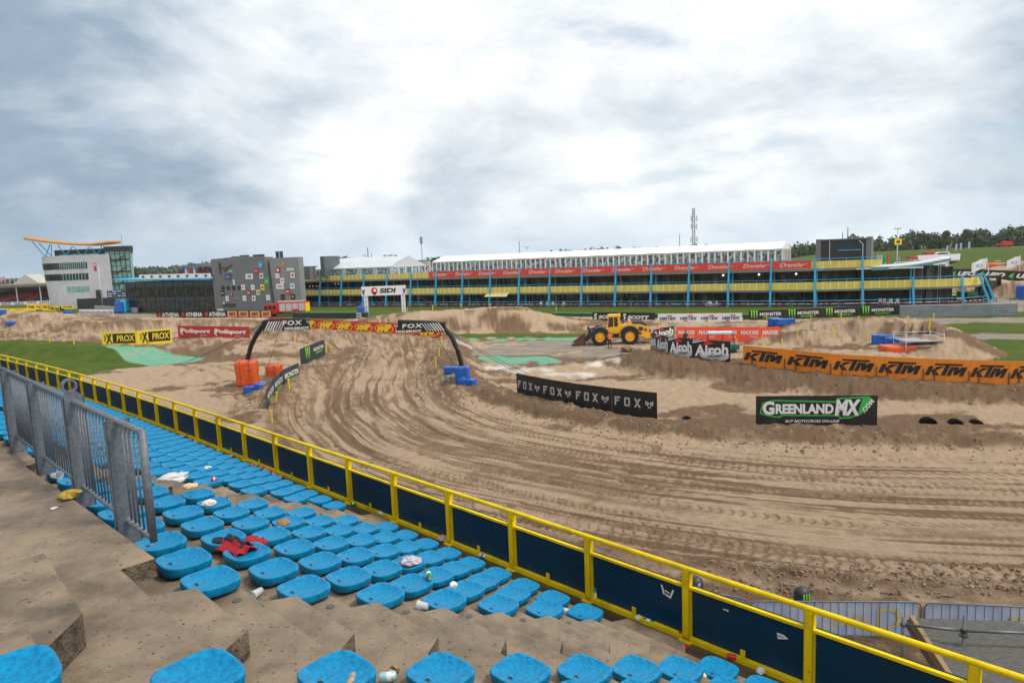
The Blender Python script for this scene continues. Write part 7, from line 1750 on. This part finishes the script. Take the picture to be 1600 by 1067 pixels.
# stalls, flags and machines on the far bank
def H_at(px, dist): p = D(px, 390, dist); return p[0], H0(p[0], dist)
for k, (px, w_) in enumerate(((1434, 5), (1460, 5.2))):
    x, z_ = H_at(px, 258.); t = thing('market_stall', 'red topped white stall on the far bank, %s' % ('nearer the lamp post', 'farther from the lamp post')[k], 'stall', (x, 258, z_-.3), 0, 'red topped stalls on the far bank')
    MB().box(-w_/2+1, w_/2-1, 0, 3, 0, 1.1).build('counter', white, t); MB().box(-w_/2, w_/2, -.2, 3.2, 1.5, 2.3).build('canopy', red_p, t)
    for a in (-w_/2+.3, w_/2-.3): MB().box(a-.1, a+.1, 0, .2, 0, 1.5).build('post', alu, t)
for k, px in enumerate((1364, 1385, 1403.5, 1407, 1481, 1495, 1502, 1515)):
    x, z_ = H_at(px, 262.); t = thing('banner_flag', 'upright white and navy banner flag on the far bank, %s of its line' % ordn(k+1), 'flag', (x, 262, z_-.3), 0, 'upright banner flags on the far bank')
    MB().tube([(-.5, 0, 0), (-.5, 0, 3.2)], .06, 5).build('pole', alu, t); MB().box(-.45, .45, -.03, .03, .5, 3.1).build('cloth', greyw, t); MB().box(.1, .45, -.06, -.035, .6, 3.0).build('print', wprint, t)
x, z_ = H_at(1572, 262.); t = thing('red_machine', 'red tracked loader machine on the far bank near the wood', 'machine', (x, 262, z_-.2))
MB().prism([(-4, .2), (-4.2, 1.2), (4, 1.2), (4.2, .2)], 'y', 0, 2.5).build('tracks', black, t); MB().prism([(-2, 1.2), (-1.5, 3.6), (1.0, 3.8), (3.8, 3.4), (4.5, 1.2)], 'y', 0, 2.4).build('body', red_p, t, recalc=True); MB().bar((-1, 1, 2.5), (-6, 1, 1.6), .5, .7).build('boom', red_p, t); t.scale = (.6, .6, .6)
for k, (px, w_) in enumerate(((1414, 6), (1447, 4), (1475, 5))):
    x, z_ = H_at(px, 256.); t = thing('parked_van', 'white van roof showing on the far bank, %s' % ('left of the stalls', 'between the stalls', 'right of the stalls')[k], 'van', (x, 256, z_-.8), 0, 'white vans on the far bank')
    MB().prism([(-w_/2, .3), (-w_/2, 1.6), (-w_/2+1, 2.0), (w_/2-.3, 2.0), (w_/2, .3)], 'y', 0, 2).build('body', white, t, recalc=True); MB().box(-w_/2+.2, w_/2-1, -.04, -.005, 1.2, 1.7).build('window', glass_d, t)
# things on the far right sand hill
x = G(1585, 441, 1.5)
soft_box('covered_block', 'orange covered blocks on the sand hill beside a white flag', 'cushion block', D(1565, 430, 168.), (9, 3, 3.0), 0, tarp_o, 33, straps=False)
t = thing('event_truck', 'white and black truck roof beyond the sand hill at the right edge', 'truck', (D(1592, 437, 175.)[0], 175, 0), 0); MB().box(-4, 8, 0, 3, 0, 3.3).build('box_body', black, t); MB().box(-4.2, 8.2, -.1, 3.1, 3.3, 4.6).build('roof', white, t)
flm = mat('flag_red', (.65, .1, .05), .7)
for k, (px, c_) in enumerate(((1371, greyw), (1377, green_p), (1382, flm))):
    P2 = D(px, 412, 128.); t = thing('small_flag', '%s flag waving behind the yellow roof parapet' % ('white', 'green', 'red')[k], 'flag', (P2[0], 128, 6.0)); MB().tube([(0, 0, -.4), (0, 0, 2.4)], .04, 5).build('pole', alu, t)
    MB().grid([[(.15*i, .1*math.sin(i), 2.3-.2*j-.04*i) for j in range(8)] for i in range(7)]).build('cloth', c_, t)

# ================================================================== TREES
def leaf_cloud(mb, c, rad, n_, s, rs):
    p = rs.normal(size=(n_, 3)); p /= np.linalg.norm(p, axis=1)[:, None]; p *= (rs.uniform(.35, 1, n_)**.45)[:, None]
    q_ = fbm(p[:, 0]*2.2+c[0], p[:, 1]*2.2+p[:, 2]*2.2, 3, 7); p *= (.55+.95*q_)[:, None]
    p = p*np.array(rad)+np.array(c)
    a = rs.normal(size=(n_, 3)); a /= np.linalg.norm(a, axis=1)[:, None]; b_ = np.cross(a, rs.normal(size=(n_, 3))); b_ /= np.linalg.norm(b_, axis=1)[:, None]
    s_ = (s*rs.uniform(.5, 1.3, n_))[:, None]
    v = np.stack([p-a*s_-b_*s_*.6, p+a*s_-b_*s_*.5, p+a*s_*.8+b_*s_, p-a*s_*.7+b_*s_*.8], 1).reshape(-1, 3)
    o_ = len(mb.v); mb.v += [tuple(x) for x in v]; mb.f += [(o_+4*i, o_+4*i+1, o_+4*i+2, o_+4*i+3) for i in range(n_)]
def wood(name, label, pts, rs, m, hmin, hmax, step, leaf, dens, depth=20):
    mb = MB()
    for (x0, y0, z0), (x1, y1, z1) in zip(pts[:-1], pts[1:]):
        L = math.hypot(x1-x0, y1-y0); n_ = int(L/step)
        for k in range(n_):
            f_ = (k+rs.uniform(0, 1))/n_; h = rs.uniform(hmin, hmax)*(.8+.4*vn(np.array([f_*n_*.15]), np.array([x0*.01]), 3)[0]); dy = rs.uniform(0, depth)
            r_ = rs.uniform(.28, .5)*h
            leaf_cloud(mb, (x0+(x1-x0)*f_, y0+(y1-y0)*f_+dy, z0+(z1-z0)*f_+h*.55), (r_, r_, h*.5), dens, leaf, rs)
    tag(mb.build(name, m, None), label, 'wood', kind='stuff')
rs9 = np.random.RandomState(9)
def wp(px, py, dist, z=None): p = D(px, py, dist); return (p[0], p[1], z if z is not None else 0)
wood('far_wood', 'dense mixed wood on the horizon behind the far grass bank', [wp(1215, 380, 420, -1), wp(1300, 380, 400, 0), wp(1400, 380, 370, 2.5), wp(1500, 380, 350, 3.5), wp(1600, 380, 335, 4), wp(1800, 380, 310, 4)], rs9, foliage, 8, 12, 1.9, .62, 240, 30)
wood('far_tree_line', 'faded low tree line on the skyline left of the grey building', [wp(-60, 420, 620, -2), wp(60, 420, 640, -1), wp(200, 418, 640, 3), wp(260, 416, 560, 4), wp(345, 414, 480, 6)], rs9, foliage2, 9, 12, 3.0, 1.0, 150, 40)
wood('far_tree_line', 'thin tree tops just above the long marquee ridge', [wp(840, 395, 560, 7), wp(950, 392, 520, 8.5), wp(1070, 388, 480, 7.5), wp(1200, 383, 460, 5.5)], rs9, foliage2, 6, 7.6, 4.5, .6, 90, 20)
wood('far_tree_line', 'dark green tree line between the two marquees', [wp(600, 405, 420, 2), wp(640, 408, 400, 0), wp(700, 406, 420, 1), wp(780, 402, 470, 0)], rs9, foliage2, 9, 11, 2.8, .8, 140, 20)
def tree(px, pt, dist, label, w=.35, h0=0., m=None, n_=900, s=.5):
    b_ = D(px, 400, dist); top = D(px, pt, dist)[2]; t = thing('broadleaf_tree', label, 'tree', (b_[0], b_[1], h0)); H_ = top-h0
    mb = MB().tube([(0, 0, 0), (.1, 0, H_*.4), (.0, .1, H_*.75)], H_*.03, 7, r2=H_*.01)
    for k in range(6): a = k*1.1; mb.tube([(.05, 0, H_*(.35+.06*k)), (math.cos(a)*H_*w*.6, math.sin(a)*H_*w*.6, H_*(.5+.07*k))], H_*.010, 5, r2=H_*.004)
    mb.build('trunk', bark, t); mc_ = MB(); rs = np.random.RandomState(int(px))
    for k in range(9):
        a = rs.uniform(0, 6.3); r_ = rs.uniform(0, .6)*w*H_; leaf_cloud(mc_, (math.cos(a)*r_, math.sin(a)*r_, H_*rs.uniform(.5, .86)), (H_*w*.5, H_*w*.5, H_*.17), n_//9, s, rs)
    mc_.build('crown', m or foliage, t)
for a in ((1341, 365, 300, 'dark tree rising behind the roof plant room', .32, 0.), (1442, 362, 352, 'tall dark tree standing above the far wood', .28, 4.), (1478, 360, 345, 'slim pointed tree above the far wood', .2, 4.), (1511, 358, 340, 'rounded tree crown above the far wood', .3, 5.),
          (516, 403, 330, 'small round tree above the short marquee roof, left one', .45, 0.), (540, 399.5, 330, 'small round tree above the short marquee roof, right one', .5, 0.), (612, 399, 420, 'broad tree just right of the short marquee ridge', .6, 0.), (676, 401, 420, 'broad tree beside the slim broadcast tower', .6, 0.), (206, 416, 420, 'round tree right of the tower stairwell', .5, 0.)):
    tree(*a)
# far pale building and cars between marquees
t = thing('pale_building', 'cream flat building far behind, right of the short marquee', 'building', (D(643, 410, 330.)[0], 330, 0)); MB().box(-4, 8, 0, 10, 0, D(643, 408, 330.)[2]).build('wall', mat('cream_wall', (.50, .46, .38), .8), t); MB().box(-4.2, 8.2, -.2, 10.2, D(643, 408, 330.)[2], D(643, 407, 330.)[2]).build('roof', greyc, t)
for k, px in enumerate((646, 653, 660, 668)):
    P2 = D(px, 418, 215.); t = thing('parked_car', 'small pale car parked beyond the roof terrace, %s of four' % ordn(k+1), 'car', (P2[0], 215, D(px, 418.5, 215.)[2]-1.0), 0, 'cars beyond the roof terrace')
    MB().prism([(-1.4, .3), (-1.4, .9), (-.8, 1.0), (-.5, 1.4), (.6, 1.4), (1.0, 1.0), (1.4, .9), (1.4, .3)], 'y', 0, 1.6).build('body', greyw, t, recalc=True); MB().box(-.5, .5, -.03, -.005, 1.05, 1.3).build('window', glass_d, t)
# covered pit lane end at the left picture edge
# ================================================================== NEAR RIGHT : crowd barriers, scaffold, bollards
blueban = mat('pale_blue_print', (.38, .50, .75), .6, col2=(.60, .64, .76), vscale=1.6)
goldl = mat('gold_lettering', (.62, .55, .28), .6)
CB = [((1092, 924), (1174, 936)), ((1178, 940), (1244-2, 940.5)), ((1172, 937), (1440, 939.5))]
bars = [((1062, 919), (1168, 935)), ((1172, 939), (1440, 940)), ((1445, 941), (1720, 953))]
for k, (a, b_) in enumerate(bars):
    pa = G(*a, 1.1); pb = G(*b_, 1.1); pa[2] = pb[2] = 0; L = np.hypot(*(pb-pa)[:2])
    t = thing('crowd_barrier', 'steel crowd barrier with pale blue gold lettered banner, %s' % ('the one behind the railing post', 'the middle full length one', 'the one behind the grey ramp')[k], 'barrier', pa, math.atan2((pb-pa)[1], (pb-pa)[0]), 'crowd barriers with blue banners')
    MB().tube([(0, 0, 0), (0, 0, .95), (.04, 0, 1.05), (.15, 0, 1.1), (L-.15, 0, 1.1), (L-.04, 0, 1.05), (L, 0, .95), (L, 0, 0)], .022, 8).build('frame', galv, t, smooth=True)
    MB().tube([(0, 0, .15), (L, 0, .15)], .015, 6).build('lower_rail', galv, t)
    n_ = int(L/.20)
    for j in range(1, n_): MB().tube([(L*j/n_, 0, .15), (L*j/n_, 0, 1.09)], .008, 5).build('bar', steel_dk, t)
    MB().grid([[(x, .05+.015*math.sin(x*5), z_) for z_ in (.12, .6, 1.05)] for x in np.linspace(.05, L-.05, 20)]).build('banner_cloth', blueban, t)
    A = Art(-.03); 
    if k == 1: A.text('D', L*.82, .62, .6, goldl, w=L*.14, bold=.0); A.text('rift', L*.60, .55, .38, goldl, w=L*.2, bold=.0, shear=.1); A.text('inner', L*.2, .42, .4, goldl, w=L*.42)
    elif k == 2: A.text('rg', L*.6, .6, .4, goldl, w=L*.2)
    else: A.text('b', L*.5, .6, .5, goldl, w=L*.12); A.text('min', L*.85, .35, .3, goldl, w=L*.22)
    A.done(t, (0, .045, 0))
    for x in (.35, L-.35): MB().tube([(x, -.3, .02), (x, 0, .05), (x, .3, .02)], .016, 6).build('foot', galv, t)
for k, (px, py, lab) in enumerate(((1253, 946, 'dark rounded post with green claw behind the middle crowd barrier'), (1087, 929, 'dark rounded post with white letters behind the railing post'))):
    t = thing('padded_post', lab, 'bollard', G(px, py, 0), .2); n_ = 20; prof = [(0, .23), (.42, .23), (.52, .19), (.58, .10), (.60, .01)]
    vs = [(r_*math.cos(2*math.pi*j/n_), r_*math.sin(2*math.pi*j/n_), z_) for z_, r_ in prof for j in range(n_)]
    MB().add(vs, [(i*n_+j, i*n_+(j+1) % n_, (i+1)*n_+(j+1) % n_, (i+1)*n_+j) for i in range(4) for j in range(n_)]).build('padding', mat('slate_padding', (.03, .035, .045), .45), t, smooth=True)
    A = Art(-.245); (claw(A, -.02, .34, .30) if k == 0 else A.text('MONSTER', 0, .3, .10, white, w=.4, rot=math.pi/2)); A.done(t)
# grey plywood ramp platform with scaffold tubes
rpz = 2.9
c4 = [G(1424, 965, 2.55), G(1590, 970, 2.55), G(1660, 1010, 2.55), G(1660, 1085, 2.55), G(1490, 1066, 2.55)]
pd = thing('plywood_platform', 'worn grey plywood deck on scaffold tubes beyond the yellow railing', 'platform', (0, 0, 0))
ply = mat('grey_plywood', (.065, .065, .062), .75, col2=(.12, .11, .09), vscale=7, aniso=(1, 3, 1), bump=.2, bscale=30)
mb = MB(); tp_ = [tuple(p) for p in c4]; bt_ = [(p[0], p[1], p[2]-.04) for p in c4]; n_ = len(tp_)
mb.add(tp_+bt_, [tuple(range(n_))]+[(i, (i+1) % n_, (i+1) % n_+n_, i+n_) for i in range(n_)]+[tuple(range(2*n_-1, n_-1, -1))]).build('deck', ply, pd, recalc=True)
MB().bar(tp_[0], tp_[4], .09, .12).build('edge_beam', mat('timber', (.30, .19, .09), .7), pd)
MB().bar((tp_[0][0]-.08, tp_[0][1]-.02, tp_[0][2]-.12), (tp_[4][0]-.08, tp_[4][1]-.02, tp_[4][2]-.12), .05, .2).build('edge_board', mat('dark_timber', (.12, .07, .04), .8), pd)
pA = G(1411, 975, 2.75); pB = G(1506, 985, 2.85); pC = G(1640, 990, 2.85)
def tb_(a, b_, nm='scaffold_tube', r_=.03): MB().tube([tuple(a), tuple(b_)], r_, 10).build(nm, mat('scaffold_steel', (.16, .17, .17), .45, .4, var=.3, vscale=9), pd, smooth=True)
tb_(pA, pB); tb_(pB, pC); tb_((pB[0], pB[1], .0), (pB[0], pB[1], pB[2]+.32), 'upright'); tb_((pA[0], pA[1], 0), (pA[0], pA[1], pA[2]+.15), 'upright')
pD = G(1525, 1032, 2.35); tb_(pD, G(1640, 1036, 2.35)); tb_((pA[0], pA[1], 1.9), G(1440, 1050, .6), 'brace')
MB().tube([(pB[0], pB[1], pB[2]-.05), (pB[0], pB[1], pB[2]+.04)], .055, 10).build('coupler', steel_dk, pd)
MB().tube([(pB[0], pB[1], pB[2]-.11), (pB[0], pB[1], pB[2]-.09)], .085, 12).build('coupler_disc', steel_dk, pd)
tb_((pA[0]-.03, pA[1], pA[2]), (pA[0]+.05, pA[1], pA[2]-.02), 'coupler', .05)


# ---- loose clods of damp sand broken from the berms and the track edge
rsc = np.random.RandomState(12); mb = MB(); n_c = 2600
srcs = [RIDGES[0][0], RIDGES[1][0], RIDGES[10][0], RIDGES[9][0]]; wts = [.25, .4, .1, .1]
for k in range(n_c):
    w_ = rsc.rand()
    if w_ < .85:
        pts = srcs[int(np.searchsorted(np.cumsum(wts), w_*.999))]; i_ = rsc.randint(0, len(pts)-1); f_ = rsc.rand(); a = np.array(pts[i_][:2]); b_ = np.array(pts[i_+1][:2]); p = a+(b_-a)*f_+rsc.normal(size=2)*1.3+[0, -1.4]
    else:
        p = G(rsc.uniform(1100, 1620), 0+rsc.uniform(880, 935), 0)[:2]
    if np.hypot(*p) < 12 or abs(p[0]) > p[1]*1.1: continue
    r_ = rsc.uniform(.03, .11)*(1 if rsc.rand() < .9 else 1.5); mb.v += []
    o_ = len(mb.v); z_ = (p[0], p[1])
    ang = rsc.uniform(0, 6.3); v8 = [(math.cos(ang+j*1.57)*r_*rsc.uniform(.7, 1.2), math.sin(ang+j*1.57)*r_*rsc.uniform(.7, 1.2), -r_*.3) for j in range(4)]+[(math.cos(ang+.5+j*1.57)*r_*.7*rsc.uniform(.6, 1.1), math.sin(ang+.5+j*1.57)*r_*.7*rsc.uniform(.6, 1.1), r_*rsc.uniform(.5, .9)) for j in range(4)]
    mb.v += [(p[0]+a_, p[1]+b2, c2) for a_, b2, c2 in v8]; mb.f += [tuple(o_+q for q in f) for f in ((4, 5, 6, 7), (0, 1, 5, 4), (1, 2, 6, 5), (2, 3, 7, 6), (3, 0, 4, 7))]
V_ar = np.array(mb.v); cen = V_ar.reshape(-1, 8, 3)[:, :, :2].mean(1); hh = height(cen[:, 0], cen[:, 1]); V_ar[:, 2] += np.repeat(hh, 8); mb.v = [tuple(q) for q in V_ar]
tag(mb.build('sand_clods', mat('clod_sand', (.30, .21, .14), .95, col2=(.17, .11, .07), vscale=1.5), None, recalc=True), 'loose clods of damp sand scattered along the berms', 'sand clods', kind='stuff')
# ================================================================== AIR
hb = MB().box(-520, 620, -40, 720, -3, 44).build('haze', mat('haze_air', (.8, .85, .9)), None)
hm_ = MATS['haze_air']; t = hm_.node_tree; t.nodes.clear(); oo = t.nodes.new('ShaderNodeOutputMaterial'); pv = t.nodes.new('ShaderNodeVolumePrincipled')
pv.inputs['Color'].default_value = (.82, .90, 1, 1); pv.inputs['Density'].default_value = .00012; pv.inputs['Anisotropy'].default_value = .3
t.links.new(pv.outputs[0], oo.inputs['Volume']); hb['kind'] = 'stuff'; hb['label'] = 'thin pale air over the circuit'
